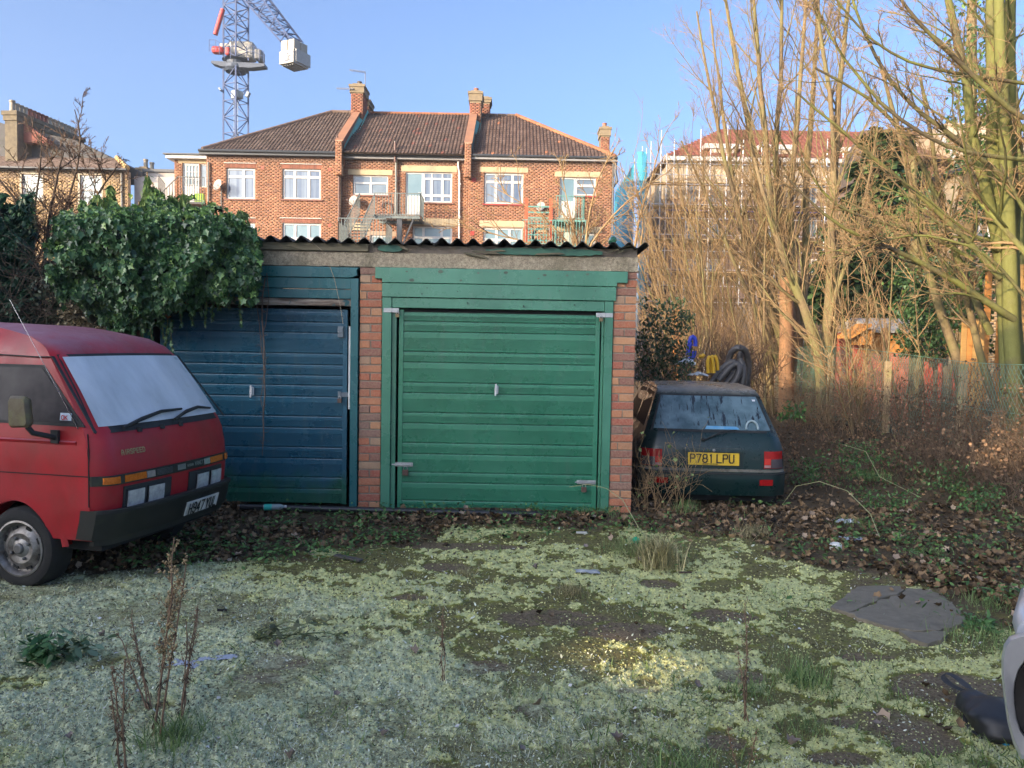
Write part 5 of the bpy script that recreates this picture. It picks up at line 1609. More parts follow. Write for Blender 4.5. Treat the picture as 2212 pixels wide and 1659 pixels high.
# satellite dishes
def dish(px, py, Y, r, label, lean=1):
    p = at(px, py, Y - .35); t_ = thing('satellite_dish', label, 'satellite dish', p, local=True)
    q = Vector((-.55 * lean, -1, .35)).to_track_quat('Z', 'Y').to_matrix()
    mb = MB(); mb.lathe([(0, -.05), (r * .5, -.035), (r, .02), (r * 1.02, .02), (r * .5, -.05), (0, -.065)], (0, 0, 0), 18, 'Z', rot=q); mb.build('dish', M('dish_grey', (.34, .32, .29), rough=.6), t_, smooth='auto')
    mb = MB(); mb.tube([(0, .0, 0), (0, .15, -.05), (0, .35, 0)], .02, 6); mb.tube([(0, 0, -r), (-.2 * lean, -.3, -.05)], .012, 5); mb.obox((-.2 * lean, -.3, -.03), (.06, .1, .06)); mb.build('dish_arm', m_iron, t_)
dish(763, 433, Y2, .24, 'round satellite dish beside the stair top of the iron fire escape'); dish(1168, 446, TY, .22, 'small satellite dish beside the potted plants on the flats'); dish(470, 399, TY, .26, 'brown satellite dish near the corner downpipe of the flats')

# roof: ridge 4.6 m behind the eave
YE, YR = TY - .30, TY + 4.7
zr = at(900, 246, YR).z; zE = ze + .17
hipL, hipR = at(717, 243, YR).x, at(1115, 246, YR).x
eL, eR = X_(437, 334, YE), X_(1330, 343, YE)
par1, par2 = X_(736, 340), X_(1012, 340)
C1, C2 = (.085, .058, .048), (.145, .105, .085)
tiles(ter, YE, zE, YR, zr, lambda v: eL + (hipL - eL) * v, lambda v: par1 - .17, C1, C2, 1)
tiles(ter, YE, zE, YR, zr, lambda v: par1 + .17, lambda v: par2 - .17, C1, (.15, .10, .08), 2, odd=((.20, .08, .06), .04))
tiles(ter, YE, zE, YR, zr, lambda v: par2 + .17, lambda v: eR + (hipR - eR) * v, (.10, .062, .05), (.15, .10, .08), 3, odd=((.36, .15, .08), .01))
m_under = M('roof_under', (.10, .075, .06), rough=.9)
YB = 45.2
mb = MB()
mb.add([(eL, YE + .02, zE - .03), (eR, YE + .02, zE - .03), (hipR, YR, zr - .03), (hipL, YR, zr - .03), (eL, YB, zE - .03), (eR, YB, zE - .03)], [(0, 1, 2, 3), (5, 4, 3, 2), (4, 0, 3), (1, 5, 2), (0, 4, 5, 1)])
mb.build('roof', m_under, ter)
def ridge_line(a, b, m_, r=.11, name='ridge_tile', seg=.42):
    a, b = Vector(a), Vector(b); n = max(1, int((b - a).length / seg))
    for k in range(n):
        p = a.lerp(b, k / n); q = a.lerp(b, (k + .97) / n); mb = MB(); mb.tube([p, q], [r, r * .93], 8); mb.build(name, m_, ter, smooth='auto')
m_ridge = M('brown_ridge', (.15, .10, .08), (.22, .15, .11), rough=.85, scale=4, rnd=.25); m_oridge = M('orange_ridge', (.42, .17, .08), (.34, .14, .07), rough=.85, scale=4, rnd=.3)
ridge_line((eL, YE, zE + .02), (hipL, YR, zr + .02), m_ridge); ridge_line((hipL, YR, zr + .02), (par1 - .2, YR, zr + .02), m_ridge)
ridge_line((par1 + .2, YR, zr + .02), (par2 - .2, YR, zr + .02), m_oridge, .08); ridge_line((hipR, YR, zr + .02), (eR, YE, zE + .02), m_oridge); ridge_line((par2 + .2, YR, zr + .02), (hipR, YR, zr + .02), m_ridge, .08)
# party wall upstands with orange capping and green flashing
m_cop = M('orange_coping', (.36, .17, .09), (.26, .13, .08), rough=.85, scale=2); m_verd = M('green_copper_flashing', (.10, .34, .30), (.14, .42, .34), rough=.6, scale=3)
for px_, nm in ((par1, 0), (par2, 1)):
    mb = MB(); mb.prism([(YE - .02, zE - .55), (YE - .02, zE + .55), (YR, zr + .42), (YR + .4, zr + .42), (YR + .4, zE), (YE + .6, zE - .55)], px_ - .15, px_ + .15, 'X'); mb.build('party_wall', M('party_brick', (.30, .13, .08), (.20, .10, .07), rough=.9, scale=6), ter)
    mb = MB(); mb.add([(px_ - .19, YE - .04, zE + .56), (px_ + .19, YE - .04, zE + .56), (px_ + .19, YR, zr + .44), (px_ - .19, YR, zr + .44), (px_ - .19, YE - .04, zE + .50), (px_ + .19, YE - .04, zE + .50), (px_ + .19, YR, zr + .38), (px_ - .19, YR, zr + .38)], [(0, 1, 2, 3), (0, 4, 5, 1), (0, 3, 7, 4), (1, 5, 6, 2)]); mb.build('coping', m_cop, ter)
    mb = MB(); mb.add([(px_ + .153, YE + .3, zE + .10), (px_ + .40, YE + .3, zE + .13), (px_ + .40, YR, zr + .08), (px_ + .153, YR, zr + .30), (px_ + .153, YE + .3, zE + .36), (px_ + .153, YR, zr + .36)], [(0, 1, 2, 3), (0, 3, 5, 4)]); mb.build('flashing', m_verd, ter)
    brickwork(ter, px_ - .15, px_ + .15, zE - 1.05, zE + .5, YE - .12, seed=9 + nm, name='parapet_brickwork'); mb = MB(); mb.box(px_ - .15, px_ + .15, YE - .119, YE + .2, zE - 1.05, zE + .5); mb.build('parapet_end', m_mort, ter)
# chimneys
BC = [((.34, .12, .075), .5), ((.26, .10, .07), .3), ((.40, .17, .10), .2)]
def chimney(px0, px1, py0, py1, Y, dep, potn, cap=.5, name='chimney', seed=1, parent=ter, cols=BC, potm=None, poth=.28):
    a = at(px0, (py0 + py1) / 2, Y); b = at(px1, (py0 + py1) / 2, Y); z1 = at((px0 + px1) / 2, py0, Y).z; z0 = at((px0 + px1) / 2, py1, Y).z
    mb = MB(); mb.box(a.x, b.x, Y, Y + dep, z0, z1 - .05); mb.box(a.x - .06, b.x + .06, Y - .06, Y + dep + .06, z1 - cap, z1 - .16); mb.box(a.x - .1, b.x + .1, Y - .1, Y + dep + .1, z1 - .16, z1 - .04); mb.box(a.x + .05, b.x - .05, Y + .1, Y + dep - .1, z1 - .05, z1 + .06)
    ch = mb.build(name, M('chimney_cap_stone', (.27, .21, .13), (.19, .15, .10), rough=.95, scale=5), parent)
    brickwork(parent, a.x, b.x, z0, z1 - cap - .02, Y - .001, seed=seed, cols=cols, name='chimney_bricks')
    brickwork(parent, Y, Y + dep, z0, z1 - cap - .02, 0, seed=seed + 1, cols=cols, name='chimney_bricks', X=(b.x, 1))
    for k in range(potn): pots(ch, (a.x + b.x) / 2, Y + dep * (k + .6) / (potn + .2), z1 + .02, poth, .13, potm or M('dark_pot', (.12, .10, .09)))
    return ch
chimney(758, 784, 181, 268, YR - 1.2, 1.2, 1, 0.45, seed=31)
chimney(779, 797, 214, 262, YR + .6, 1.0, 0, .35, seed=33)
chimney(1014.5, 1039, 196, 268, YR - 1.2, 1.2, 1, .5, seed=35, potm=M('terracotta_pot', (.40, .16, .09)))
chimney(1037, 1058, 209, 246, YR + .9, 1.0, 0, .3, seed=37)
chimney(1298, 1317, 273, 336, TY + 6.0, 1.0, 1, .5, seed=39, potm=M('terracotta_pot', (.40, .16, .09)))
def aerial(a, b, boom, n, label, Y):
    base = at(*a, Y); t_ = thing('tv_aerial', label, 'aerial', base, local=True)
    m_ = M('aerial_metal', (.40, .40, .42), rough=.4, metal=.6); top = at(*b, Y) - base; bo = at(*boom, Y) - base
    mb = MB(); mb.tube([(0, 0, 0), top], .022, 5); mb.build('mast', m_, t_)
    mb = MB(); mb.tube([top + Vector((0, 0, -.05)), bo], .014, 5)
    for k in range(n): p = (top + Vector((0, 0, -.05))).lerp(bo, k / n); mb.bar(p + Vector((0, -.22, .0)), p + Vector((0, .22, 0)), .012); mb.bar(p + Vector((0, 0, -.05)), p + Vector((0, 0, .05)), .012)
    mb.build('aerial_head', m_, t_)
aerial((789, 205), (789, 154), (754, 151), 12, 'television aerial on a tall mast above the double-stack chimney', YR)
aerial((763, 193), (763, 190), (726, 191), 10, 'short television aerial pointing sideways from the chimney shoulder', YR - 1.3)
# vent stacks through the eave
pipe(853.5, 306, 350, Y2 - .3, m_iron, .05, name='soil_vent')

# ------------------------------------------------------------------ iron fire escapes
m_rail = M('grey_green_ironwork', (.16, .19, .18), (.10, .12, .12), rough=.6, scale=5)
fe = thing('fire_escape', 'grey iron fire escape with two flights and landing in the middle of the brick flats', 'staircase', (X_(800), 34.8, 0))
def railing(parent, p, q, h, m_, n, r=.012, top=.018, name='railing'):
    p, q = Vector(p), Vector(q); mb = MB()
    mb.bar(p + Vector((0, 0, h)), q + Vector((0, 0, h)), top * 2); o = mb.build(name, m_, parent); mb = MB(); mb.bar(p + Vector((0, 0, .06)), q + Vector((0, 0, .06)), top * 1.6); mb.build('bottom_rail', m_, o)
    for k in range(n + 1):
        a = p.lerp(q, k / n); mb = MB(); mb.bar(a + Vector((0, 0, .05)), a + Vector((0, 0, h)), r * 2); mb.build('baluster', m_, o)
    return o
FY = 34.75
pa, pb = at(808, 465, FY), at(907, 467, FY); zp = (pa.z + pb.z) / 2
mb = MB()
for k in range(18): x = pa.x + (pb.x - pa.x) * k / 18; mb.box(x, x + .075, FY, Y2 - .02, zp, zp + .03)
mb.build('grating', m_rail, fe)
mb = MB(); mb.box(pa.x, pb.x, FY, FY + .05, zp - .12, zp - .01); mb.box(pa.x, pb.x, Y2 - .1, Y2 - .05, zp - .12, zp - .01); mb.box(pb.x - .05, pb.x, FY + .05, Y2 - .1, zp - .12, zp - .01); mb.build('platform_beam', m_rail, fe)
railing(fe, (pa.x, FY + .02, zp), (pb.x, FY + .02, zp), 1.0, m_rail, 16); railing(fe, (pb.x, FY + .02, zp), (pb.x, Y2 - .1, zp), 1.0, m_rail, 7)
q = at(863, 470, FY); mb = MB(); mb.box(q.x - .13, q.x + .1, FY + .06, FY + .22, -.1, zp - .01); mb.build('post', m_gut, fe)
mb = MB(); mb.bar((q.x + .1, FY + .1, zp - 1.35), (pb.x - .3, FY + .1, zp - .12), .07); mb.build('brace', m_gut, fe)
# upper flight (seen nearly end on)
la, lb_ = at(731, 472, FY - 1.9), at(834, 472, FY - 1.9)
zl = at(780, 530, FY - 1.9).z
x0s, x1s = at(762, 490, FY).x, at(797, 490, FY).x
for k in range(11):
    f = k / 10; z = zl + (zp - zl) * f; y = FY - 1.7 + 1.7 * f; mb = MB(); mb.box(x0s + .3 * f, x1s + .25 * f, y, y + .22, z - .02, z); mb.build('step', m_rail, fe)
railing(fe, (x0s, FY - 1.7, zl), (x0s + .3, FY, zp), .95, m_rail, 13); railing(fe, (x1s, FY - 1.7, zl), (x1s + .25, FY, zp), .95, m_rail, 13)
railing(fe, (la.x, FY - 1.9, zl), (lb_.x, FY - 1.9, zl), at(780, 472, FY - 1.9).z - zl, m_rail, 15); railing(fe, (la.x, FY - 1.9, zl), (la.x, FY - .3, zl), 1.0, m_rail, 8); railing(fe, (lb_.x, FY - 1.9, zl), (lb_.x, FY - .3, zl), 1.0, m_rail, 8)
mb = MB(); mb.box(la.x, lb_.x, FY - 1.9, FY - .2, zl - .06, zl - .02); mb.build('landing', m_rail, fe)
mb = MB(); mb.tube([(lb_.x, FY - 1.85, -.1), (lb_.x, FY - 1.85, zl - .06)], .05, 6); mb.build('post', m_gut, fe); mb = MB(); mb.tube([(la.x, FY - 1.85, -.1), (la.x, FY - 1.85, zl - .06)], .05, 6); mb.build('post', m_gut, fe)
# second balcony at the end house
m_teal = M('teal_ironwork', (.13, .30, .25), (.10, .24, .22), rough=.6, scale=5)
bc = thing('iron_balcony', 'teal iron balcony with pots outside the end house door', 'balcony', (X_(1220), 35.2, 0))
ba, bb = at(1206, 466, 35.0), at(1241, 466, 35.0); zb2 = at(1222, 474, 35.0).z
mb = MB(); mb.box(ba.x - .2, bb.x + .5, 35.0, TY - .02, zb2 - .1, zb2); mb.build('platform', m_teal, bc)
railing(bc, (ba.x - .1, 35.02, zb2), (bb.x + .45, 35.02, zb2), 1.05, m_teal, 10); railing(bc, (bb.x + .45, 35.02, zb2), (bb.x + .45, TY - .05, zb2), 1.05, m_teal, 6)
zb3 = at(1222, 530, 34.6).z
mb = MB(); mb.box(ba.x - 1.6, bb.x + .6, 34.6, TY - .05, zb3 - .08, zb3); mb.build('platform', m_teal, bc)
railing(bc, (ba.x - 1.6, 34.62, zb3), (bb.x + .6, 34.62, zb3), 1.1, m_teal, 22)
for x in (ba.x - .12, bb.x + .55): mb = MB(); mb.box(x - .05, x + .05, 34.66, 34.76, -.1, zb2 - .1); mb.build('post', m_teal, bc)
for x in (ba.x - 1.45, ba.x - .35): mb = MB(); mb.box(x - .07, x + .07, 34.8, 34.9, zb3, zb3 + 2.1); mb.build('post', M('orange_post', (.55, .10, .04), rough=.6), bc, label='orange painted post')
for k in range(7): mb = MB(); mb.box(ba.x - 1.45, ba.x - .35, 34.82, 34.86, zb3 + .2 + .25 * k, zb3 + .26 + .25 * k); mb.build('rail_slat', m_teal, bc)
p = at(1223, 506, 35.2); mb = MB(); mb.lathe([(.0, 0), (.22, 0), (.26, .5), (.27, .62), (.25, .62), (0, .60)], (p.x + .12, 35.1, zb3), 14); tag(mb.build('white_bucket', M('cream_plastic', (.55, .52, .42)), None, smooth='auto'), 'cream plastic bucket on the lower balcony of the end house', 'bucket')
p = at(1171, 512, 35.3); mb = MB(); mb.tube([(p.x + .42 * math.cos(a), 35.3, p.z + .42 * math.sin(a)) for a in np.linspace(0, 2 * PI, 20)], .07, 6); tag(mb.build('spare_wheel_planter', m_rubber, None, smooth='auto'), 'black tyre hung on the balcony railings of the end house', 'tyre')


# ================================================================== LOW FLAT-ROOFED ANNEX WITH WHITE DOOR
AY = 38.0
an = thing('brick_annex', 'small flat-roofed orange brick annex with white glazed door beside the flats', 'building', (X_(410, 400, AY), 39, 0))
ax0, ax1 = X_(377, 390, AY), s1[0] + .3
AD = rectP(394, 430, 352, 436, AY); AW = rectP(431.5, 447, 354, 404, AY)
zt = at(410, 345, AY).z
wall_slab(an, ax0, ax1, -.2, zt, AY, [AD, AW], m_mort); brickwork(an, ax0, ax1, 4.5, zt, AY, [AD, AW, (AD[0] - .2, ax1, AD[3], AD[3] + .17)], seed=51)
mb = MB(); mb.box(AD[0] - .2, ax1, AY - .02, AY + .05, AD[3] + .005, AD[3] + .165); mb.build('lintel', m_lint, an)
mb = MB(); mb.box(ax0 - .3, ax1 + .2, AY - .3, AY + 4, zt, zt + .16); mb.build('fascia', m_upvc, an); mb = MB(); mb.box(ax0 - .4, ax1 + .2, AY - .4, AY + 4.1, zt + .16, zt + .22); mb.build('flat_roof', m_gut, an)
mb = MB(); mb.box(ax0, ax0 + .25, AY + .25, AY + 3.9, -.2, zt); mb.build('wall', m_mort, an)
pdoor(an, *AD, AY, .42, 'white door with arched six-pane light'); window(an, *AW, AY, (), (), m_gl3)
mb = MB(); gz0 = AD[2] + (AD[3] - AD[2]) * .44; gw = AD[1] - AD[0]
for k in range(4): x = AD[0] + gw * (.2 + .2 * k); mb.box(x - .015, x + .015, AY + .05, AY + .09, gz0, AD[3] - .1)
for k in range(4): z = gz0 + (AD[3] - .1 - gz0) * k / 3; mb.box(AD[0] + .1, AD[1] - .1, AY + .052, AY + .088, z - .015, z + .015)
mb.build('glazing_bars', m_upvc, an)
ar = thing('iron_railings', 'black iron balcony railings in front of the annex white door', 'railing', (X_(400, 430, 36.8), 36.8, 0))
m_blk = M('black_iron', (.035, .035, .04), rough=.5)
a_, b_ = at(384, 435, 36.8), at(441, 435, 36.8); c_ = at(342, 436, 36.8)
railing(ar, (a_.x, 36.8, a_.z), (b_.x, 36.8, a_.z), 1.15, m_blk, 11); railing(ar, (c_.x, 36.8, a_.z - .1), (a_.x - .6, 36.8, a_.z - .5), 1.3, m_blk, 7); railing(ar, (a_.x - .9, 36.8, a_.z - .9), (a_.x, 36.8, a_.z), 1.15, m_blk, 7)
mb = MB(); mb.box(a_.x, b_.x, 36.8, AY, a_.z - .1, a_.z); mb.build('platform', m_blk, ar)
p = at(430, 429, 37); mb = MB(); mb.box(p.x - .22, p.x + .22, 36.95, 37.2, a_.z, a_.z + .42); tag(mb.build('recycling_box', M('lime_plastic', (.35, .62, .05)), None, bevel=.02), 'lime green recycling box on the annex balcony', 'box')
# low white outbuilding between
ob = thing('white_outbuilding', 'low white-walled flat roofed outbuilding left of the annex', 'building', (X_(350, 390, 40), 40, 0))
o0, o1 = X_(313, 385, 40), X_(378, 385, 40); oz = at(345, 372, 40).z
mb = MB(); mb.box(o0, o1, 40, 43, -.2, oz); mb.build('wall', M('dirty_white_render', (.50, .46, .42), (.38, .34, .31), rough=.9, scale=2), ob); mb = MB(); mb.box(o0 - .1, o1, 39.9, 43.1, oz, oz + .14); mb.build('flat_roof', m_gut, ob)
mb = MB(); mb.box(o1 - 1.2, o1 - .3, 39.95, 40, oz - 1.4, oz - .5); mb.build('window', m_gl3, ob)

# ================================================================== OLD YELLOW-BRICK HOUSE ON THE LEFT
OY = 37.5
oh = thing('yellow_brick_house', 'old yellow stock-brick house with slate roof and long row of chimney pots', 'house', (X_(150, 400, OY), 40, 0))
YBK = [((.46, .30, .14), .45), ((.38, .24, .12), .3), ((.52, .36, .18), .15), ((.24, .16, .10), .1)]
hx0, hx1 = -32.0, X_(277, 400, OY); hz = at(200, 369, OY).z
HW = rectP(173, 220, 378, 441, OY); HW2 = rectP(47, 92, 376, 430, OY)
m_ymort = M('pale_mortar', (.42, .34, .24), (.34, .27, .19), rough=.95)
wall_slab(oh, hx0, hx1, -.2, hz, OY, [HW, HW2], m_ymort); brickwork(oh, hx0, hx1, 4.3, hz, OY, [HW, HW2], cols=YBK, seed=61, eave_shade_dirt=hz - .62)
window(oh, *HW, OY, (), (.5,), m_gl2, name='sash_window'); window(oh, *HW2, OY, (), (.5,), m_gl2, name='sash_window')
for h in (HW, HW2):
    xm = (h[0] + h[1]) / 2; mb = MB(); mb.box(h[0] - .1, h[0], OY - .02, OY + .02, h[2], h[3]); mb.box(h[1], h[1] + .05, OY - .02, OY + .02, h[2], h[3]); mb.prism([(h[0] - .1, h[3]), (h[1] + .05, h[3]), (h[1] + .05, h[3] + .06), (xm, h[3] + .16), (h[0] - .1, h[3] + .06)], OY - .02, OY + .02); mb.build('window_surround', M('cream_stone', (.50, .42, .30)), oh)
    mb = MB(); mb.box(h[0] - .15, h[1] + .15, OY - .08, OY + .05, h[2] - .09, h[2]); mb.build('sill', M('cream_stone', (.50, .42, .30)), oh)
mb = MB(); mb.tube([(hx1 - .28, OY - .07, hz), (hx1 - .28, OY - .07, -.1)], .05, 7); mb.build('downpipe', m_gpipe, oh)
mb = MB(); mb.tube([(hx0, OY - .34, hz + .02), (hx1 + .1, OY - .34, hz + .02)], .055, 7); mb.build('gutter', m_gut, oh)
# small tiled roof strip
zt2 = at(200, 342, OY + 1.7).z
tiles(oh, OY - .3, hz + .05, OY + 1.7, zt2, lambda v: hx0, lambda v: hx1 + .1 - 1.5 * v, (.22, .15, .12), (.30, .22, .17), 5, .2, .22, lift=.01)
mb = MB(); mb.add([(hx0, OY - .28, hz), (hx1 + .1, OY - .28, hz), (hx1 - 1.4, OY + 1.7, zt2 - .04), (hx0, OY + 1.7, zt2 - .04)], [(0, 1, 2, 3)]); mb.build('roof', m_under, oh)
mb = MB(); mb.tube([(hx1 + .1, OY - .3, hz + .1), (hx1 - 1.4, OY + 1.7, zt2 + .05)], .13, 6); mb.build('hip_capping', M('ochre_mortar', (.50, .33, .13), (.40, .27, .12)), oh)
# big slate roof slope behind and white side wall
mb = MB()
G_ = [(-40, 250), (30, 275), (165, 303), (305, 372)]
pts = [at(px, py, OY + 1.75) for px, py in G_]
mb.add([p for p in pts] + [Vector((pts[-1].x, OY + 1.75, hz - .3)), Vector((pts[0].x, OY + 1.75, hz - .3))] + [p + Vector((0, 8, 0)) for p in pts] + [Vector((pts[-1].x, OY + 9.75, hz - .3)), Vector((pts[0].x, OY + 9.75, hz - .3))],
       [(0, 5, 4, 3, 2, 1), (0, 1, 7, 6), (1, 2, 8, 7), (2, 3, 9, 8), (3, 4, 10, 9)])
mb.build('slate_roof', M('dark_slate', (.055, .052, .055), (.085, .08, .08), rough=.75, scale=3, dirt=(.05, .06, .03)), oh)
mb = MB(); mb.box(hx1, hx1 + 2.0, OY + .6, OY + 3, -.2, hz - .1); mb.build('side_wall', M('white_painted_brick', (.52, .48, .45), (.40, .36, .33), rough=.9, scale=4), oh)
mb = MB(); mb.prism([(X_(-30, 430), hz + 1.6), (X_(28, 430), hz + 1.6), (X_(28, 430), at(20, 300, OY + 1.3).z), (X_(-30, 430), at(-30, 262, OY + 1.3).z)], OY + 1.2, OY + 1.7); mb.build('gable_wall', M('red_gable_brick', (.30, .10, .07), (.20, .08, .06), rough=.9, scale=4), oh)
# long chimney stack running back
c0, c1 = at(23, 240, 38.3), at(167, 297, 43.2)
st = thing('chimney_stack', 'long brick chimney stack carrying seventeen pots over the slate roof', 'chimney', (c0.x, 38.3, c0.z))
d_ = (Vector((c1.x, c1.y, 0)) - Vector((c0.x, c0.y, 0))); n_ = Vector((d_.y, -d_.x, 0)).normalized() * .32
mb = MB()
def slab4(mb, z0, z1, g):
    a = Vector((c0.x, c0.y, 0)) - d_.normalized() * g; b = Vector((c1.x, c1.y, 0)) + d_.normalized() * g; nn = n_ * (1 + g * 2.5)
    q = [a + nn, b + nn, b - nn, a - nn]
    mb.add([Vector((p.x, p.y, z0)) for p in q] + [Vector((p.x, p.y, z1)) for p in q], [(3, 2, 1, 0), (4, 5, 6, 7), (0, 1, 5, 4), (1, 2, 6, 5), (2, 3, 7, 6), (3, 0, 4, 7)])
slab4(mb, c0.z - 5, c0.z - .45, 0); slab4(mb, c0.z - .45, c0.z - .2, .06); slab4(mb, c0.z - .2, c0.z, .12)
mb.build('stack', M('sooty_stock_brick', (.20, .16, .10), (.12, .10, .07), rough=.95, scale=6, dirt=(.07, .06, .05), bump=.4, bscale=30), st)
for k in range(17):
    p = Vector((c0.x, c0.y, c0.z)).lerp(Vector((c1.x, c1.y, c0.z)), (k + .4) / 17)
    pots(st, p.x, p.y, c0.z, .48 if k != 0 else .55, .135, M('red_pot', (.34, .10, .06), rnd=.3) if 4 <= k <= 8 else M('buff_pot', (.48, .42, .32), rnd=.3))
aerial((286 * .576 * 0 + 170, 345), (170, 300), (150, 306), 7, 'thin television aerial beyond the end of the pot-lined stack', 44)
sc_ = thing('small_chimney', 'small weathered chimney with two buff pots between the two houses', 'chimney', (X_(313, 350, 42), 42, 0))
cc = chimney(297, 316, 361, 392, 42, 1.6, 2, .28, parent=sc_, cols=YBK, seed=71, potm=M('buff_pot', (.48, .42, .32), rnd=.3), poth=.50)

# ================================================================== TOWER CRANE
KY = 76.0
cr = thing('tower_crane', 'blue lattice tower crane with white counterweight block behind the flats', 'crane', (X_(505, 110, KY), KY, 0))
m_cb = M('crane_blue', (.02, .045, .14), (.035, .065, .17), rough=.5, scale=1); m_cw = M('crane_white', (.42, .40, .36), rough=.5); m_cr = M('crane_red', (.55, .06, .05), rough=.45); m_cc = M('ballast_concrete', (.40, .37, .30), (.33, .30, .25), rough=.9)
th = rad(25.6); U = Vector((math.cos(th), -math.sin(th), 0)); Vv = Vector((math.sin(th), math.cos(th), 0)); SZ = 1.62
A0 = at(482.5, 200, KY); A0.z = 0
cor = lambda i, z, s=SZ, o=(0, 0): A0 + U * ((i in (1, 2)) * s + o[0]) + Vv * ((i in (2, 3)) * s + o[1]) + Vector((0, 0, z))
def lattice(mb, P4, Q4, n, w_=.13, d_=.068, alt=0):
    for i in range(4): mb.bar(P4[i], Q4[i], w_)
    for k in range(n):
        a, b = k / n, (k + 1) / n
        for i in range(4):
            j = (i + 1) % 4
            p0, p1 = P4[i].lerp(Q4[i], a), P4[j].lerp(Q4[j], a); q0, q1 = P4[i].lerp(Q4[i], b), P4[j].lerp(Q4[j], b)
            mb.bar(p0, p1, d_)
            if (k + i) % 2: mb.bar(p0, q1, d_)
            else: mb.bar(p1, q0, d_)
zs = at(505, 147, KY).z; zd = at(505, 128, KY).z; ztp = at(505, -60, KY).z
mb = MB(); lattice(mb, [cor(i, 0) for i in range(4)], [cor(i, zs) for i in range(4)], 18); mb.build('lattice_mast', m_cb, cr)
mb = MB(); lattice(mb, [cor(i, zd) for i in range(4)], [cor(i, ztp) for i in range(4)], 8); mb.build('tower_head', m_cb, cr)
mb = MB(); c_ = cor(0, 0) + (U + Vv) * SZ / 2
mb.lathe([(.95, zs - .3), (1.2, zs - .05), (1.15, zs + .25), (.85, zs + .3), (.85, zd - .1), (1.3, zd)], (c_.x, c_.y, 0), 16); mb.build('slewing_ring', M('crane_steel_grey', (.07, .09, .13)), cr)
mb = MB()
for k in range(20):
    a = k / 20; z = 6 + (zs - 7) * a; mb.bar(c_ + Vector((-.18, 0, z)), c_ + Vector((.18, 0, z)), .03)
mb.bar(c_ + Vector((-.18, 0, 4)), c_ + Vector((-.18, 0, zs - 1)), .04); mb.bar(c_ + Vector((.18, 0, 4)), c_ + Vector((.18, 0, zs - 1)), .04); mb.build('ladder', M('crane_grey', (.35, .38, .40)), cr)
for f in (.62, .30): mb = MB(); mb.obox(c_ + Vector((0, 0, zs * f)), (1.3, 1.1, .06), Matrix.Rotation(-th, 3, 'Z')); mb.build('rest_platform', m_cb, cr)
mb = MB(); mb.obox(c_ + Vector((.3, -.5, at(505, 206, KY).z)), (.9, .7, .7), Matrix.Rotation(-th, 3, 'Z')); mb.obox(c_ + Vector((-1.25, -.7, at(505, 203, KY).z + .3)), (.15, .5, .3), Matrix.Rotation(-.6, 3, 'Y')); mb.obox(c_ + Vector((1.35, -.5, at(505, 205, KY).z)), (.25, .5, .5), Matrix.Rotation(.4, 3, 'Y')); mb.build('junction_box', M('crane_grey', (.35, .38, .40)), cr)
# machine deck
a_, b_ = at(456, 131, KY - .6), at(571, 137, KY - .6)
mb = MB(); mb.add([a_, b_, b_ + Vector((.0, 0, -.25)), at(540, 146, KY - .6), at(478, 143, KY - .6), a_ + Vector((0, 0, -.2))] + [p + Vector((0, 1.0, 0)) for p in (a_, b_, b_ + Vector((.0, 0, -.25)), at(540, 146, KY - .6), at(478, 143, KY - .6), a_ + Vector((0, 0, -.2)))],
                  [(0, 1, 2, 3, 4, 5)[::-1], (6, 7, 8, 9, 10, 11)] + [(i, (i + 1) % 6, (i + 1) % 6 + 6, i + 6) for i in range(6)]); mb.build('machine_deck', M('crane_steel_grey', (.07, .09, .13)), cr)
def hbox(px0, px1, py0, py1, Y, dep, name, m_, bev=.08):
    a = at(px0, py1, Y); b = at(px1, py0, Y); mb = MB(); mb.box(a.x, b.x, Y, Y + dep, a.z, b.z); return mb.build(name, m_, cr, bevel=bev)
hbox(493, 546, 87, 124, KY + .6, 1.6, 'machine_house', m_cw, .3); hbox(472, 496, 92, 108, KY + .8, 1.2, 'machine_house', m_cw, .2); hbox(454, 480, 97, 113, KY - .5, .9, 'winch', m_cr, .3); hbox(485, 495, 99, 118, KY - .5, .6, 'winch', m_cr, .15); hbox(549, 563, 105, 126, KY - .4, 1.4, 'engine', M('engine_grey', (.20, .20, .20)), .1)
mb = MB(); mb.tube([at(481.5, 20, KY - 1), at(465, 75, KY - 1)], .23, 10); mb.build('ram_cylinder', m_cr, cr, smooth='auto')
def crail(pts, Y):
    mb = MB(); P_ = [at(px, py, Y) for px, py in pts]
    for p, q in zip(P_, P_[1:]):
        mb.bar(p, q, .045); mb.bar(p - Vector((0, 0, .5)), q - Vector((0, 0, .5)), .03)
    for p in P_: mb.bar(p, p - Vector((0, 0, 1.1)), .045)
    mb.build('deck_rail', m_cb, cr)
crail([(452, 86), (466, 86), (474, 92)], KY - .6); crail([(532, 99), (549, 100), (560, 106), (570, 111)], KY - .6); crail([(485, 101), (498, 101)], KY - 1.2)
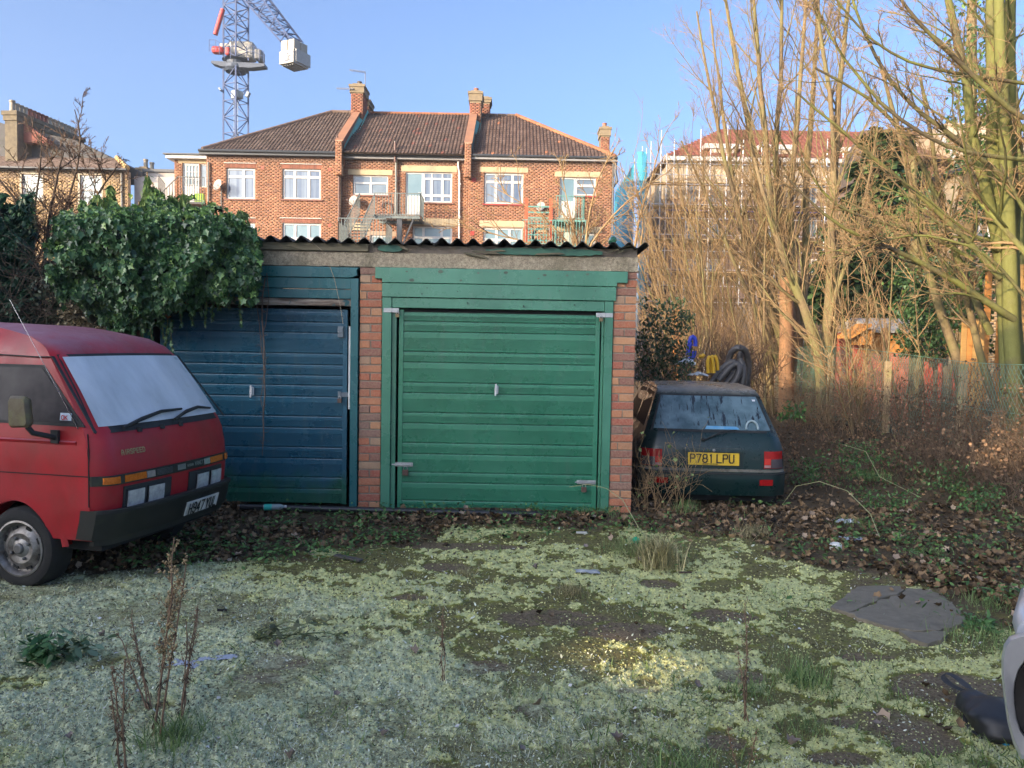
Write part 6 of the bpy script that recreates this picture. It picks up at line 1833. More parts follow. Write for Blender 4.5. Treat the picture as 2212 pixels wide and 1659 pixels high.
# counter jib
jt = [at(519, -22, KY - .8), at(533, -30, KY - .8), at(545, -34, KY + .9), at(560, -32, KY + .9)]
Pn = [at(520, -8, KY - .7), at(553, -22, KY - .7), at(566, -20, KY + 1.6), at(533, -4, KY + 1.6)]
Qn = [at(606, 89, KY - .7), at(628, 86, KY - .7), at(651, 90, KY + 1.6), at(628, 90, KY + 1.6)]
mb = MB(); lattice(mb, Pn, Qn, 7, .15, .07); mb.build('counter_jib', m_cb, cr)
mb = MB(); mb.bar(at(556, -30, KY + 2.2), at(652, 90, KY + 2.2), .08); mb.bar(at(562, -30, KY + 3.0), at(655, 92, KY + 3.0), .08)
for k in range(8): f = k / 8; mb.bar(Pn[1].lerp(Qn[1], f), at(556, -30, KY + 2.2).lerp(at(652, 90, KY + 2.2), f), .06)
mb.build('jib_walkway', m_cb, cr)
# ballast
B0 = at(604, 112, KY - .9); wB = 1.75; dB = 2.2; zA, zB_, zC = at(620, 88, KY - .9).z, B0.z, at(620, 140, KY - .9).z
def ob4(o, u0, u1, v0, v1, z0, z1, name, m_, bev=.03):
    mb = MB(); q = [o + U * u0 + Vv * v0, o + U * u1 + Vv * v0, o + U * u1 + Vv * v1, o + U * u0 + Vv * v1]
    mb.add([Vector((p.x, p.y, z0)) for p in q] + [Vector((p.x, p.y, z1)) for p in q], [(3, 2, 1, 0), (4, 5, 6, 7), (0, 1, 5, 4), (1, 2, 6, 5), (2, 3, 7, 6), (3, 0, 4, 7)]); return mb.build(name, m_, cr, bevel=bev)
for (u0, u1) in ((.05, .86), (.90, 1.70)):
    for (v0, v1) in ((.1, 1.0), (1.06, 2.0)): ob4(B0, u0, u1, v0, v1, zC + .4, zA, 'ballast_block', m_cc, .06)
ob4(B0, 0, wB, -.05, 2.1, zC, zB_, 'ballast_casing', m_cw); ob4(B0, wB, wB + .12, .2, 2.25, zC + .15, zB_ + .15, 'side_plate', m_cw)
for k in range(5): ob4(B0, .15 + .3 * k, .27 + .3 * k, .2, 1.9, zC - .12, zC, 'floor_rib', M('crane_grey2', (.38, .37, .36)))
a = B0 + U * .78 - Vv * .07; a.z = zB_ - .95
R3 = ((U.x, 0, -Vv.x), (U.y, 0, -Vv.y), (0, 1, 0))
m_logo = M('logo_blue', (.06, .07, .11))
letters('L', .42, m_logo, cr, B0 + U * .72 - Vv * .055 + Vector((0, 0, -.95 + 0)), R3, stroke=.2, cw=.8); letters('T', .75, m_logo, cr, B0 + U * .93 - Vv * .055 + Vector((0, 0, -1.05)), R3, stroke=.12, cw=.5); letters('C', .42, m_logo, cr, B0 + U * 1.16 - Vv * .055 + Vector((0, 0, -.95)), R3, stroke=.2, cw=.8)

# ================================================================== RED-ROOFED HOUSE IN SCAFFOLDING
SY = 42.0
sh = thing('red_roofed_block', 'cream-walled block with new red tiled roof wrapped in scaffolding behind the bare trees', 'building', (X_(1700, 400, SY), 45, 0))
bx0, bx1 = X_(1446, 430, SY), X_(2010, 430, SY); bz = at(1600, 351, SY).z
m_cream = M('cream_render', (.52, .42, .30), (.44, .35, .25), rough=.9, scale=1.5); m_brn = M('brown_block_wall', (.20, .14, .11), (.14, .10, .09), rough=.95, scale=1.5)
zc = at(1600, 430, SY).z
mb = MB(); mb.box(bx0, bx1, SY, SY + 9, zc, bz); mb.build('upper_wall', m_cream, sh); mb = MB(); mb.box(bx0, bx1, SY, SY + 9, -.2, zc); mb.build('lower_wall', m_brn, sh)
mb = MB(); mb.box(bx0 - .4, bx1 + .3, SY - .5, SY, bz - .05, bz + .22); mb.build('fascia', m_upvc, sh)
rz = at(1650, 281, SY + 4.4).z; rl = at(1556, 281, SY + 4.4).x
tiles(sh, SY - .55, bz + .2, SY + 4.4, rz, lambda v: bx0 - .4 + (rl - bx0 + .4) * v, lambda v: bx1 + .4, (.26, .085, .06), (.33, .12, .085), 8, .30, .33, lift=.012)
mb = MB(); e0 = bx0 - .4; mb.add([(e0, SY - .53, bz + .17), (bx1 + .4, SY - .53, bz + .17), (bx1 + .4, SY + 4.4, rz - .03), (rl, SY + 4.4, rz - .03), (e0, SY + 9.4, bz + .17), (bx1 + .4, SY + 9.4, bz + .17)], [(0, 1, 2, 3), (4, 3, 2, 5), (0, 3, 4), (1, 5, 2)]); mb.build('roof', M('red_roof_under', (.32, .08, .05)), sh)
for px0, px1, py0, py1, pyw in ((1523, 1600, 310, 320, 345), (1640, 1720, 312, 322, 350), (1820, 1890, 318, 326, 350)):
    r_ = rectP(px0, px1, py0, py1, SY - .2); mb = MB(); mb.box(r_[0], r_[1], SY - .2, SY + 3, r_[2], r_[3]); d = mb.build('dormer', m_upvc, sh)
    r2 = rectP(px0 + 10, px1 - 8, py1, pyw + 12, SY - .0); mb = MB(); mb.box(r2[0], r2[1], SY - .1, SY + 2.5, r2[2], r2[3] + .1); mb.build('dormer_cheek', m_cream, d); window(sh, r2[0] + .2, r2[1] - .2, r2[2] + .1, r2[3], SY - .18, (.5,), (), m_gl3)
for px in (1480, 1530, 1660, 1740, 1800, 1870):
    for py in (395, 470, 560): r_ = rectP(px, px + 24, py, py + 45, SY); window(sh, *r_, SY - .1, (.5,), (), m_gl3)
# brown louvre storey bands
for k, py in enumerate((440, 452, 520, 590, 640)):
    r_ = rectP(1440, 2000, py, py + 7, SY - .3); mb = MB(); mb.box(r_[0], r_[1], SY - .3, SY, r_[2], r_[3]); mb.build('floor_band', M('blue_sheeting', (.05, .06, .28)) if k == 1 else m_brn, sh)
sca = thing('scaffolding', 'tall tube scaffolding with turquoise debris netting around the red-roofed block', 'scaffolding', (X_(1400, 500, 40.6), 40.6, 0))
m_tube = M('scaffold_tube', (.55, .55, .56), (.42, .42, .44), rough=.4, metal=.5); m_brd = M('scaffold_board', (.46, .34, .18), (.36, .27, .15), rough=.85, scale=3)
sx0, sx1 = X_(1384, 450, 40.6), X_(1990, 450, 40.6)
rs = random.Random(4)
gcount = 0
xp = sx0
pxs = [1384, 1393, 1402, 1424, 1437, 1452, 1480, 1508, 1530, 1566, 1600, 1640, 1675, 1712, 1745, 1780, 1815, 1850, 1890, 1930, 1970]
tops = [316, 320, 305, 281, 330, 300, 328, 279, 315, 270, 300, 297, 315, 303, 312, 300, 318, 305, 310, 300, 312]
for Y_ in (40.6, 41.7):
    for px, py in zip(pxs, tops):
        a = at(px, 500, Y_); zt_ = at(px, py + (0 if Y_ < 41 else 14), Y_).z; mb = MB(); mb.tube([(a.x, Y_, -.1), (a.x + rs.uniform(-.02, .02), Y_, zt_)], .026, 5); mb.build('standard', m_tube, sca)
for py in (352, 376, 396, 440, 470, 505, 540, 580, 615, 650):
    for Y_ in (40.6, 41.7):
        a, b = at(1377 - rs.uniform(0, 26), py, Y_), at(1980, py + 10, Y_); mb = MB(); mb.tube([(a.x, Y_ - .05, a.z), (b.x, Y_ - .05, a.z)], .025, 5); mb.build('ledger', m_tube, sca)
for py in (398, 450, 520, 590, 655):
    z = at(1500, py, 41.1).z
    for k in range(3): mb = MB(); mb.box(sx0 - .1, sx1, 40.7 + k * .3, 40.95 + k * .3, z, z + .05); mb.build('board', m_brd, sca)
for k in range(8):
    a, b = at(1386 + 24 * (k % 2), 660 - 42 * k, 40.5), at(1410 - 24 * (k % 2), 618 - 42 * k, 40.5); mb = MB(); mb.tube([a, b], .024, 5); mb.build('brace', m_tube, sca)
# return scaffold running back from the corner, with netting
for k in range(5):
    Y_ = 42.6 + 1.9 * k; a = at(1384, 500, 40.6); zt_ = at(1384, 322 - 4 * (k % 2), 40.6).z; mb = MB(); mb.tube([(a.x - .1, Y_, -.1), (a.x - .1, Y_, zt_)], .026, 5); mb.build('standard', m_tube, sca)
t = NT('turquoise_net'); t.col(t.mix(t.noise(3, 4, .6), (.03, .30, .42), (.06, .42, .50))); t.set('Roughness', .8)
v_ = t.noise(90, 1, .5); t.set('Alpha', t.ramp(v_, [(.40, .25), (.52, 1.0)])); m_net = t.m
def net(pxa, pxb, pya, pyb, Y_, Y2_, seed):
    r_ = random.Random(seed); rows = []
    for j in range(15):
        f = j / 14; row = []
        for i in range(5):
            g_ = i / 4; px = pxa + (pxb - pxa) * g_; py = pya + (pyb - pya) * f; Yq = Y_ + (Y2_ - Y_) * g_; q = at(px, py, Y_)
            row.append((q.x + .06 * r_.uniform(-1, 1), Yq - .1 * abs(math.sin(g_ * PI)) + .05 * r_.uniform(-1, 1), q.z))
        rows.append(row)
    mb = MB(); mb.sheet(rows); return mb.build('debris_netting', m_net, sca, smooth=True)
net(1378, 1396, 328, 480, 40.5, 40.5, 1); net(1378, 1394, 482, 670, 40.5, 40.5, 2); net(1396, 1403, 350, 670, 40.5, 42.5, 3)
aX = at(1384, 500, 40.6).x
mb = MB(); mb.box(aX - .16, aX - .13, 42.6, 50.4, 2, at(1384, 335, 40.6).z); mb.build('debris_netting', m_net, sca)
mb = MB(); mb.bar(at(1350, 385, 40.9), at(1350, 530, 40.9), .01)
for k, py in enumerate((393, 405, 409, 424, 449, 461, 481, 486)):
    mb = MB(); mb.tube([at(1347 + 3 * (k % 3), py, 40.9), at(1384, py, 40.9)], .025, 5); mb.build('ledger', m_tube, sca)
mb = MB(); mb.tube([at(1330, 472, 44), at(1330, 545, 44)], .03, 5); mb.build('standard', m_tube, sca)

# ================================================================== BROWN-ROOFED HOUSE AND YELLOW-BRICK HOUSE ON THE RIGHT
RY = 30.0
rh = thing('brown_roofed_house', 'brown tiled house with cream gable dormer seen through the bare branches', 'house', (X_(2040, 400, RY), 32, 0))
qx0, qx1 = X_(1950, 400, RY), X_(2300, 400, RY); qz = at(2020, 352, RY).z
mb = MB(); mb.box(qx0, qx1, RY, RY + 7, -.2, qz); mb.build('wall', m_brn, rh)
brickwork(rh, qx0, qx1, 2.5, qz, RY, cols=[((.25, .15, .09), .5), ((.20, .11, .07), .3), ((.30, .19, .12), .2)], seed=81)
qr = at(2000, 284, RY + 3.2).z
tiles(rh, RY - .4, qz + .05, RY + 3.2, qr, lambda v: qx0 - .3, lambda v: qx1, (.17, .10, .075), (.24, .15, .11), 12, .2, .25, lift=.012)
mb = MB(); mb.add([(qx0 - .3, RY - .38, qz), (qx1, RY - .38, qz), (qx1, RY + 3.2, qr - .03), (qx0 - .3, RY + 3.2, qr - .03), (qx0 - .3, RY + 7, qz), (qx1, RY + 7, qz)], [(0, 1, 2, 3), (3, 2, 5, 4), (0, 3, 4)]); mb.build('roof', m_under, rh)
# cream dormer with sloping cheek
P1 = [at(px, py, RY - .6) for px, py in ((2021, 275), (2048, 264), (2080, 266), (2084, 350), (2068, 350))]
mb = MB(); mb.prism([(p.x, p.z) for p in P1], RY - .6, RY + 2.4); mb.build('dormer', m_cream, rh)
mb = MB(); mb.bar(P1[0], P1[4], .10); mb.build('bargeboard', m_upvc, rh)
for px0, px1, py0, py1 in ((2115, 2200, 250, 300), (2120, 2240, 300, 345)):
    r_ = rectP(px0, px1, py0, py1, RY - .6); mb = MB(); mb.box(r_[0], r_[1], RY - .6, RY + 2, r_[2], r_[3]); mb.build('dormer', m_cream, rh)
mb = MB(); r_ = rectP(2125, 2230, 232, 262, RY + 1); mb.add([(r_[0], RY + .2, r_[2]), (r_[1], RY + .2, r_[2]), (r_[1], RY + 2.2, r_[3]), (r_[0] + .4, RY + 2.2, r_[3])], [(0, 1, 2, 3)]); mb.build('roof', M('red_roof_under', (.32, .08, .05)), rh)
mb = MB(); mb.tube([at(2073, 352, RY - .15), at(2066, 360, RY - .15), at(2066, 640, RY - .15)], .055, 7); mb.build('downpipe', m_wpipe, rh)
mb = MB(); r_ = rectP(1990, 2062, 505, 590, RY - .05); mb.box(r_[0], r_[1], RY - .05, RY, r_[2], r_[3]); mb.build('red_brick_panel', M('orange_brick_panel', (.42, .14, .07), (.34, .11, .06), rough=.9, scale=8), rh)
yh = thing('yellow_brick_extension', 'yellow-brown brick rear extension behind the moss-green tree stems', 'house', (X_(2150, 500, 24), 24, 0))
EY = 23.0
ex0 = X_(2062, 600, EY); ex1 = X_(2330, 600, EY); ez = at(2140, 375, EY).z
EW = rectP(2110, 2122, 470, 505, EY); EW2 = rectP(2185, 2215, 540, 590, EY)
wall_slab(yh, ex0, ex1, -.2, ez, EY, [EW, EW2], m_ymort); brickwork(yh, ex0, ex1, .5, ez, EY, [EW, EW2], cols=[((.36, .23, .11), .4), ((.27, .17, .09), .3), ((.42, .29, .15), .2), ((.18, .12, .08), .1)], seed=85)
window(yh, *EW, EY, (), (), m_gl3); window(yh, *EW2, EY, (), (.5,), m_gl3)
mb = MB(); mb.box(ex0 - .2, ex1, EY - .25, EY + 5, ez, ez + .12); mb.build('flat_roof', m_gut, yh); mb = MB(); mb.box(ex0, ex0 + .25, EY + .26, EY + 5, -.2, ez - .01); mb.build('wall', m_ymort, yh); mb = MB(); mb.box(ex0, ex1, EY - .12, EY, at(2140, 512, EY).z, at(2140, 506, EY).z); mb.build('string_course', M('lead_grey', (.22, .22, .22)), yh)
mb = MB(); mb.tube([at(2137, 430, EY - .1), at(2137, 520, EY - .1)], .05, 7); mb.build('downpipe', m_wpipe, yh)

# ================================================================== PLANTS
def npat(px, py, Y):
    R3 = np.array(CAM_R.to_3x3()); d = np.stack([(px - PCX) / FPX, -(py - PCY) / FPX, -np.ones_like(px)], 1) @ R3.T
    return np.array([0, 0, CAM_H]) + d * (Y / d[:, 1])[:, None]


def tubes(P, R_, sides=3):
    """P (n,k,3) polylines, R_ (n,k) radii -> V, F"""
    n, k, _ = P.shape
    T = np.empty_like(P); T[:, 1:-1] = P[:, 2:] - P[:, :-2]; T[:, 0] = P[:, 1] - P[:, 0]; T[:, -1] = P[:, -1] - P[:, -2]
    T /= np.linalg.norm(T, axis=2, keepdims=True) + 1e-9
    ref = np.where(np.abs(T[:, :1, 2:3]) > .8, np.array([1.0, 0.1, 0]), np.array([0, 0.1, 1.0])); ref = np.broadcast_to(ref, T.shape)
    U_ = np.cross(T, ref); U_ /= np.linalg.norm(U_, axis=2, keepdims=True) + 1e-9; W_ = np.cross(T, U_)
    a = 2 * PI * np.arange(sides) / sides
    V = P[:, :, None, :] + R_[:, :, None, None] * (U_[:, :, None, :] * np.cos(a)[None, None, :, None] + W_[:, :, None, :] * np.sin(a)[None, None, :, None])
    idx = np.arange(n * k * sides).reshape(n, k, sides)
    a_, b_ = idx[:, :-1, :], np.roll(idx, -1, 2)[:, :-1, :]; c_, d_ = np.roll(idx, -1, 2)[:, 1:, :], idx[:, 1:, :]
    return V.reshape(-1, 3), np.stack([a_, b_, c_, d_], 3).reshape(-1, 4)


def merge(parts):
    Vs, Fs, o = [], [], 0
    for V, F in parts: Vs.append(V); Fs.append(F + o); o += len(V)
    return np.concatenate(Vs), np.concatenate(Fs)


def grow(P0, D0, L, R0, k=5, wander=.15, up=.1, taper=.35, g=None):
    g = g or rng; n = len(P0); D = D0 / (np.linalg.norm(D0, axis=1, keepdims=True) + 1e-9)
    P = np.empty((n, k, 3)); P[:, 0] = P0
    for i in range(1, k):
        D = D + g.normal(0, wander, (n, 3)) + np.array([0, 0, up]); D /= np.linalg.norm(D, axis=1, keepdims=True)
        P[:, i] = P[:, i - 1] + D * (L / (k - 1))[:, None]
    return P, R0[:, None] * np.linspace(1, taper, k)[None]


def children(P, R_, L, m, t0=.25, t1=1.0, ang=(25, 50), lr=(.35, .6), rr=.5, g=None, side=None):
    g = g or rng; n, k, _ = P.shape
    t = g.uniform(t0, t1, (n, m)); f = t * (k - 1); i = np.minimum(f.astype(int), k - 2); u = (f - i)[..., None]
    ar = np.arange(n)[:, None]
    p = P[ar, i] * (1 - u) + P[ar, i + 1] * u; d = P[ar, i + 1] - P[ar, i]; d /= np.linalg.norm(d, axis=2, keepdims=True) + 1e-9
    r = R_[ar, i] * (1 - u[..., 0]) + R_[ar, i + 1] * u[..., 0]
    q = g.normal(0, 1, (n, m, 3))
    if side is not None: q = q + np.array(side)
    q -= d * (q * d).sum(2, keepdims=True); q /= np.linalg.norm(q, axis=2, keepdims=True) + 1e-9
    a = np.radians(g.uniform(*ang, (n, m)))[..., None]
    D = d * np.cos(a) + q * np.sin(a)
    Lc = L[:, None] * g.uniform(*lr, (n, m)) * (1.15 - .6 * t)
    return p.reshape(-1, 3), D.reshape(-1, 3), Lc.ravel(), (r * rr * g.uniform(.7, 1.1, (n, m))).ravel()


def bark(name, c, c2, green=None, amt=.5):
    if name in MATS: return MATS[name]
    t = NT(name); n = t.noise(3, 5, .6, stretch=(1, 1, .35)); n2 = t.noise(22, 4, .7)
    base = t.mix(t.ramp(n, [(.35, 0.0), (.65, 1.0)]), c, c2); base = t.mix(t.math('MULTIPLY', t.ramp(n2, [(.45, 0.0), (.65, 1.0)]), .5), base, tuple(v * .45 for v in c))
    if green: base = t.mix(t.math('MULTIPLY', t.ramp(t.noise(1.6, 4, .6), [(.5 - amt * .3, 0.0), (.72 - amt * .3, 1.0)]), .85), base, green)
    t.col(base); t.set('Roughness', .85); t.set('Specular IOR Level', .2); t.bump(n2, .6, .02); MATS[name] = t.m
    return t.m


b_mossy = bark('mossy_bark', (.17, .145, .08), (.12, .10, .06), (.17, .175, .05), .7)
b_tan = bark('tan_bark', (.25, .185, .10), (.18, .13, .075), (.20, .19, .07), .2)
b_twig = bark('twig_bark', (.38, .255, .125), (.28, .18, .095))
b_dark = bark('dark_bark', (.065, .048, .038), (.10, .075, .055))
b_oak = bark('orange_bark', (.36, .20, .10), (.25, .14, .08))


def bare_tree(label, base, stems, tw=1.0, mat=b_tan, tmat=b_twig, l1=14, l2=8, l3=4, up=.06, l1len=(.22, .42), ang=(22, 45), name='bare_tree', t0=.22, side=None, twr=.0046, group=None, l1r=.42):
    """stems: list of (points, r0, r1) in world space; twigs grow on them"""
    g = np.random.default_rng(abs(hash(label)) % 99991 if 0 else sum(ord(c) * (i + 3) for i, c in enumerate(label)))
    t_ = thing(name, label, 'tree', base, group=group)
    K = 12; PP = []; RR = []; LL = []
    for pts, r0, r1 in stems:
        pts = np.array([tuple(p) for p in pts]); s = np.r_[0, np.cumsum(np.linalg.norm(np.diff(pts, axis=0), axis=1))]
        u = np.linspace(0, s[-1], K); q = np.stack([np.interp(u, s, pts[:, j]) for j in range(3)], 1)
        for _ in range(2): q[1:-1] = (q[:-2] + 2 * q[1:-1] + q[2:]) / 4
        q[1:] += np.cumsum(g.normal(0, .012, (K - 1, 3)), 0) * min(1.5, s[-1] / 6)
        PP.append(q); RR.append(np.linspace(r0, r1, K)); LL.append(s[-1])
    P = np.array(PP); R_ = np.array(RR); L = np.array(LL)
    V, F = tubes(P, R_, 8); npmesh('trunk', V, F, mat, t_, smooth=True)
    a = children(P, R_, L, l1, t0, 1, ang, l1len, l1r, g, side); P1, R1 = grow(*a[:2], a[2], np.maximum(a[3], twr * 1.8), 7, .10, up, .3, g)
    V, F = tubes(P1, R1, 4); npmesh('branches', V, F, mat, t_, 'stuff', smooth=True)
    b = children(P1, R1, a[2], l2, .12, 1, (25, 55), (.25, .5), .5, g); P2, R2 = grow(*b[:2], b[2], np.maximum(b[3], twr * 1.15), 5, .14, up * .8, .45, g)
    c = children(P2, R2, b[2], l3, .15, 1, (25, 60), (.3, .6), .6, g); P3, R3_ = grow(*c[:2], c[2], np.full(len(c[2]), twr * .8), 3, .15, up, .5, g)
    V, F = merge([tubes(P2, R2, 3), tubes(P3, R3_, 3)]); npmesh('twigs', V, F, tmat, t_, 'stuff')
    return t_


def stem_px(pts, Y0, Y1, r0, r1):
    n = len(pts); return ([at(px, py, Y0 + (Y1 - Y0) * i / max(1, n - 1)) for i, (px, py) in enumerate(pts)], r0, r1)


# many-stemmed tree beside the cut trunk
bare_tree('tall many-stemmed bare tree rising beside the cut trunk over the scaffolded block', (at(1712, 800, 18).x, 18, 0), [
    stem_px([(1708, 850), (1690, 740), (1650, 560), (1640, 380), (1600, 180), (1560, -60)], 18, 18.6, .13, .03),
    stem_px([(1712, 850), (1712, 740), (1672, 560), (1655, 400), (1640, 230), (1610, -60)], 18, 17.4, .12, .03),
    stem_px([(1712, 850), (1720, 720), (1690, 560), (1680, 360), (1690, 200), (1700, -80)], 18, 18.2, .11, .03),
    stem_px([(1716, 850), (1730, 700), (1740, 540), (1735, 380), (1755, 180), (1770, -80)], 18.3, 18.6, .12, .03),
    stem_px([(1716, 850), (1722, 680), (1700, 480), (1715, 300), (1730, 100), (1740, -80)], 18.2, 17.4, .10, .03),
    stem_px([(1712, 850), (1698, 740), (1640, 620), (1600, 470), (1560, 300), (1530, 120), (1510, 10)], 18, 17.4, .10, .02),
    stem_px([(1700, 850), (1672, 740), (1610, 620), (1560, 500), (1520, 380), (1480, 300)], 18, 17, .07, .015),
    stem_px([(1705, 850), (1660, 700), (1600, 520), (1575, 330), (1550, 150), (1530, 30)], 18.5, 19, .09, .02)], l1=18, l2=9, l3=4, up=.12, l1len=(.16, .34))
bare_tree('bare tree forking low into two pale upright stems in front of the conifer', (at(1775, 800, 16).x, 16, 0), [
    stem_px([(1775, 880), (1775, 800), (1768, 745), (1740, 680), (1690, 560), (1655, 450), (1620, 300)], 16, 16, .13, .025),
    stem_px([(1778, 880), (1780, 800), (1784, 740), (1795, 560), (1800, 350), (1810, 150), (1840, -60)], 16.2, 16.4, .14, .03),
    stem_px([(1792, 880), (1800, 760), (1812, 620), (1800, 450), (1795, 250), (1760, 60), (1740, -60)], 16.4, 16.2, .09, .03),
    stem_px([(1784, 740), (1800, 640), (1850, 520), (1880, 400), (1900, 260)], 16.2, 15.6, .06, .015)], l1=16, l2=9, l3=4, up=.10, l1len=(.16, .34))
# mossy sycamore group
bare_tree('mossy yellow-green sycamore with four upright trunks beyond the orange boards', (at(2170, 820, 10.6).x, 10.6, 0), [
    stem_px([(2186, 960), (2180, 800), (2170, 700), (2160, 560), (2153, 400), (2148, 200), (2142, -60)], 10.6, 10.7, .145, .07),
    stem_px([(2192, 960), (2196, 800), (2192, 700), (2184, 560), (2172, 400), (2168, 200), (2166, -60)], 10.5, 10.4, .12, .06),
    stem_px([(2210, 960), (2208, 820), (2200, 720), (2184, 600), (2190, 400), (2188, 200), (2190, -60)], 10.7, 10.9, .09, .065),
    stem_px([(2192, 640), (2190, 520), (2196, 440), (2212, 400), (2240, 360)], 10.8, 10.8, .07, .04),
    stem_px([(2160, 560), (2150, 480), (2120, 380), (2100, 300), (2098, 190), (2075, 80), (2050, -60)], 10.7, 10.2, .085, .04)], mat=b_mossy, l1=7, l2=8, l3=4, up=.04, ang=(35, 70), l1len=(.25, .5), t0=.35, side=(-.8, -.2, 0), l1r=.26)
LB = [  # long sweeping branches
    ([(2190, 690), (2120, 640), (2040, 590), (1950, 545), (1860, 520), (1780, 470), (1690, 380)], 10.4, 9.6, .050, .010),
    ([(2212, 345), (2100, 338), (2010, 300), (1920, 240), (1850, 150), (1790, 60), (1750, -40)], 10.0, 9.4, .030, .010),
    ([(2212, 255), (2130, 195), (2060, 120), (1990, 60), (1920, -40)], 9.6, 9.2, .034, .015),
    ([(2212, 180), (2120, 165), (2040, 160), (1940, 130), (1850, 60), (1790, -20)], 9.8, 9.2, .024, .010),
    ([(2190, 400), (2110, 330), (2010, 260), (1930, 190), (1870, 90), (1830, -30)], 10.2, 9.8, .036, .014),
    ([(2160, 600), (2080, 500), (1990, 420), (1880, 330), (1800, 260), (1730, 200)], 10.5, 10.0, .042, .012),
    ([(2140, 720), (2085, 600), (2040, 470), (2000, 360), (1930, 260), (1850, 190), (1760, 150)], 11, 10.4, .055, .014),
    ([(2100, 560), (2000, 500), (1890, 480), (1790, 440), (1720, 330)], 10.6, 10, .028, .010),
    ([(2212, 640), (2150, 560), (2080, 520), (1960, 500), (1860, 540), (1800, 560)], 10, 9.6, .022, .008)]
bare_tree('dark sweeping branches of a leaning sycamore reaching far across the sky', (at(2230, 860, 10.2).x, 10.2, 0), [stem_px([(2240, 1000), (2236, 760), (2236, 500), (2240, 200), (2240, -60)], 10.2, 10.2, .15, .08)] + [stem_px(p, a, b, r0, r1) for p, a, b, r0, r1 in LB],
          mat=bark('green_grey_bark', (.15, .12, .07), (.09, .07, .045), (.22, .23, .06), .3), l1=13, l2=8, l3=4, up=.07, l1len=(.12, .3), t0=.12, name='leaning_tree', l1r=.5)
bare_tree('slender curved tree leaning over the wire fence by the orange shed', (at(2090, 820, 12).x, 12, 0), [
    stem_px([(2085, 900), (2080, 790), (2062, 735), (2032, 690), (2010, 600), (1985, 500), (1965, 380), (1930, 250), (1890, 120)], 12, 11.6, .085, .02),
    stem_px([(2010, 600), (1960, 520), (1900, 470), (1820, 430)], 11.9, 11.6, .03, .01), stem_px([(2150, 880), (2120, 780), (2100, 640), (2070, 560), (2030, 430), (2020, 300), (1990, 160)], 11.4, 11, .06, .02)], l1=11, l2=7, l3=4, up=.09, l1len=(.16, .34), name='leaning_tree')
bare_tree('thin straight bare tree at the picture edge behind the sycamore', (at(2192, 820, 13).x + .2, 13, 0), [stem_px([(2214, 860), (2206, 600), (2200, 400), (2194, 200), (2186, -60)], 13, 13, .07, .045)], mat=b_mossy, l1=14, l2=6, l3=3)
# coppiced hedge line
def hedge(label, pxs_, Yr, topy, n, seed, lean=-.12, mat=b_tan, r0=(.02, .045), basey=820):
    g = np.random.default_rng(seed); t_ = thing('coppiced_trees', label, 'tree', (at(sum(pxs_) / 2, basey, sum(Yr) / 2).x, sum(Yr) / 2, 0))
    px = g.uniform(*pxs_, n); Y = g.uniform(*Yr, n); b = npat(px, np.full(n, 800.0), Y); b[:, 2] = 0
    zt = npat(px, g.uniform(*topy, n), Y)[:, 2]; L = np.maximum(zt, 1.5)
    D = np.stack([g.normal(lean, .16, n), g.normal(-.05, .12, n), np.ones(n)], 1)
    rr = g.uniform(*r0, n); P, R_ = grow(b, D, L, rr, 9, .055, .03, .3, g)
    V, F = tubes(P, R_, 6); npmesh('stems', V, F, mat, t_, 'stuff', smooth=True)
    a = children(P, R_, L, 12, .12, 1, (22, 50), (.2, .42), .5, g, (-.25, -.1, 0)); P1, R1 = grow(*a[:2], a[2], np.maximum(a[3], .009), 5, .12, .10, .35, g)
    c = children(P1, R1, a[2], 6, .1, 1, (25, 55), (.3, .6), .6, g); P2, R2 = grow(*c[:2], c[2], np.full(len(c[2]), .0048), 4, .14, .08, .5, g)
    V, F = merge([tubes(P1, R1, 4), tubes(P2, R2, 3)]); npmesh('twigs', V, F, b_twig, t_, 'stuff')
hedge('dense row of coppiced bare stems between the scaffolding and the many-stemmed tree', (1490, 1700), (17, 22), (260, 520), 28, 5, -.16)
hedge('lower thicket of bare tan stems fanning out over the car roof', (1440, 1600), (17, 23), (430, 640), 26, 6, -.22, r0=(.012, .028))
hedge('thin straggly stems in front of the conifer and shed', (1790, 2060), (13, 18), (380, 700), 20, 7, -.05, r0=(.012, .026))
# cut trunk and stubs
def stump(px0, px1, py0, py1, Y, label, m_=b_oak, name='cut_trunk'):
    a, b = at((px0 + px1) / 2, py1, Y), at((px0 + px1) / 2, py0, Y); r = (px1 - px0) / 2 / FPX * Y; t_ = thing(name, label, 'tree stump', (a.x, Y, 0))
    g = random.Random(int(px0)); P = [(a.x + g.uniform(-.03, .03) + (b.x - a.x) * k / 7, Y, -.1 + (b.z + .1) * k / 7) for k in range(8)]
    mb = MB(); mb.tube(P, [r * 1.25, r * 1.15, r * 1.05, r, r * .98, r, r * 1.02, r * .95], 12); mb.build('trunk', m_, t_, smooth='auto'); return t_
stump(1685, 1714, 600, 800, 17.4, 'thick orange-brown trunk sawn off flat among the many stems'); stump(1650, 1672, 690, 800, 19, 'shorter sawn grey-tan trunk beside the pink boards', b_tan); stump(1906, 1920, 708, 760, 14.6, 'short forked stub standing before the orange shed')
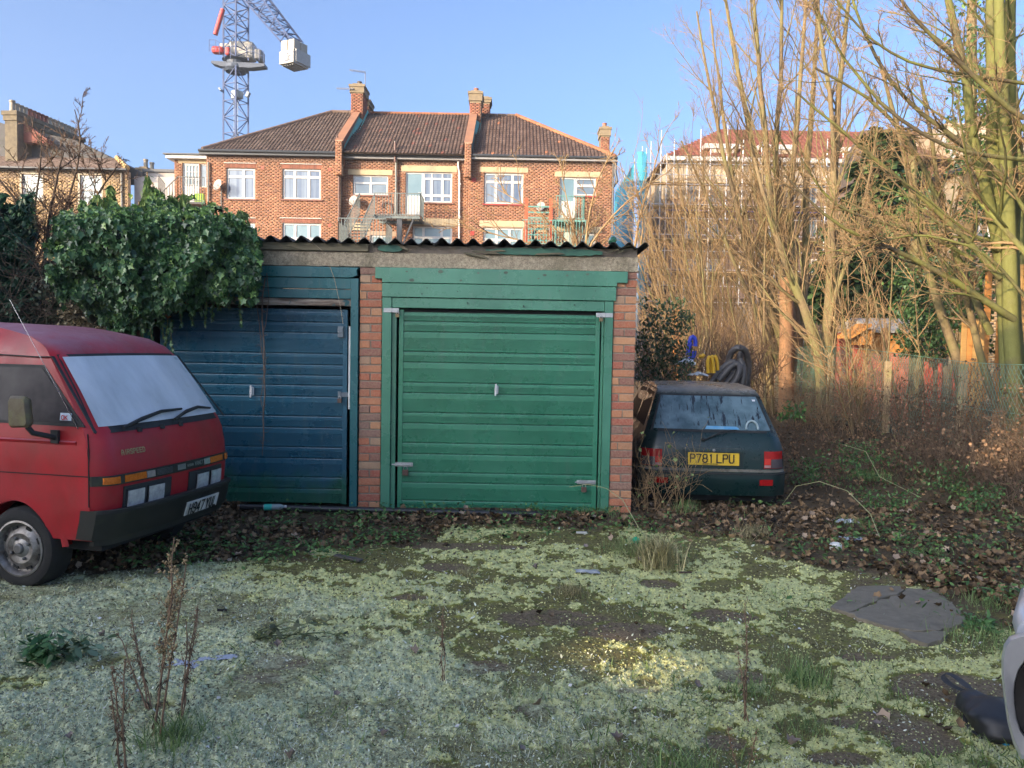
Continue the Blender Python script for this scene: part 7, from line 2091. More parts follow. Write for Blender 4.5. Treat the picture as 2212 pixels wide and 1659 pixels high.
# self-seeded tree behind the garage roof
bare_tree('self-seeded bare sapling spreading behind the corrugated roof before the flats', (at(1265, 560, 15).x, 15, 0), [
    stem_px([(1262, 700), (1262, 540), (1278, 430), (1300, 360), (1330, 320)], 15, 14.6, .035, .010), stem_px([(1262, 700), (1258, 540), (1320, 470), (1390, 400), (1440, 370)], 15, 14.6, .030, .008),
    stem_px([(1262, 700), (1250, 540), (1180, 470), (1120, 430), (1060, 400)], 15, 15.3, .026, .007), stem_px([(1262, 700), (1252, 550), (1230, 470), (1215, 400), (1210, 360)], 15, 15.3, .022, .007),
    stem_px([(1262, 700), (1240, 560), (1140, 520), (1040, 500), (960, 480)], 15, 15, .024, .006)], l1=11, l2=5, l3=2, up=.05, l1len=(.2, .4), twr=.0062, mat=b_twig, name='bare_sapling')
bare_tree('young bare tree arching beside the last roof sheet against the scaffolding', (at(1395, 560, 13).x - .25, 13, 0), [
    stem_px([(1366, 720), (1368, 560), (1372, 500), (1398, 420), (1418, 350), (1430, 300)], 13, 12.8, .03, .008), stem_px([(1366, 640), (1392, 470), (1380, 410), (1360, 390)], 13, 12.8, .018, .006)], l1=8, l2=5, l3=2, l1len=(.2, .4), name='bare_sapling', mat=b_twig)
# dark thorny bush on the left
bare_tree('dark thorny leafless bush above the van in front of the yellow-brick house', (at(60, 700, 9.5).x, 9.5, 0), [
    stem_px([(70, 800), (80, 560), (60, 460), (20, 400), (-30, 350)], 9.5, 9.2, .04, .010), stem_px([(80, 800), (95, 560), (110, 470), (120, 400), (140, 330)], 9.6, 9.6, .038, .008),
    stem_px([(90, 800), (110, 580), (150, 500), (200, 430), (250, 360)], 9.5, 9.4, .036, .008), stem_px([(90, 800), (120, 600), (180, 540), (250, 505), (300, 480)], 9.5, 9.4, .030, .006),
    stem_px([(60, 800), (50, 600), (20, 520), (-30, 480)], 9.4, 9.2, .034, .008), stem_px([(75, 800), (70, 540), (75, 430), (100, 340), (90, 280)], 9.8, 9.8, .028, .006),
    stem_px([(80, 560), (150, 440), (165, 360), (180, 290), (160, 240)], 10.5, 10.5, .022, .006)], mat=b_dark, tmat=bark('thorn_twig', (.11, .075, .06), (.16, .11, .08)), l1=15, l2=10, l3=5, up=.05, l1len=(.2, .42), ang=(30, 65), name='thorn_bush', t0=.12)


# ------------------------------------------------------------------ ivy over the garage
def inpoly(px, py, poly):
    c = np.zeros(len(px), bool); n = len(poly)
    for i in range(n):
        x1, y1 = poly[i]; x2, y2 = poly[(i + 1) % n]
        k = ((y1 > py) != (y2 > py)) & (px < (x2 - x1) * (py - y1) / (y2 - y1 + 1e-9) + x1); c ^= k
    return c


IVY_OUT = [(95, 520), (140, 470), (185, 445), (250, 432), (300, 440), (330, 412), (370, 438), (430, 448), (480, 455), (520, 478), (552, 500), (562, 530), (556, 575), (548, 620), (530, 640), (505, 632), (480, 652), (452, 640), (432, 662), (400, 655), (372, 676), (345, 682), (338, 712), (318, 700), (296, 716), (272, 742), (250, 735), (232, 700), (195, 672), (165, 650), (135, 655), (112, 610), (100, 570)]
ivy = thing('ivy_plant', 'thick dark green ivy spilling over the blue end of the garage roof', 'ivy', (at(330, 600, 7.4).x, 7.4, 2.0))
def ivy_leaves():
    g = np.random.default_rng(12); n = 44000
    px = g.uniform(80, 575, n); py = g.uniform(395, 760, n)
    wob = (fbm(px / 26, py / 26, 3, 5) - .5) * 64 + (fbm(px / 7, py / 7, 2, 15) - .5) * 34
    k = inpoly(px + wob * .5, py + wob, IVY_OUT) & (fbm(px / 13, py / 13, 3, 44) > .36); px, py = px[k], py[k]; n = len(px)
    # bulging face: nearer in the middle, rolling back over the top
    bul = .40 * np.sin(np.clip((py - 425) / 300, 0, 1) * PI) ** .7 + .25 * (fbm(px / 55, py / 55, 3, 9) - .5) * 2
    Y = 7.58 - np.clip(bul, -.1, .65) - .05 + g.random(n) ** 2 * .16 + np.clip((465 - py) / 60, 0, 1) * .5
    P = npat(px, py, Y); depth = g.random(n)
    s = np.clip(g.lognormal(-3.1, .40, n), .016, .072); RZ = g.normal(0, .55, n); TX = -PI / 2 + .55 + g.normal(0, .38, n) - .3; TY = g.normal(0, .35, n)
    cc = pick((.026, .078, .034), (.080, .165, .055), n, .28); hi = (g.random(n) < .10) | ((py < 470) & (g.random(n) < .4)); cc[hi] = pick((.11, .24, .06), (.24, .36, .10), int(hi.sum()), .15)  # upper leaves coloured lighter as if sunlit
    return P, s, RZ, TX, TY, cc
P_, s_, rz_, tx_, ty_, c_ = ivy_leaves()
m_ivy = rgb_mat('ivy_leaf_faces', .38, .45, .12)
m_ivyobj = foliage_mat('ivy_leaf', (.02, .07, .035), (.05, .13, .05), .38)
order = np.argsort(P_[:, 1])[:2600]; order = order[np.argsort(-s_[order])][:290]; rest = np.setdiff1d(np.arange(len(P_)), order)
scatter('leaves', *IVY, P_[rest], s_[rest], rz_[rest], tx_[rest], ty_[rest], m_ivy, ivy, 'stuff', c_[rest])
t = NT('ivy_leaf_single'); r_ = t.objrand(); t.col(t.ramp(r_, [(0, (.025, .08, .035)), (.6, (.06, .14, .05)), (.9, (.12, .22, .07)), (1, (.22, .32, .10))])); t.set('Roughness', .36); t.set('Specular IOR Level', .45); m_ivs = t.m
iv_me = []
for q in range(3):
    V0, F0 = IVY; mb = MB(); mb.add([tuple(v * np.array([1 + .12 * (q - 1), 1, 1 + .4 * q])) for v in V0], [tuple(f) for f in F0]); iv_me.append(mb.mesh('leaf', m_ivs))
for j, i in enumerate(order):
    o = bpy.data.objects.new('leaf', iv_me[j % 3]); COL.objects.link(o); o.parent = ivy
    o.location = Vector(P_[i]) - ivy.location - Vector((0, .03, 0)); s = s_[i] * 1.05; o.scale = (s, s, s); o.rotation_euler = (tx_[i], ty_[i], rz_[i])
# dark sheet painting the shade inside the ivy
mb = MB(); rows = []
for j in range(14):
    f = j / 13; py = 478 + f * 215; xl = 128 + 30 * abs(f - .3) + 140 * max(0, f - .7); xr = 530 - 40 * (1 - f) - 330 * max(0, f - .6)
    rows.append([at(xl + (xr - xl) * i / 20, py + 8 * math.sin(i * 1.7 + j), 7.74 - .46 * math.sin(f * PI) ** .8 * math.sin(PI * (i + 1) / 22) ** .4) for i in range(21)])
mb.sheet(rows); mb.build('shade_backing', M('ivy_shadow', (.012, .025, .014), (.02, .03, .016), rough=.95, scale=20), ivy, smooth=True)
# hanging trails
g = np.random.default_rng(3); tr = []
for (px, py0, py1) in ((351, 640, 700), (352, 640, 730), (292, 690, 735), (495, 600, 665), (503, 590, 652), (548, 560, 622), (540, 560, 640), (520, 600, 655), (362, 690, 745), (370, 690, 770), (430, 640, 680), (445, 640, 702), (462, 640, 690), (412, 645, 700), (310, 700, 765), (325, 690, 748), (250, 720, 770), (520, 620, 700), (475, 640, 668), (385, 660, 705)):
    m = 26; py = np.linspace(py0, py1, m); x = px + np.cumsum(g.normal(0, .7, m)); Pq = npat(x, py, np.full(m, 7.42)); tr.append(Pq)
Pt = np.array([q[[0, 6, 13, 19, 25]] for q in tr]); V, F = tubes(Pt, np.full(Pt.shape[:2], .003), 3); npmesh('trailing_stems', V, F, b_twig, ivy)
Pl = np.concatenate(tr); n = len(Pl); scatter('trailing_leaves', *IVY, Pl, g.uniform(.025, .05, n), g.normal(0, 1, n), -1.3 + g.normal(0, .4, n), g.normal(0, .4, n), m_ivy, ivy, 'stuff', pick((.03, .09, .04), (.12, .22, .08), n))
for (px, py) in ((354, 672), (346, 662), (360, 676), (402, 655), (378, 664)):
    o = bpy.data.objects.new('dead_leaf', None); bpy.data.objects.remove(o)
    V0, F0 = MAPLE; mb = MB(); mb.add([tuple(v) for v in V0], [tuple(f) for f in F0]); o = mb.build('leaf', M('orange_dead_leaf', (.36, .15, .06), (.26, .10, .04)), ivy, label='withered orange leaf'); p = at(px, py, 7.36); o.location = p - ivy.location; o.scale = (.075,) * 3; o.rotation_euler = (-1.2, .3, px % 3)
# drooping buddleia shoots on top
bd = thing('drooping_shrub', 'light green shrub with long drooping leaves sticking up above the ivy', 'shrub', (at(330, 480, 8.2).x, 8.2, 2.6))
g = np.random.default_rng(8); PP = []; st = []
for (px, py, hh, sp) in ((210, 418, 60, 14), (238, 398, 75, 8), (225, 430, 50, 20), (300, 440, 40, 25), (318, 378, 110, 9), (330, 400, 90, 16), (345, 412, 60, 16), (372, 420, 50, 14), (395, 418, 50, 14), (455, 440, 50, 18), (520, 452, 40, 14), (430, 455, 40, 18), (500, 465, 40, 18), (270, 450, 40, 24)):
    m = int(hh * 5); y = py + g.random(m) ** 1.0 * hh; x = px + g.normal(0, 1, m) * sp * (.25 + (y - py) / hh * .8); PP.append(npat(x, y, 8.1 + g.normal(0, .12, m)))
    a, b = at(px, py - 6, 8.1), at(px + g.normal(0, 4), py + hh, 8.1); st.append([a, a.lerp(b, .33) + Vector((.01, 0, 0)), a.lerp(b, .66), b])
Pl = np.concatenate(PP); n = len(Pl)
scatter('leaves', *OVAL, Pl, np.stack([g.uniform(.035, .055, n), g.uniform(.05, .105, n), g.uniform(.05, .08, n)], 1), g.uniform(-1.6, 1.6, n), -1.1 + g.normal(0, .35, n), g.normal(0, .3, n), rgb_mat('shrub_leaf', .6, .3, .25), bd, 'stuff', pick((.06, .13, .05), (.20, .29, .10), n, .18))
V, F = tubes(np.array([[tuple(p) for p in s] for s in st]), np.full((len(st), 4), .006), 4); npmesh('stems', V, F, b_twig, bd)
# dry vine hanging down the blue door
g = random.Random(2)
t_ = thing('dried_vine', 'dry brown vine hanging down the middle of the blue door', 'vine', (at(568, 650, 7.56).x, 7.56, 1.9))
for q, (pts, r) in enumerate((([(572, 600), (566, 640), (567, 690), (571, 740), (569, 790), (572, 850), (568, 900), (570, 940), (566, 985)], .007), ([(552, 640), (560, 700), (566, 760), (574, 800), (563, 860), (570, 900)], .004), ([(575, 590), (580, 640), (574, 700), (568, 720), (575, 780), (566, 830)], .004))):
    P = [at(px + g.uniform(-1, 1), py, 7.575 - .02 * (q == 0)) for px, py in pts]; mb = MB(); mb.tube(P, [r] * (len(P) - 1) + [r * .4], 5); mb.build('stem', M('dry_vine', (.17, .11, .08), (.11, .07, .05)), t_, smooth='auto')
mb = MB()
for k in range(26):
    py = g.uniform(620, 960); p = at(568 + g.uniform(-3, 3), py, 7.565); mb.tube([p, p + Vector((g.uniform(-.07, .07), -.01, g.uniform(-.02, .05))), p + Vector((g.uniform(-.12, .12), -.015, g.uniform(-.05, .06)))], [.0025, .002, .001], 3)
mb.build('rootlets', M('dry_vine', (.17, .11, .08)), t_, kind='stuff')
for (pts, nm) in (([(665, 515), (700, 545), (722, 600), (735, 660), (741, 700)], 'thin pale dead stem crossing the concrete lintel to the blue door lock'),):
    mb = MB(); P = [at(px, py, 7.53) for px, py in pts]; mb.tube(P, .0035, 4); tag(mb.build('dead_stem', M('pale_stem', (.38, .30, .2)), None, smooth='auto'), nm, 'stem')

# evergreen mass and bramble left of the ivy
def leafmass(name, label, cat, px, py, Y, n, leaf, sc, cA, cB, seed, backing=None, mat='shrub_leaf_dark', edge=.25):
    g = np.random.default_rng(seed); t_ = thing(name, label, cat, (at(sum(px) / 2, py[1], sum(Y) / 2).x, sum(Y) / 2, 0))
    x = g.uniform(*px, n); y = g.uniform(*py, n); d = fbm(x / 30, y / 30, 3, seed)
    ex = np.minimum(x - px[0], px[1] - x) / (px[1] - px[0]); ey = (y - py[0]) / (py[1] - py[0])
    k = d + np.minimum(ex, ey) * 1.6 > .42 + edge * g.random(n); x, y = x[k], y[k]; n = len(x)
    Yq = Y[0] + (Y[1] - Y[0]) * np.clip(d[k] * 1.4 - .2, 0, 1) + g.random(n) * .25; P = npat(x, y, Yq)
    scatter('leaves', *leaf, P, g.uniform(*sc, n), g.uniform(-3, 3, n), g.normal(-.8, .6, n), g.normal(0, .5, n), rgb_mat(mat, .5, .35, .12), t_, 'stuff', pick(cA, cB, n, .2))
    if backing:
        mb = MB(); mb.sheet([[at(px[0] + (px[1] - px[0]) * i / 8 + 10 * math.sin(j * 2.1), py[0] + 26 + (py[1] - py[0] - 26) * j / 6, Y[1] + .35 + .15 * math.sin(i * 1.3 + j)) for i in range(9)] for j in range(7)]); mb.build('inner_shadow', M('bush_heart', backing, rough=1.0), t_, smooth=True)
    return t_
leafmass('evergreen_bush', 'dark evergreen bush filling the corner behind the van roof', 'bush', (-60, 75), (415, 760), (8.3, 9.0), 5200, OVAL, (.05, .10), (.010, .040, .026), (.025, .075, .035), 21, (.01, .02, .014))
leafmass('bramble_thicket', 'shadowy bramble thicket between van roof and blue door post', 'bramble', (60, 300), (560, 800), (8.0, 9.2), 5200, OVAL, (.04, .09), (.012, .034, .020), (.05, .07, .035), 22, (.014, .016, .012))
leafmass('dry_leaf_tangle', 'tangle of pale dry leaves under the ivy beside the van', 'dead leaves', (105, 260), (640, 740), (7.7, 8.1), 1000, MAPLE, (.02, .05), (.16, .13, .07), (.34, .28, .17), 23)
V, F = (lambda a: tubes(*grow(a[0], a[1], a[2], a[3], 6, .18, .02), 3))((npat(rng.uniform(0, 300, 420), rng.uniform(560, 780, 420), np.full(420, 8.1)), rng.normal(0, 1, (420, 3)) * [1, .3, .8] + [0, 0, .5], rng.uniform(.2, .8, 420), np.full(420, .004)))
tt = thing('bramble', 'thin tangled bramble stems behind the red van', 'bramble', (at(150, 700, 8.1).x, 8.1, 0)); npmesh('stems', V, F, b_dark, tt, 'stuff')

# ------------------------------------------------------------------ conifer and ivy-clad trunks
cf = thing('conifer_tree', 'tall dark green conifer behind the orange shed', 'tree', (at(1900, 760, 24).x, 24, 0))
g = np.random.default_rng(31); n = 15000
v = g.random(n) ** .8; cx_ = 1905 + (v - .5) * -30; half = 18 + 118 * np.clip(v * 1.25, 0, 1) ** .8 + 14 * np.sin(v * 40)
py = 278 + v * 430; u = g.uniform(-1, 1, n); px = cx_ + half * u * (.75 + .5 * fbm(py / 22, u * 2, 3, 6))
Yq = 24 - 1.8 * np.sqrt(np.clip(1 - u ** 2, 0, 1)) * (.35 + .65 * v) + g.random(n) * .8
P = npat(px, py, Yq)
LA = leaf_fan([(0, 0), (.18, .2), (.35, .45), (.16, .5), (.22, .8), (0, 1), (-.22, .8), (-.16, .5), (-.35, .45), (-.18, .2)], .1, -.4)
scatter('foliage', *LA, P, g.uniform(.22, .48, n), g.uniform(-3.1, 3.1, n), -.5 + g.normal(0, .45, n), g.normal(0, .4, n), rgb_mat('conifer_spray', .7, .2, .1), cf, 'stuff', pick((.022, .050, .022), (.10, .15, .045), n, .2))
mb = MB(); a, b = at(1905, 800, 24), at(1905, 300, 24); a.z = 0; mb.tube([a, b], [.25, .05], 8); mb.build('trunk', b_dark, cf, smooth='auto')
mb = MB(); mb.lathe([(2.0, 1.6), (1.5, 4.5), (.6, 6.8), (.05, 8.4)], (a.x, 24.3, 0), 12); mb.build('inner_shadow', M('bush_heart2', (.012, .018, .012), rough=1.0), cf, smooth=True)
def ivy_trunk(label, px, py0, py1, Y, wpx, n, seed, lean=0):
    g = np.random.default_rng(seed); t_ = thing('ivy_clad_tree', label, 'tree', (at(px, 800, Y).x, Y, 0))
    a, b = at(px, py1, Y), at(px + lean, py0, Y); a.z = -.1; mb = MB(); mb.tube([a, a.lerp(b, .5) + Vector((.05, 0, 0)), b], [.13, .11, .07], 8); mb.build('trunk', b_tan, t_, smooth='auto')
    y = g.uniform(py0, py1, n); dn = fbm(y / 28, y * 0, 3, seed); k = g.random(n) < np.clip((dn - .34) * 5, .05, 1) * (.35 + .65 * sstep(py0, py0 + 250, y)); y = y[k]; n = len(y)
    an_ = g.uniform(PI * .95, PI * 2.05, n); r = (.10 + .16 * g.random(n)) * wpx / 24 * (1 + .9 * dn[k]); x = px + lean * (py1 - y) / (py1 - py0)
    P = npat(x, y, np.full(n, float(Y))) + np.stack([np.cos(an_) * r, np.sin(an_) * r, 0 * r], 1)
    scatter('ivy_leaves', *IVY, P, g.uniform(.04, .085, n), g.normal(0, .8, n), -1.1 + g.normal(0, .4, n), g.normal(0, .4, n), rgb_mat('ivy_leaf_faces', .38, .45, .12), t_, 'stuff', pick((.03, .085, .03), (.13, .22, .06), n, .2))
ivy_trunk('ivy-clad trunk standing just left of the mossy yellow-green stems', 2088, -40, 760, 13, 26, 3400, 41, 12); ivy_trunk('shorter ivy-covered trunk between conifer and brown-roofed house', 1985, 330, 760, 14.5, 34, 2400, 42, -15)
leafmass('ivy_bush', 'bright ivy bush at the foot of the ivy-clad trunks beside the orange shed', 'bush', (1930, 2075), (560, 770), (13.0, 13.6), 3000, IVY, (.04, .075), (.02, .055, .025), (.065, .13, .045), 43)
# brush in front of garage's right side
leafmass('bramble_bush', 'arching bramble with dark leaves rising between end pier and green hatchback', 'bramble', (1372, 1500), (640, 850), (9.8, 11.6), 3200, OVAL, (.035, .075), (.020, .050, .022), (.07, .11, .045), 51, None, edge=.45)
g = np.random.default_rng(52); n = 420
bs = npat(g.uniform(1368, 1660, n), g.uniform(800, 860, n), g.uniform(12.7, 14.5, n)); P, R_ = grow(bs, g.normal(0, .55, (n, 3)) + [-.05, 0, 1.1], g.uniform(.5, 1.5, n), g.uniform(.003, .008, n), 7, .16, -.07, .5)
a = children(P, R_, np.full(n, .8), 3, .3, 1, (30, 70), (.2, .4), .7, g); P1, R1 = grow(*a[:2], a[2], np.full(len(a[2]), .0035), 4, .2, 0)
tt = thing('bramble_arches', 'brown arching bramble stems heaped behind the green hatchback', 'bramble', (3.0, 12, 0)); V, F = merge([tubes(P, R_, 3), tubes(P1, R1, 3)]); npmesh('stems', V, F, bark('bramble_stem', (.14, .085, .06), (.22, .15, .09)), tt, 'stuff')
# the ground of old leaves and brush behind the car and along the fence
def brush(name, label, x, y, hgt, n, seed, mat, lv=None, lean=(0, 0), r=(.003, .007), kids=5, lcol=((.10, .06, .04), (.26, .16, .09)), zb=0):
    g = np.random.default_rng(seed); X = g.uniform(*x, n); Y = g.uniform(*y, n); d = fbm(X * .9, Y * .9, 3, seed); X, Y, d = X[d > .35], Y[d > .35], d[d > .35]; n = len(X)
    B = np.stack([X, Y, gh(X, Y) + zb], 1); L = g.uniform(*hgt, n) * (.6 + .8 * d)
    P, R_ = grow(B, g.normal(0, .28, (n, 3)) + [lean[0], lean[1], 1], L, g.uniform(*r, n), 7, .13, .0, .4, g)
    a = children(P, R_, L, kids, .15, 1, (25, 65), (.2, .5), .6, g); P1, R1 = grow(*a[:2], a[2], np.maximum(a[3], .0028), 4, .18, 0, .5, g)
    t_ = thing(name, label, 'undergrowth', (sum(x) / 2, sum(y) / 2, 0)); V, F = merge([tubes(P, R_, 3), tubes(P1, R1, 3)]); npmesh('stems', V, F, mat, t_, 'stuff')
    if lv:
        idx = g.integers(0, len(P1), lv); Q = P1[idx, 3] + g.normal(0, .02, (lv, 3)); scatter('leaves', *MAPLE, Q, g.uniform(.02, .05, lv), g.uniform(-3, 3, lv), g.normal(-1, .7, lv), g.normal(0, .6, lv), rgb_mat('dead_leaf', .75, .25), t_, 'stuff', pick(*lcol, lv, .2))
    return t_
b_br = bark('brush_stem', (.26, .175, .10), (.34, .24, .14)); b_br2 = bark('brush_stem_dark', (.13, .09, .06), (.20, .14, .09))
brush('twig_hedge', 'dense dark twiggy growth tangled through the wire fence near the sycamore', (5.8, 7.0), (8.2, 13.0), (.4, 1.25), 420, 61, b_br2, 2200)
brush('brushwood', 'pale brown brushwood along the wire fence in front of the sheds', (5.6, 7.0), (13, 19), (.4, 1.2), 420, 62, b_br, 1000)
brush('dry_undergrowth', 'sunlit dry undergrowth at the foot of the coppiced stems', (4.4, 7.2), (18, 24), (.4, 1.1), 500, 63, b_br, 500)
brush('low_brush', 'low leafless brush on the leaf-covered slope beyond the hatchback', (3.6, 5.9), (9.2, 16), (.12, .4), 300, 64, b_br2, 1400, kids=4)
leafmass('nettle_patch', 'bright green nettles on the leaf-covered slope beyond the hatchback', 'nettles', (1745, 1960), (965, 1050), (8.9, 10.0), 700, OVAL, (.03, .06), (.035, .10, .03), (.09, .19, .05), 66, edge=.8)
leafmass('nettle_clump', 'small green nettle clump beside the hatchback rear window height', 'nettles', (1680, 1750), (860, 905), (11.6, 12.2), 220, OVAL, (.05, .09), (.04, .11, .03), (.10, .20, .05), 67, edge=.6)
brush('bare_twigs', "thin bare twigs growing up against the car flank by the end pier", (1.27, 1.75), (7.5, 8.0), (.4, .85), 42, 65, b_twig, 40, kids=4, r=(.002, .004), lcol=((.1, .15, .05), (.2, .25, .1)))
brush('dark_brush', 'dark tangled brush in the shade below the sycamore at the picture edge', (5.0, 6.3), (7.4, 10.2), (.3, .8), 420, 68, b_br2, 900, kids=4)
for k, (a, b, c, d, e, f, lab) in enumerate(((1790, 1900, 945, 1000, 9.4, 10.6, 'dark green nettles just below the wire fence'), (1960, 2120, 985, 1060, 7.9, 8.9, 'bramble leaves and weeds spreading beneath the mossy sycamore'), (2050, 2180, 1040, 1100, 7.2, 7.9, 'broad green weed patch above the bright seedling'), (1850, 1990, 1050, 1095, 7.3, 7.9, 'low weeds under the arching cane'), (1700, 1790, 985, 1040, 9.2, 9.8, 'grassy green weeds right of the hatchback lamp'), (1120, 1330, 1092, 1125, 7.1, 7.45, 'small green weeds along the foot of the green door'))):
    leafmass('weed_patch', lab, 'weeds', (a, b), (c, d), (e, f), 620, OVAL, (.022, .05), (.03, .085, .025), (.10, .19, .055), 70 + k, edge=.7)

# ================================================================== FENCES, SHEDS, RUBBISH
# wire fence along the boundary
FX = 6.45
wf = thing('wire_fence', 'green plastic-coated chain-link fence running away along the leafy boundary', 'fence', (FX, 14, 0))
m_wire = M('green_wire', (.10, .22, .17), (.15, .28, .22), rough=.6)
g = np.random.default_rng(71)
def wire_top(y): return 1.25 + .28 * sstep(10, 17, y)
def wire_field(y0, y1, st=.075):
    ys0 = np.arange(y0 - 1.6, y1, st); P = []
    for sgn in (1, -1):
        for yb in ys0:
            H_ = float(wire_top(np.array(yb))); a = np.array((yb, 0.0)); b = np.array((yb + H_ * .62, H_)) if sgn > 0 else None
            y_a, y_b = (yb, yb + H_ * .62) if sgn > 0 else (yb + H_ * .62, yb)
            k = np.linspace(0, 1, 4); yy = y_a + (y_b - y_a) * k; zz = H_ * k
            if yy.min() < y0 or yy.max() > y1: continue
            xx = FX + .10 * np.sin(yy * 1.1) * (zz / 1.3) + .03 * np.sin(yy * 5)
            P.append(np.stack([xx, yy, zz + gh(xx, yy)], 1))
    P = np.array(P); return tubes(P, np.full(P.shape[:2], .0028), 3)
V, F = wire_field(8.3, 19.5); npmesh('wire_mesh', V, F, m_wire, wf, 'stuff')
yy = np.linspace(8.3, 19.5, 40)
for h in (1.0, .5): P = np.stack([FX + .10 * np.sin(yy * 1.1) * h, yy, wire_top(yy) * h + gh(yy * 0 + FX, yy)], 1)[None]; V, F = tubes(P, np.full(P.shape[:2], .004), 4); npmesh('line_wire', V, F, m_wire, wf)
m_post = M('weathered_post', (.40, .30, .17), (.30, .22, .13), rough=.85, scale=4, stretch=(1, 1, 9), dirt=(.22, .24, .07))
for y in (8.6, 11.0, 13.2, 15.6, 18.0): mb = MB(); mb.box(FX - .045, FX + .045, y - .045, y + .045, -.1, 1.5 + .1 * (y > 14)); mb.build('fence_post', m_post, wf, bevel=.006)
# garden panels beyond
def boards(name, label, cat, px0, px1, py0, py1, Y, n, mats, gap=.008, jit=.05, horiz=False, th_=.02, zb=-.1):
    a, b = at(px0, py0, Y), at(px1, py0, Y); z0 = zb if py1 is None else at((px0 + px1) / 2, py1, Y).z; t_ = thing(name, label, cat, ((a.x + b.x) / 2, Y, 0)); r_ = random.Random(int(px0 * 7 + py0))
    for k in range(n):
        mb = MB()
        if horiz: z = z0 + (a.z - z0) * k / n; z2 = z0 + (a.z - z0) * (k + 1) / n - gap; mb.add([(a.x, Y - .012, z), (b.x, Y - .012, z), (b.x, Y, z2), (a.x, Y, z2), (a.x, Y + th_, z), (b.x, Y + th_, z), (b.x, Y + th_, z2), (a.x, Y + th_, z2)], [(0, 1, 2, 3), (4, 7, 6, 5), (0, 4, 5, 1), (3, 2, 6, 7), (0, 3, 7, 4), (1, 5, 6, 2)])
        else: x = a.x + (b.x - a.x) * k / n; mb.box(x, x + (b.x - a.x) / n - gap, Y + r_.uniform(0, .01), Y + .01 + th_, z0, a.z + r_.uniform(-jit, jit))
        mb.build('plank', r_.choice(mats), t_, bevel=.003)
    return t_
def wd(name, c, v=.78): return M(name, c, tuple(x * v for x in c), rough=.8, scale=3, stretch=(1, 1, 8), rnd=.25, dirt=tuple(x * .5 for x in c), dirt_amt=.2)
w_pink, w_or, w_yel, w_gr, w_dk, w_red, w_gn = wd('pinkish_wood', (.50, .32, .22)), wd('orange_wood', (.62, .27, .07)), wd('yellow_wood', (.58, .42, .14)), wd('grey_green_wood', (.36, .37, .20)), wd('old_grey_wood', (.22, .17, .12)), wd('red_wood', (.52, .11, .07)), wd('moss_wood', (.42, .42, .12))
boards('board_fence', 'faded pinkish vertical board fence behind the coppiced stems', 'fence', 1618, 1690, 655, None, 21, 9, [w_pink, wd('pale_wood', (.55, .42, .30))], jit=.08)
boards('board_fence', 'low dark garden fence of close boards under the conifer', 'fence', 1730, 1868, 700, None, 20.5, 16, [w_dk])
boards('board_fence', 'greenish weathered fence boards between the forked tree and yellow post', 'fence', 1738, 1796, 722, None, 18.6, 5, [w_gr, w_gn], jit=.05)
boards('board_fence', 'pair of tall pale green boards standing up from the wire fence', 'fence', 1797, 1812, 719, None, 17.6, 2, [w_gr], jit=.02)
boards('post_stack', 'yellow timber post with small cross piece by the orange shed', 'post', 1818, 1840, 688, None, 17.4, 2, [w_yel], jit=.12)
boards('board_fence', 'bright yellow-green end boards beside the timber post', 'fence', 1808, 1852, 704, 775, 17.7, 4, [w_yel, w_gn], jit=.06)
p0, p1 = at(1806, 715, 17.3), at(1834, 711, 17.3); mb = MB(); mb.bar(p0, p1, .06, .05); tag(mb.build('timber_offcut', w_yel, None), 'short yellow plank nailed across the timber post', 'plank')
boards('board_fence', 'tall orange gatepost boards glowing beyond the coppiced stems', 'post', 1455, 1472, 666, None, 20, 2, [w_or, w_yel], jit=.02)
boards('timber_post', 'pale tan timber post just right of the orange gatepost', 'post', 1474, 1484, 672, None, 20.2, 1, [w_pink], jit=.0)
# orange shed
sd_ = thing('garden_shed', 'small orange-red garden shed with pale felt roof behind the wire fence', 'shed', (at(1930, 750, 16).x, 16.6, 0))
a, b = at(1868, 716, 16), at(1992, 716, 16); zt_ = a.z; zr_ = at(1930, 696, 16).z
n = 9
for k in range(n):
    z = .1 + (zt_ - .1) * k / n; mb = MB(); x0, x1 = a.x, b.x; z2 = z + (zt_ - .1) / n - .006
    mb.add([(x0, 15.985, z), (x1, 15.985, z), (x1, 16.0, z2), (x0, 16.0, z2), (x0, 16.03, z), (x1, 16.03, z), (x1, 16.03, z2), (x0, 16.03, z2)], [(0, 1, 2, 3), (4, 7, 6, 5), (0, 4, 5, 1), (3, 2, 6, 7), (0, 3, 7, 4), (1, 5, 6, 2)]); mb.build('plank', w_or if k > n - 3 else wd('salmon_wood', (.60, .20, .13)), sd_)
mb = MB(); mb.box(a.x, b.x, 16.03, 18, 0, zt_); mb.build('wall', w_red, sd_)
mb = MB(); mb.prism([(15.85, zt_ - .02), (15.85, zt_ + .03), (17, zr_ + .12), (18.1, zt_ + .03), (18.1, zt_ - .02)], a.x + .15, b.x + .15, 'X'); mb.build('roof', M('pale_roof_felt', (.45, .42, .38), (.36, .34, .31)), sd_)
gs = thing('nest_shed', 'small bright orange pitched roof hutch in front of the shed corner', 'hutch', (at(1868, 730, 15.6).x, 15.6, 0))
q = [at(px, py, 15.5) for px, py in ((1858, 722), (1881, 703), (1884, 745), (1856, 745))]
mb = MB(); mb.prism([(p.x, p.z) for p in (q[3], q[2], at(1884, 712, 15.5), at(1872, 712, 15.5), q[0])], 15.5, 16); mb.build('body', w_or, gs)
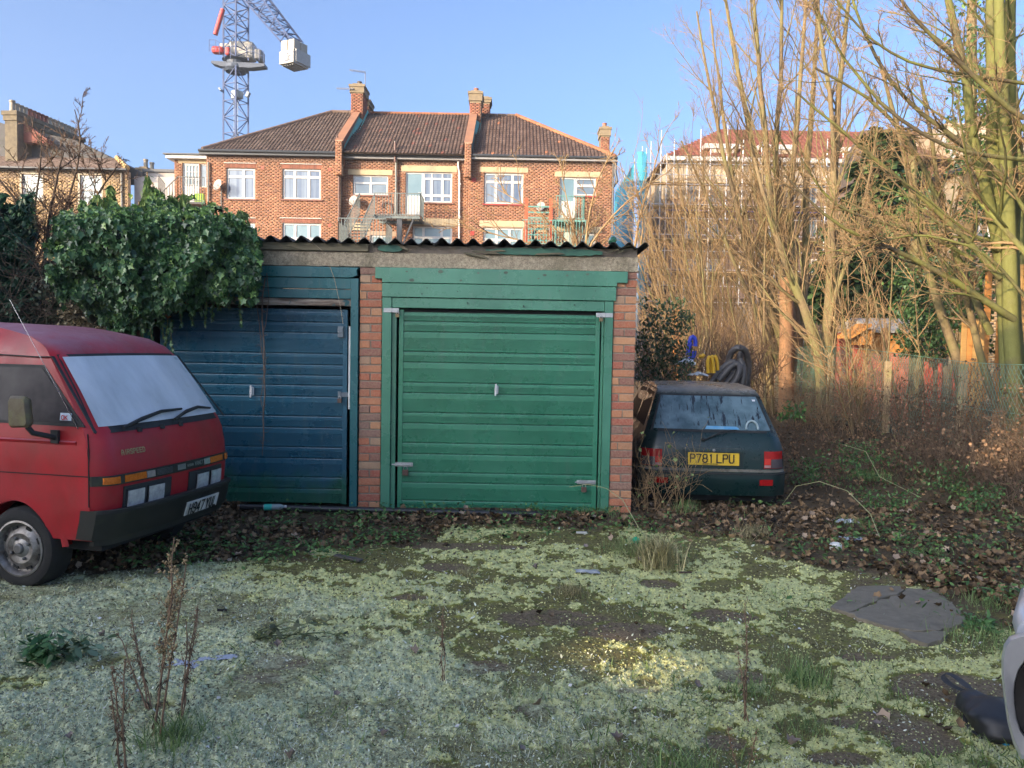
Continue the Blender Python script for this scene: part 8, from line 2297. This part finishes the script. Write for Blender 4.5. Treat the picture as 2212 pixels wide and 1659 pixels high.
mb = MB(); a2, b2 = at(1840, 726, 15.4), at(1884, 699, 15.4); mb.add([a2, b2, b2 + Vector((0, .7, .02)), a2 + Vector((0, .7, .02)), a2 + Vector((0, 0, -.05)), b2 + Vector((0, 0, -.05)), b2 + Vector((0, .7, -.04)), a2 + Vector((0, .7, -.04))], [(0, 1, 2, 3), (4, 7, 6, 5), (0, 4, 5, 1), (1, 5, 6, 2), (2, 6, 7, 3), (3, 7, 4, 0)]); mb.build('roof', w_or, gs)
# orange boards on the right
boards('board_fence', 'tall orange-yellow boards lit by the sun behind the mesh near the sycamore', 'fence', 2080, 2130, 690, None, 11.8, 4, [w_or, wd('amber_wood', (.62, .36, .12))], jit=.05)
boards('timber_post', 'tall bright orange timber upright just left of the sycamore trunks', 'post', 2131, 2146, 585, None, 12.6, 1, [w_or], jit=0)
boards('timber_post', 'orange timber upright between the sycamore trunks, shorter than its neighbour', 'post', 2155, 2172, 690, None, 12.6, 1, [w_or], jit=0)
boards('board_fence', 'amber panel of boards at the picture edge beyond the sycamore', 'fence', 2186, 2240, 572, None, 12.4, 4, [wd('amber_wood', (.62, .36, .12))], jit=.02)
boards('board_fence', 'dark old boards low behind the mesh between shed and orange boards', 'fence', 1998, 2078, 790, None, 13.5, 8, [w_dk, w_red], jit=.08)
# grey shed roof behind pink fence
gsd = thing('grey_shed', 'grey sloping shed roof showing above the pink boards', 'shed', (at(1640, 640, 23).x, 23, 0))
a, b, c_, d_ = at(1622, 655, 23), at(1668, 655, 23), at(1668, 622, 24), at(1630, 626, 24); mb = MB(); mb.add([a, b, c_, d_], [(0, 1, 2, 3)]); mb.build('roof', M('grey_sheet_roof', (.38, .38, .42), (.30, .30, .34)), gsd, solid=.05)
mb = MB(); mb.box(a.x + .1, b.x - .1, 23.1, 25, -.1, a.z); mb.build('wall', w_dk, gsd)

# hoses and bags heaped behind the hatchback
HY = 12.35
def hose(label, curves, r, mat, Y0=HY, ridged=0, name='hose_coil'):
    t_ = thing(name, label, 'hose', (at(curves[0][0][0], curves[0][0][1], Y0).x, Y0, .6))
    for q, c in enumerate(curves):
        pts = [at(px, py, Y0 + dy) for px, py, dy in [(p + (0,))[:3] for p in c]]
        P = np.array([tuple(p) for p in pts]); s = np.r_[0, np.cumsum(np.linalg.norm(np.diff(P, axis=0), axis=1))]; m = max(14, int(s[-1] / (.035 if ridged else .08))); u = np.linspace(0, s[-1], m)
        Q = np.stack([np.interp(u, s, P[:, j]) for j in range(3)], 1)
        for _ in range(6): Q[1:-1] = (Q[:-2] + 2 * Q[1:-1] + Q[2:]) / 4
        R_ = np.full((1, m), r); 
        if ridged: R_[0, ::2] *= .86
        V, F = tubes(Q[None], R_, 10); npmesh('hose_loop', V, F, mat, t_, smooth=True)
m_hose = M('black_corrugated_hose', (.045, .042, .040), (.09, .08, .075), rough=.45, scale=6)
hose('heap of thick black corrugated hose looped up behind the car roof', [
    [(1583, 838, 0), (1570, 800, .1), (1578, 760, 0), (1596, 748, -.1), (1612, 758, 0), (1618, 790, .1), (1612, 830, .1), (1600, 850, .1)],
    [(1608, 850, .3), (1604, 800, .2), (1596, 768, .2), (1608, 752, .2), (1616, 775, .3), (1614, 840, .3)],
    [(1556, 838, -.1), (1582, 815, -.1), (1594, 790, -.1), (1588, 778, -.05), (1570, 786, 0), (1548, 812, 0), (1536, 830, 0)],
    [(1560, 845, -.3), (1585, 830, -.3), (1600, 800, -.3), (1596, 782, -.2), (1580, 790, -.2), (1552, 822, -.2)],
    [(1596, 850, -.2), (1606, 820, -.2), (1606, 790, -.15), (1598, 776, -.1)]], .055, m_hose, ridged=1)
m_yel = M('yellow_hose', (.72, .42, .02), (.60, .34, .02), rough=.4); m_blu = M('blue_hose', (.03, .06, .55), (.03, .05, .42), rough=.35)
hose('bright yellow ridged hose bundle caught in the brambles behind the car', [[(1530, 806), (1528, 775), (1534, 763), (1540, 775), (1542, 806)], [(1538, 806, .1), (1536, 772, .1), (1543, 762, .1), (1550, 776, .1), (1550, 800, .1)], [(1521, 765), (1516, 772), (1510, 768)]], .030, m_yel, 12.0, 1)
hose('blue plastic hose loop poking out above the bramble', [[(1489, 752), (1490, 730), (1498, 722), (1503, 732), (1502, 748)], [(1486, 768), (1488, 748), (1494, 742)], [(1484, 776), (1498, 774), (1500, 758)]], .036, m_blu, 12.0, 1)
def crumple(name, label, cat, c, size, mat, seed, n=9, flat=.5, rz=0.0):
    g = np.random.default_rng(seed); rows = []
    for j in range(n):
        row = []
        for i in range(n):
            u, v = i / (n - 1) - .5, j / (n - 1) - .5; e = g.uniform(.85, 1.12); x = u * size[0] * e; y = v * size[1] * g.uniform(.85, 1.12); z = size[2] * (g.random() * .7 + .3) * (1 - 2 * max(abs(u), abs(v)) * flat)
            row.append((x * math.cos(rz) - y * math.sin(rz), x * math.sin(rz) + y * math.cos(rz), z))
        rows.append(row)
    mb = MB(); mb.sheet(rows); o = mb.build(name, mat, None, smooth=False); o.location = c; return tag(o, label, cat)
m_clearp = M('milky_plastic', (.55, .57, .58), (.42, .45, .47), rough=.25, spec=.6)
crumple('plastic_sheet', 'crumpled milky plastic sheet in the brambles left of the yellow hose', 'plastic sheet', at(1480, 795, 11.8), (.32, .2, .22), m_clearp, 3); crumple('plastic_bag', 'torn white plastic bag scrap just above the hatchback roof', 'plastic bag', at(1508, 815, 11.8), (.30, .15, .10), m_clearp, 4)

# ------------------------------------------------------------------ black bag near the silver mirror
bg = thing('black_bag', 'black drawstring bag with looped strap lying on the moss by the silver mirror', 'bag', tuple(onz(2140, 1560, 0)))
m_bag = M('black_nylon', (.012, .012, .013), (.024, .024, .026), rough=.5, scale=9); m_strap = M('black_webbing', (.022, .022, .024), (.04, .04, .042), rough=.75, scale=30)
g = np.random.default_rng(9); c0_, c1_ = onz(2078, 1510, .05), onz(2235, 1600, .05); ax = (c1_ - c0_); L_ = ax.length; ax = ax.normalized(); sd2 = Vector((-ax.y, ax.x, 0)); rows = []
for i in range(15):
    u = i / 14; wdt = [.03, .055, .07, .078, .09, .105, .12, .132, .14, .145, .145, .14, .125, .10, .05][i]; hgt = [.03, .05, .055, .05, .055, .065, .075, .08, .082, .082, .08, .074, .06, .045, .02][i]; row = []
    for j in range(17):
        a_ = 2 * PI * j / 16; rr_ = 1 + .16 * math.sin(j * 2.3 + i * .55) + .16 * g.random() if j % 16 else 1.0
        x = math.cos(a_) * wdt * rr_ * (1.15 if g.random() < .3 else 1); z = max(-.01, .045 + math.sin(a_) * hgt * rr_); p = c0_ + ax * (L_ * u) + sd2 * x; row.append((p.x, p.y, z + .012))
    row[-1] = row[0]; rows.append(row)
mb = MB(); mb.sheet(rows); mb.build('bag_body', m_bag, bg, smooth=True, sub=1)
def strap(pts, w_, label=None):
    P = [Vector(p) for p in pts]; mb = MB(); rows = []
    for i, p in enumerate(P):
        d = (P[min(i + 1, len(P) - 1)] - P[max(i - 1, 0)]).normalized(); n = d.cross(Vector((0, 0, 1))).normalized(); rows.append([p + n * w_ * .5, p - n * w_ * .5])
    mb.sheet(rows); mb.build('strap', m_strap, bg, solid=.004, sub=1)
sp = lambda px, py, z: onz(px, py, z)
strap([sp(2100, 1498, .08), sp(2070, 1488, .05), sp(2046, 1475, .04), sp(2036, 1462, .05), sp(2042, 1452, .07), sp(2060, 1458, .08), sp(2080, 1474, .08), sp(2098, 1490, .09)], .042)
strap([sp(2096, 1528, .04), sp(2084, 1550, .015), sp(2094, 1572, .012), sp(2120, 1592, .012), sp(2150, 1606, .012), sp(2166, 1604, .012)], .036)
strap([sp(2112, 1500, .095), sp(2118, 1518, .10), sp(2106, 1535, .07), sp(2094, 1545, .04)], .024)
# ------------------------------------------------------------------ litter
crumple('plastic_wrapper', 'flattened grey-blue plastic wrapper, the broad frosted piece beyond the dry weeds', 'wrapper', onz(398, 1436, .015), (.19, .09, .02), M('grey_blue_plastic', (.36, .39, .46), (.28, .31, .37), rough=.4), 11, rz=-.1)
crumple('plastic_wrapper', 'narrow leaf-shaped grey wrapper strip lying right of the dry weeds', 'wrapper', onz(470, 1424, .015), (.20, .06, .02), M('grey_blue_plastic', (.36, .39, .46)), 12, rz=.25)
crumple('foil_packet', 'pale silver crumpled packet on the moss ahead of the green door', 'packet', onz(1268, 1237, .015), (.17, .08, .03), M('silver_foil', (.45, .47, .48), rough=.3, metal=.3), 13)
crumple('plastic_bag', 'blue and white plastic bag trodden into leaves right of the grass tuft', 'plastic bag', onz(1828, 1130, .02), (.24, .12, .05), M('blue_white_plastic', (.35, .38, .52), (.6, .6, .62), scale=14), 14)
crumple('plastic_bag', 'small grey-blue bag scrap behind the concrete slab', 'plastic bag', onz(1840, 1166, .02), (.2, .1, .04), M('grey_blue_plastic', (.36, .39, .46)), 15)
crumple('paper_scrap', 'white paper scrap in the leaves far right of the weeds', 'paper', onz(1798 + 700 * .5, 1150, .02), (.08, .06, .02), M('white_paper', (.65, .64, .6)), 16)
mb = MB(); mb.lathe([(0, 0), (.038, .0), (.042, .02), (.034, .06), (.028, .075), (0, .08)], (0, 0, 0), 14); o = tag(mb.build('foam_cup', M('white_foam', (.72, .72, .70)), None, smooth='auto'), 'white foam cup tipped on the leaves behind the concrete slab', 'cup'); o.location = onz(1798, 1182, .02); o.rotation_euler = (1.2, .3, .4)
mb = MB(); mb.lathe([(0, .012), (.014, .012), (.016, .0), (.0, .0)], (0, 0, 0), 12); o = tag(mb.build('bottle_cap', M('green_cap', (.01, .42, .20)), None), 'bright green bottle cap beside the tall grass tuft', 'cap'); o.location = onz(1373, 1168, .04); o.scale = (1.8,) * 3; o.rotation_euler = (.7, .2, 0)
o = tag(bpy.data.objects.new('bottle_cap', M_ := MB().lathe([(0, .010), (.013, .010), (.015, .0), (.0, .0)], (0, 0, 0), 12).mesh('bottle_cap', M('blue_cap', (.02, .30, .60)))), 'sky blue plastic cap below the black bag strap', 'cap'); COL.objects.link(o); o.location = onz(2173, 1608, .012)
mb = MB(); mb.box(-.05, .05, -.008, .008, 0, .014); o = tag(mb.build('white_stick', M('white_paper', (.65, .64, .6)), None), 'short white stick on the moss near the drain pipe end', 'stick'); o.location = onz(1257, 1152, .02)
# clear green bottle by the pipe
bt = thing('plastic_bottle', 'clear plastic bottle with mint green label on the leaves below the blue door', 'bottle', tuple(onz(592, 1102, .03)), .25, local=True)
q = Matrix.Rotation(PI / 2, 3, 'Y')
mb = MB(); mb.lathe([(0, -.10), (.026, -.098), (.030, -.09), (.030, .05), (.022, .075), (.011, .09), (.011, .10)], (0, 0, .03), 14, 'Z', rot=q); mb.build('bottle_body', M('clear_plastic', (.50, .60, .58), rough=.15, trans=.4), bt, smooth='auto')
mb = MB(); mb.lathe([(.031, -.09), (.031, -.02)], (0, 0, .03), 14, 'Z', rot=q); mb.build('label_wrap', M('mint_label', (.03, .48, .38)), bt, smooth='auto'); mb = MB(); mb.lathe([(0, .115), (.014, .115), (.014, .095)], (0, 0, .03), 10, 'Z', rot=q); mb.build('cap', m_white, bt)
# tiny pale crumbs
g = np.random.default_rng(77); n = 130; x = g.uniform(-2.5, 4, n); y = 1 / g.uniform(1 / 7, 1 / 2.9, n); V0 = np.array([(-1, -1, 0), (1, -1, .3), (1.2, .8, 0), (-.8, 1, .4)]); scatter('litter_crumbs', V0, np.array([(0, 1, 2, 3)]), np.stack([x, y, ghf(x, y) + .01], 1), g.uniform(.003, .009, n), g.random(n) * 6, g.normal(0, .3, n), g.normal(0, .3, n), rgb_mat('crumb', .6), col=pick((.40, .38, .36), (.72, .70, .68), n, .1))
# broken slate / tile near the pipe, sticks
for (px, py, ln, rz, lab, w_, m_) in ((752, 1208, .24, -.45, 'dark broken board lying on the moss near the van bumper', .05, M('dark_board', (.10, .09, .08))), (1480, 1310 - 70, .10, .2, 'small dark stick on the moss right of the silver packet', .012, b_dark), (480, 1322, .06, .1, 'curved black stick on the frosted moss', .012, m_dark)):
    mb = MB(); mb.obox((0, 0, .012), (ln, w_, .014)); o = tag(mb.build('wood_scrap', m_, None, bevel=.003), lab, 'wood scrap'); o.location = onz(px, py, .012); o.rotation_euler = (0, .03, rz)

# ------------------------------------------------------------------ foreground weeds, each its own plant
m_dry = M('dry_stalk', (.24, .15, .09), (.16, .10, .065), rough=.8, scale=20); m_seed = rgb_mat('seed_head', .85, .2, .2)
SEED = (np.array([(0, 0, .7), (.5, 0, .2), (-.2, .5, .2), (-.3, -.4, .2), (0, 0, -.4)]), np.array([(0, 1, 2), (0, 2, 3), (0, 3, 1), (4, 2, 1), (4, 3, 2), (4, 1, 3)]))
def dry_weed(label, base, tops, seed, seedcol=((.30, .21, .11), (.55, .42, .24)), nseed=160, r=.0035, spread=.05, leafy=60, smul=1.0):
    g = np.random.default_rng(seed); B = onz(*base, 0); t_ = thing('dry_weed', label, 'weed', tuple(B)); PP = []; SS = []
    for (px, py, dy) in tops:
        T_ = at(px, py, B.y + dy); b0 = np.array(B) + g.normal(0, .012, 3) * [1, 1, 0]; k = np.linspace(0, 1, 9)[:, None]; P = b0 * (1 - k) + np.array(T_) * k + np.cumsum(g.normal(0, .004, (9, 3)), 0); PP.append(P)
    P = np.array(PP); L = np.linalg.norm(P[:, -1] - P[:, 0], axis=1); R_ = np.linspace(r, r * .5, 9)[None].repeat(len(P), 0); V, F = tubes(P, R_, 5)
    npmesh('stem', V, F, m_dry, t_, smooth=True)
    a = children(P, R_, L, 16, .35, 1, (20, 50), (.06, .20), .5, g); P1, R1 = grow(*a[:2], a[2], np.full(len(a[2]), r * .38), 4, .1, .1, .5, g); V, F = tubes(P1, R1, 3); npmesh('side_stems', V, F, m_dry, t_, 'stuff')
    idx = g.integers(0, len(P1), nseed); q = P1[idx, g.integers(1, 4, nseed)] + g.normal(0, .006, (nseed, 3)); scatter('seed_heads', *SEED, q, g.uniform(.004, .0085, nseed) * smul, g.random(nseed) * 6, g.normal(0, 1, nseed), g.normal(0, 1, nseed), m_seed, t_, 'stuff', pick(*seedcol, nseed, .15))
    if leafy:
        i = g.integers(0, len(P), leafy); f = g.integers(1, 6, leafy); q = P[i, f] + g.normal(0, .005, (leafy, 3)); scatter('withered_leaves', *OVAL, q, np.stack([np.full(leafy, .012), g.uniform(.02, .04, leafy), np.full(leafy, .02)], 1), g.random(leafy) * 6, -1.8 + g.normal(0, .5, leafy), g.normal(0, .4, leafy), rgb_mat('withered_leaf', .9, .1), t_, 'stuff', pick((.06, .045, .03), (.14, .10, .07), leafy, .2))
dry_weed('tallest dry weed with cream seed heads standing before the van bumper', (330, 1600), [(388, 1165, .08), (400, 1220, .05), (372, 1260, .03)], 1, nseed=520, r=.0055, leafy=130, smul=1.7)
dry_weed('leaning dry weed stalks just left of the tallest seed-headed weed', (322, 1540), [(262, 1375, .0), (286, 1345, .1), (300, 1370, .1)], 2, ((.20, .13, .08), (.34, .24, .15)), 200, .004)
dry_weed('thin dark weed stalks just right of the tallest seed-headed weed', (395, 1560), [(398, 1340, 0), (440, 1320, .1), (425, 1300, .05)], 3, ((.22, .15, .09), (.40, .30, .2)), 220, .004)
dry_weed('short brown weed with pale double stem at the bottom edge', (268, 1690), [(238, 1480, .0), (262, 1420, .0), (250, 1450, .05)], 4, ((.16, .10, .06), (.30, .20, .12)), 260, .0045)
dry_weed('small reddish dry sprig in the middle of the mossy yard', (964, 1470), [(958, 1310, .0), (968, 1350, .0)], 5, ((.22, .13, .08), (.36, .24, .15)), 90, .003, leafy=20)
dry_weed('pale dry weed right of the sunlit patch', (1608, 1560), [(1615, 1310, .02), (1608, 1370, 0), (1600, 1400, .0)], 6, ((.30, .20, .13), (.46, .34, .24)), 130, .0032, leafy=30)
dry_weed('fine dry twig weed low at the bottom edge right of centre', (1612, 1700), [(1640, 1560, .0), (1590, 1580, .0)], 7, ((.25, .14, .08), (.42, .28, .16)), 90, .003, leafy=10)
dry_weed('thin reddish weed stalks near the drain pipe end before the pier', (1565, 1130), [(1560, 1085, .0), (1575, 1075, .0)], 8, ((.25, .14, .08), (.40, .26, .16)), 40, .0025, leafy=5)
def tuft(label, base, h, n, r, seed, cA=(.10, .16, .05), cB=(.30, .33, .14), name='grass_tuft', lean=.5):
    g = np.random.default_rng(seed); B = onz(*base, 0); t_ = thing(name, label, 'grass tuft', tuple(B)); b = np.array(B)[None] + np.stack([g.normal(0, r, n), g.normal(0, r, n), np.zeros(n)], 1)
    V0 = np.array([(-.018, 0, 0), (.018, 0, 0), (-.016, .10, .4), (.016, .10, .4), (-.01, .30, .75), (.01, .30, .75), (0, .55, .95)]); F0 = np.array([(0, 1, 3), (0, 3, 2), (2, 3, 5), (2, 5, 4), (4, 5, 6)])
    scatter('blades', V0, F0, b, g.uniform(h * .5, h, n), g.random(n) * 6.3, g.normal(0, lean * .5, n), g.normal(0, lean * .5, n), rgb_mat('grass_blade', .7, .3, .2), t_, 'stuff', pick(cA, cB, n, .2))
tuft('tall pale straw-coloured grass tuft on the leaf edge ahead of the end pier', (1425, 1225), .27, 420, .075, 1, (.20, .20, .09), (.50, .42, .22), lean=.35)
tuft('green grass tuft behind the tall straw-coloured tuft', (1365, 1195), .16, 260, .12, 2)
for k, (px, py, h, n, r, lab, dry) in enumerate(((1008, 1245, .10, 110, .03, 'small upright grass tuft in the pale moss left of the foil packet', 1), (1235, 1285, .11, 130, .05, 'dry grass tuft just below the foil packet', 1), (1262, 1235, .07, 80, .05, 'grass wisps behind the foil packet', 1), (890, 1300, .06, 60, .03, 'tiny tuft at the edge of the dark bare patch', 1),
        (1740, 1480, .13, 240, .06, 'dark green grass tuft between concrete slab and black bag', 0), (1615, 1500, .10, 160, .06, 'bright green tuft at the foot of the pale dry weed', 0), (1470, 1700, .16, 200, .08, 'grass tuft at the bottom edge right of centre', 0), (375, 1610, .14, 260, .06, 'green grass clump at the foot of the tallest dry weed', 0), (500, 1600, .08, 90, .05, 'low frosted grass wisps right of the tall dry weed', 0),
        (1840, 1140, .13, 160, .07, 'grass tuft in front of the blue and white bag', 0), (1625, 1160, .14, 190, .08, 'yellow-green grass clump among leaves left of the foam cup', 1), (2140, 1395, .11, 300, .13, 'low spread of grass at the near corner of the concrete slab', 0), (2130, 1310, .09, 180, .08, 'grass tuft right of the concrete slab', 0), (1880, 1035, .16, 240, .14, 'long blue-green grass on the slope right of the hatchback', 0), (2000, 1200, .08, 160, .09, 'grass patch in leaves behind the concrete slab', 0), (1300, 1112, .10, 160, .12, 'grass growing at the foot of the green door', 0), (1480, 1108, .16, 150, .08, 'grass clump under the hatchback bumper', 0), (1740, 1580, .09, 140, .07, 'flattened grass in the moss left of the black bag', 0), (1130, 1500, .06, 150, .08, 'frosted grass patch in the middle foreground', 0), (1700, 1420, .06, 160, .09, 'frosted grass wisps between sunlit patch and slab', 0))):
    tuft(lab, (px, py), h, n, r, 20 + k, *(((.18, .17, .08), (.42, .36, .20)) if dry else ((.08, .15, .045), (.26, .34, .13))))
# green leafy plant at the near left and bramble sprig
def leafy(label, base, pts, sc, seed, cA, cB, n=240, name='nettle_plant', cat='nettle', leaf=OVAL):
    g = np.random.default_rng(seed); B = onz(*base, 0); t_ = thing(name, label, cat, tuple(B)); PP = []; Q = []
    for (px, py) in pts:
        T_ = at(px, py, B.y + g.uniform(-.08, .08)); k = np.linspace(0, 1, 6)[:, None]; P = np.array(B) * (1 - k) + np.array(T_) * k; P[1:-1, 2] += .03; PP.append(P)
    P = np.array(PP); V, F = tubes(P, np.full(P.shape[:2], .003), 4); npmesh('stems', V, F, M('green_stem', (.12, .16, .06)), t_)
    i = g.integers(0, len(P), n); f = g.integers(1, 6, n); q = P[i, f] + g.normal(0, .022, (n, 3)); scatter('leaves', *leaf, q, g.uniform(*sc, n), g.random(n) * 6, g.normal(-.1, .5, n), g.normal(0, .5, n), rgb_mat('weed_leaf', .55, .35, .2), t_, 'stuff', pick(cA, cB, n, .2))
leafy('dark green nettle plant at the near left edge of the moss', (92, 1440), [(70, 1385), (100, 1375), (120, 1395), (60, 1410), (90, 1400)], (.035, .07), 1, (.03, .09, .03), (.08, .17, .06), 170)
leafy('sprawling frosted dock leaves just right of the dark green nettle', (130, 1425), [(200, 1385), (180, 1395), (215, 1400), (160, 1380)], (.05, .09), 2, (.10, .18, .09), (.26, .34, .22), 60, 'dock_plant', 'dock')
leafy('arching bramble sprig with dull purple-green leaves on the moss', (540, 1388), [(640, 1345), (700, 1350), (740, 1375), (690, 1380), (655, 1370), (600, 1350)], (.035, .065), 3, (.08, .09, .05), (.22, .24, .12), 80, 'bramble_sprig', 'bramble')
leafy('bright green seedling standing in leaves beyond the foam cup', (2074, 1085), [(2074, 1050), (2068, 1060), (2080, 1058)], (.04, .06), 4, (.16, .30, .05), (.26, .42, .08), 16, 'seedling', 'seedling')
leafy('green weeds spreading at the right end of the concrete slab', (2120, 1360), [(2090, 1345), (2140, 1342), (2150, 1360)], (.03, .055), 5, (.05, .13, .04), (.14, .26, .08), 90, 'dock_plant', 'dock')
# pale arching bramble canes
for k, (pts, Y0, Y1, lab) in enumerate((([(1690, 1090), (1720, 1050), (1770, 1040), (1830, 1060), (1880, 1110), (1900, 1160)], 7.6, 6.2, 'pale green bramble cane arching over the leaf litter'), ([(1820, 960), (1870, 975), (1900, 1030), (1960, 1060), (1990, 1075)], 9.5, 7.9, 'pale cane arching down the slope by the nettles'), ([(1230, 1052), (1270, 1046), (1310, 1055), (1345, 1080), (1380, 1140), (1400, 1170)], 7.4, 6.4, 'yellow-green bramble cane reaching across the lower corner of the green door'))):
    P = [at(px, py, Y0 + (Y1 - Y0) * i / (len(pts) - 1)) for i, (px, py) in enumerate(pts)]; mb = MB(); mb.tube(P, .0035, 4); tag(mb.build('bramble_cane', M('pale_cane', (.32, .34, .16), (.26, .26, .14)), None, smooth='auto'), lab, 'bramble cane')
# loose frosted leaves near the camera, each its own
g = np.random.default_rng(5); V0, F0 = MAPLE; mlf = [MB().add([tuple(v * np.array([1, 1, 1 + q])) for v in V0], [tuple(f) for f in F0]).mesh('fallen_leaf', M('frosted_dead_leaf', (.30, .25, .22), (.20, .15, .12), rough=.8, scale=14, rnd=.4)) for q in range(2)]
LP = 'below the dark green nettle,at the very edge under the nettle,left of the tall dry weed,between nettle and tall dry weed,touching the leaf-shaped wrapper,right of the leaf-shaped wrapper,near the dark broken board,left of the foil packet,by the drain pipe end,under the straw-coloured tuft,on the sunlit patch edge,below the sunlit patch,right of the frosted grass wisps,low in the middle left,at the bottom edge near the grass tuft,at the bottom edge right of the tall weed,on bare soil by the black bag,beside the flattened grass,at the bottom centre,beside the reddish dry sprig'.split(',')
for k, (px, py) in enumerate(((92, 1592), (150, 1600), (350, 1395), (220, 1378), (470, 1460), (600, 1402), (980, 1200), (1160, 1230), (1270, 1180), (1370, 1208), (1510, 1478), (1345, 1605), (720, 1500), (820, 1590), (1450, 1655), (620, 1640), (1900, 1560), (1700, 1610), (1120, 1620), (905, 1410))):
    o = bpy.data.objects.new('fallen_leaf', mlf[k % 2]); COL.objects.link(o); o.location = onz(px, py, .02); s = g.uniform(.035, .06); o.scale = (s, s, s); o.rotation_euler = (g.normal(0, .4), g.normal(0, .4), g.random() * 6); tag(o, 'curled grey-brown fallen leaf ' + LP[k], 'leaf', 'loose fallen leaves on the moss')
# end: remove helper flags
for o in bpy.data.objects:
    if '_world' in o: del o['_world']
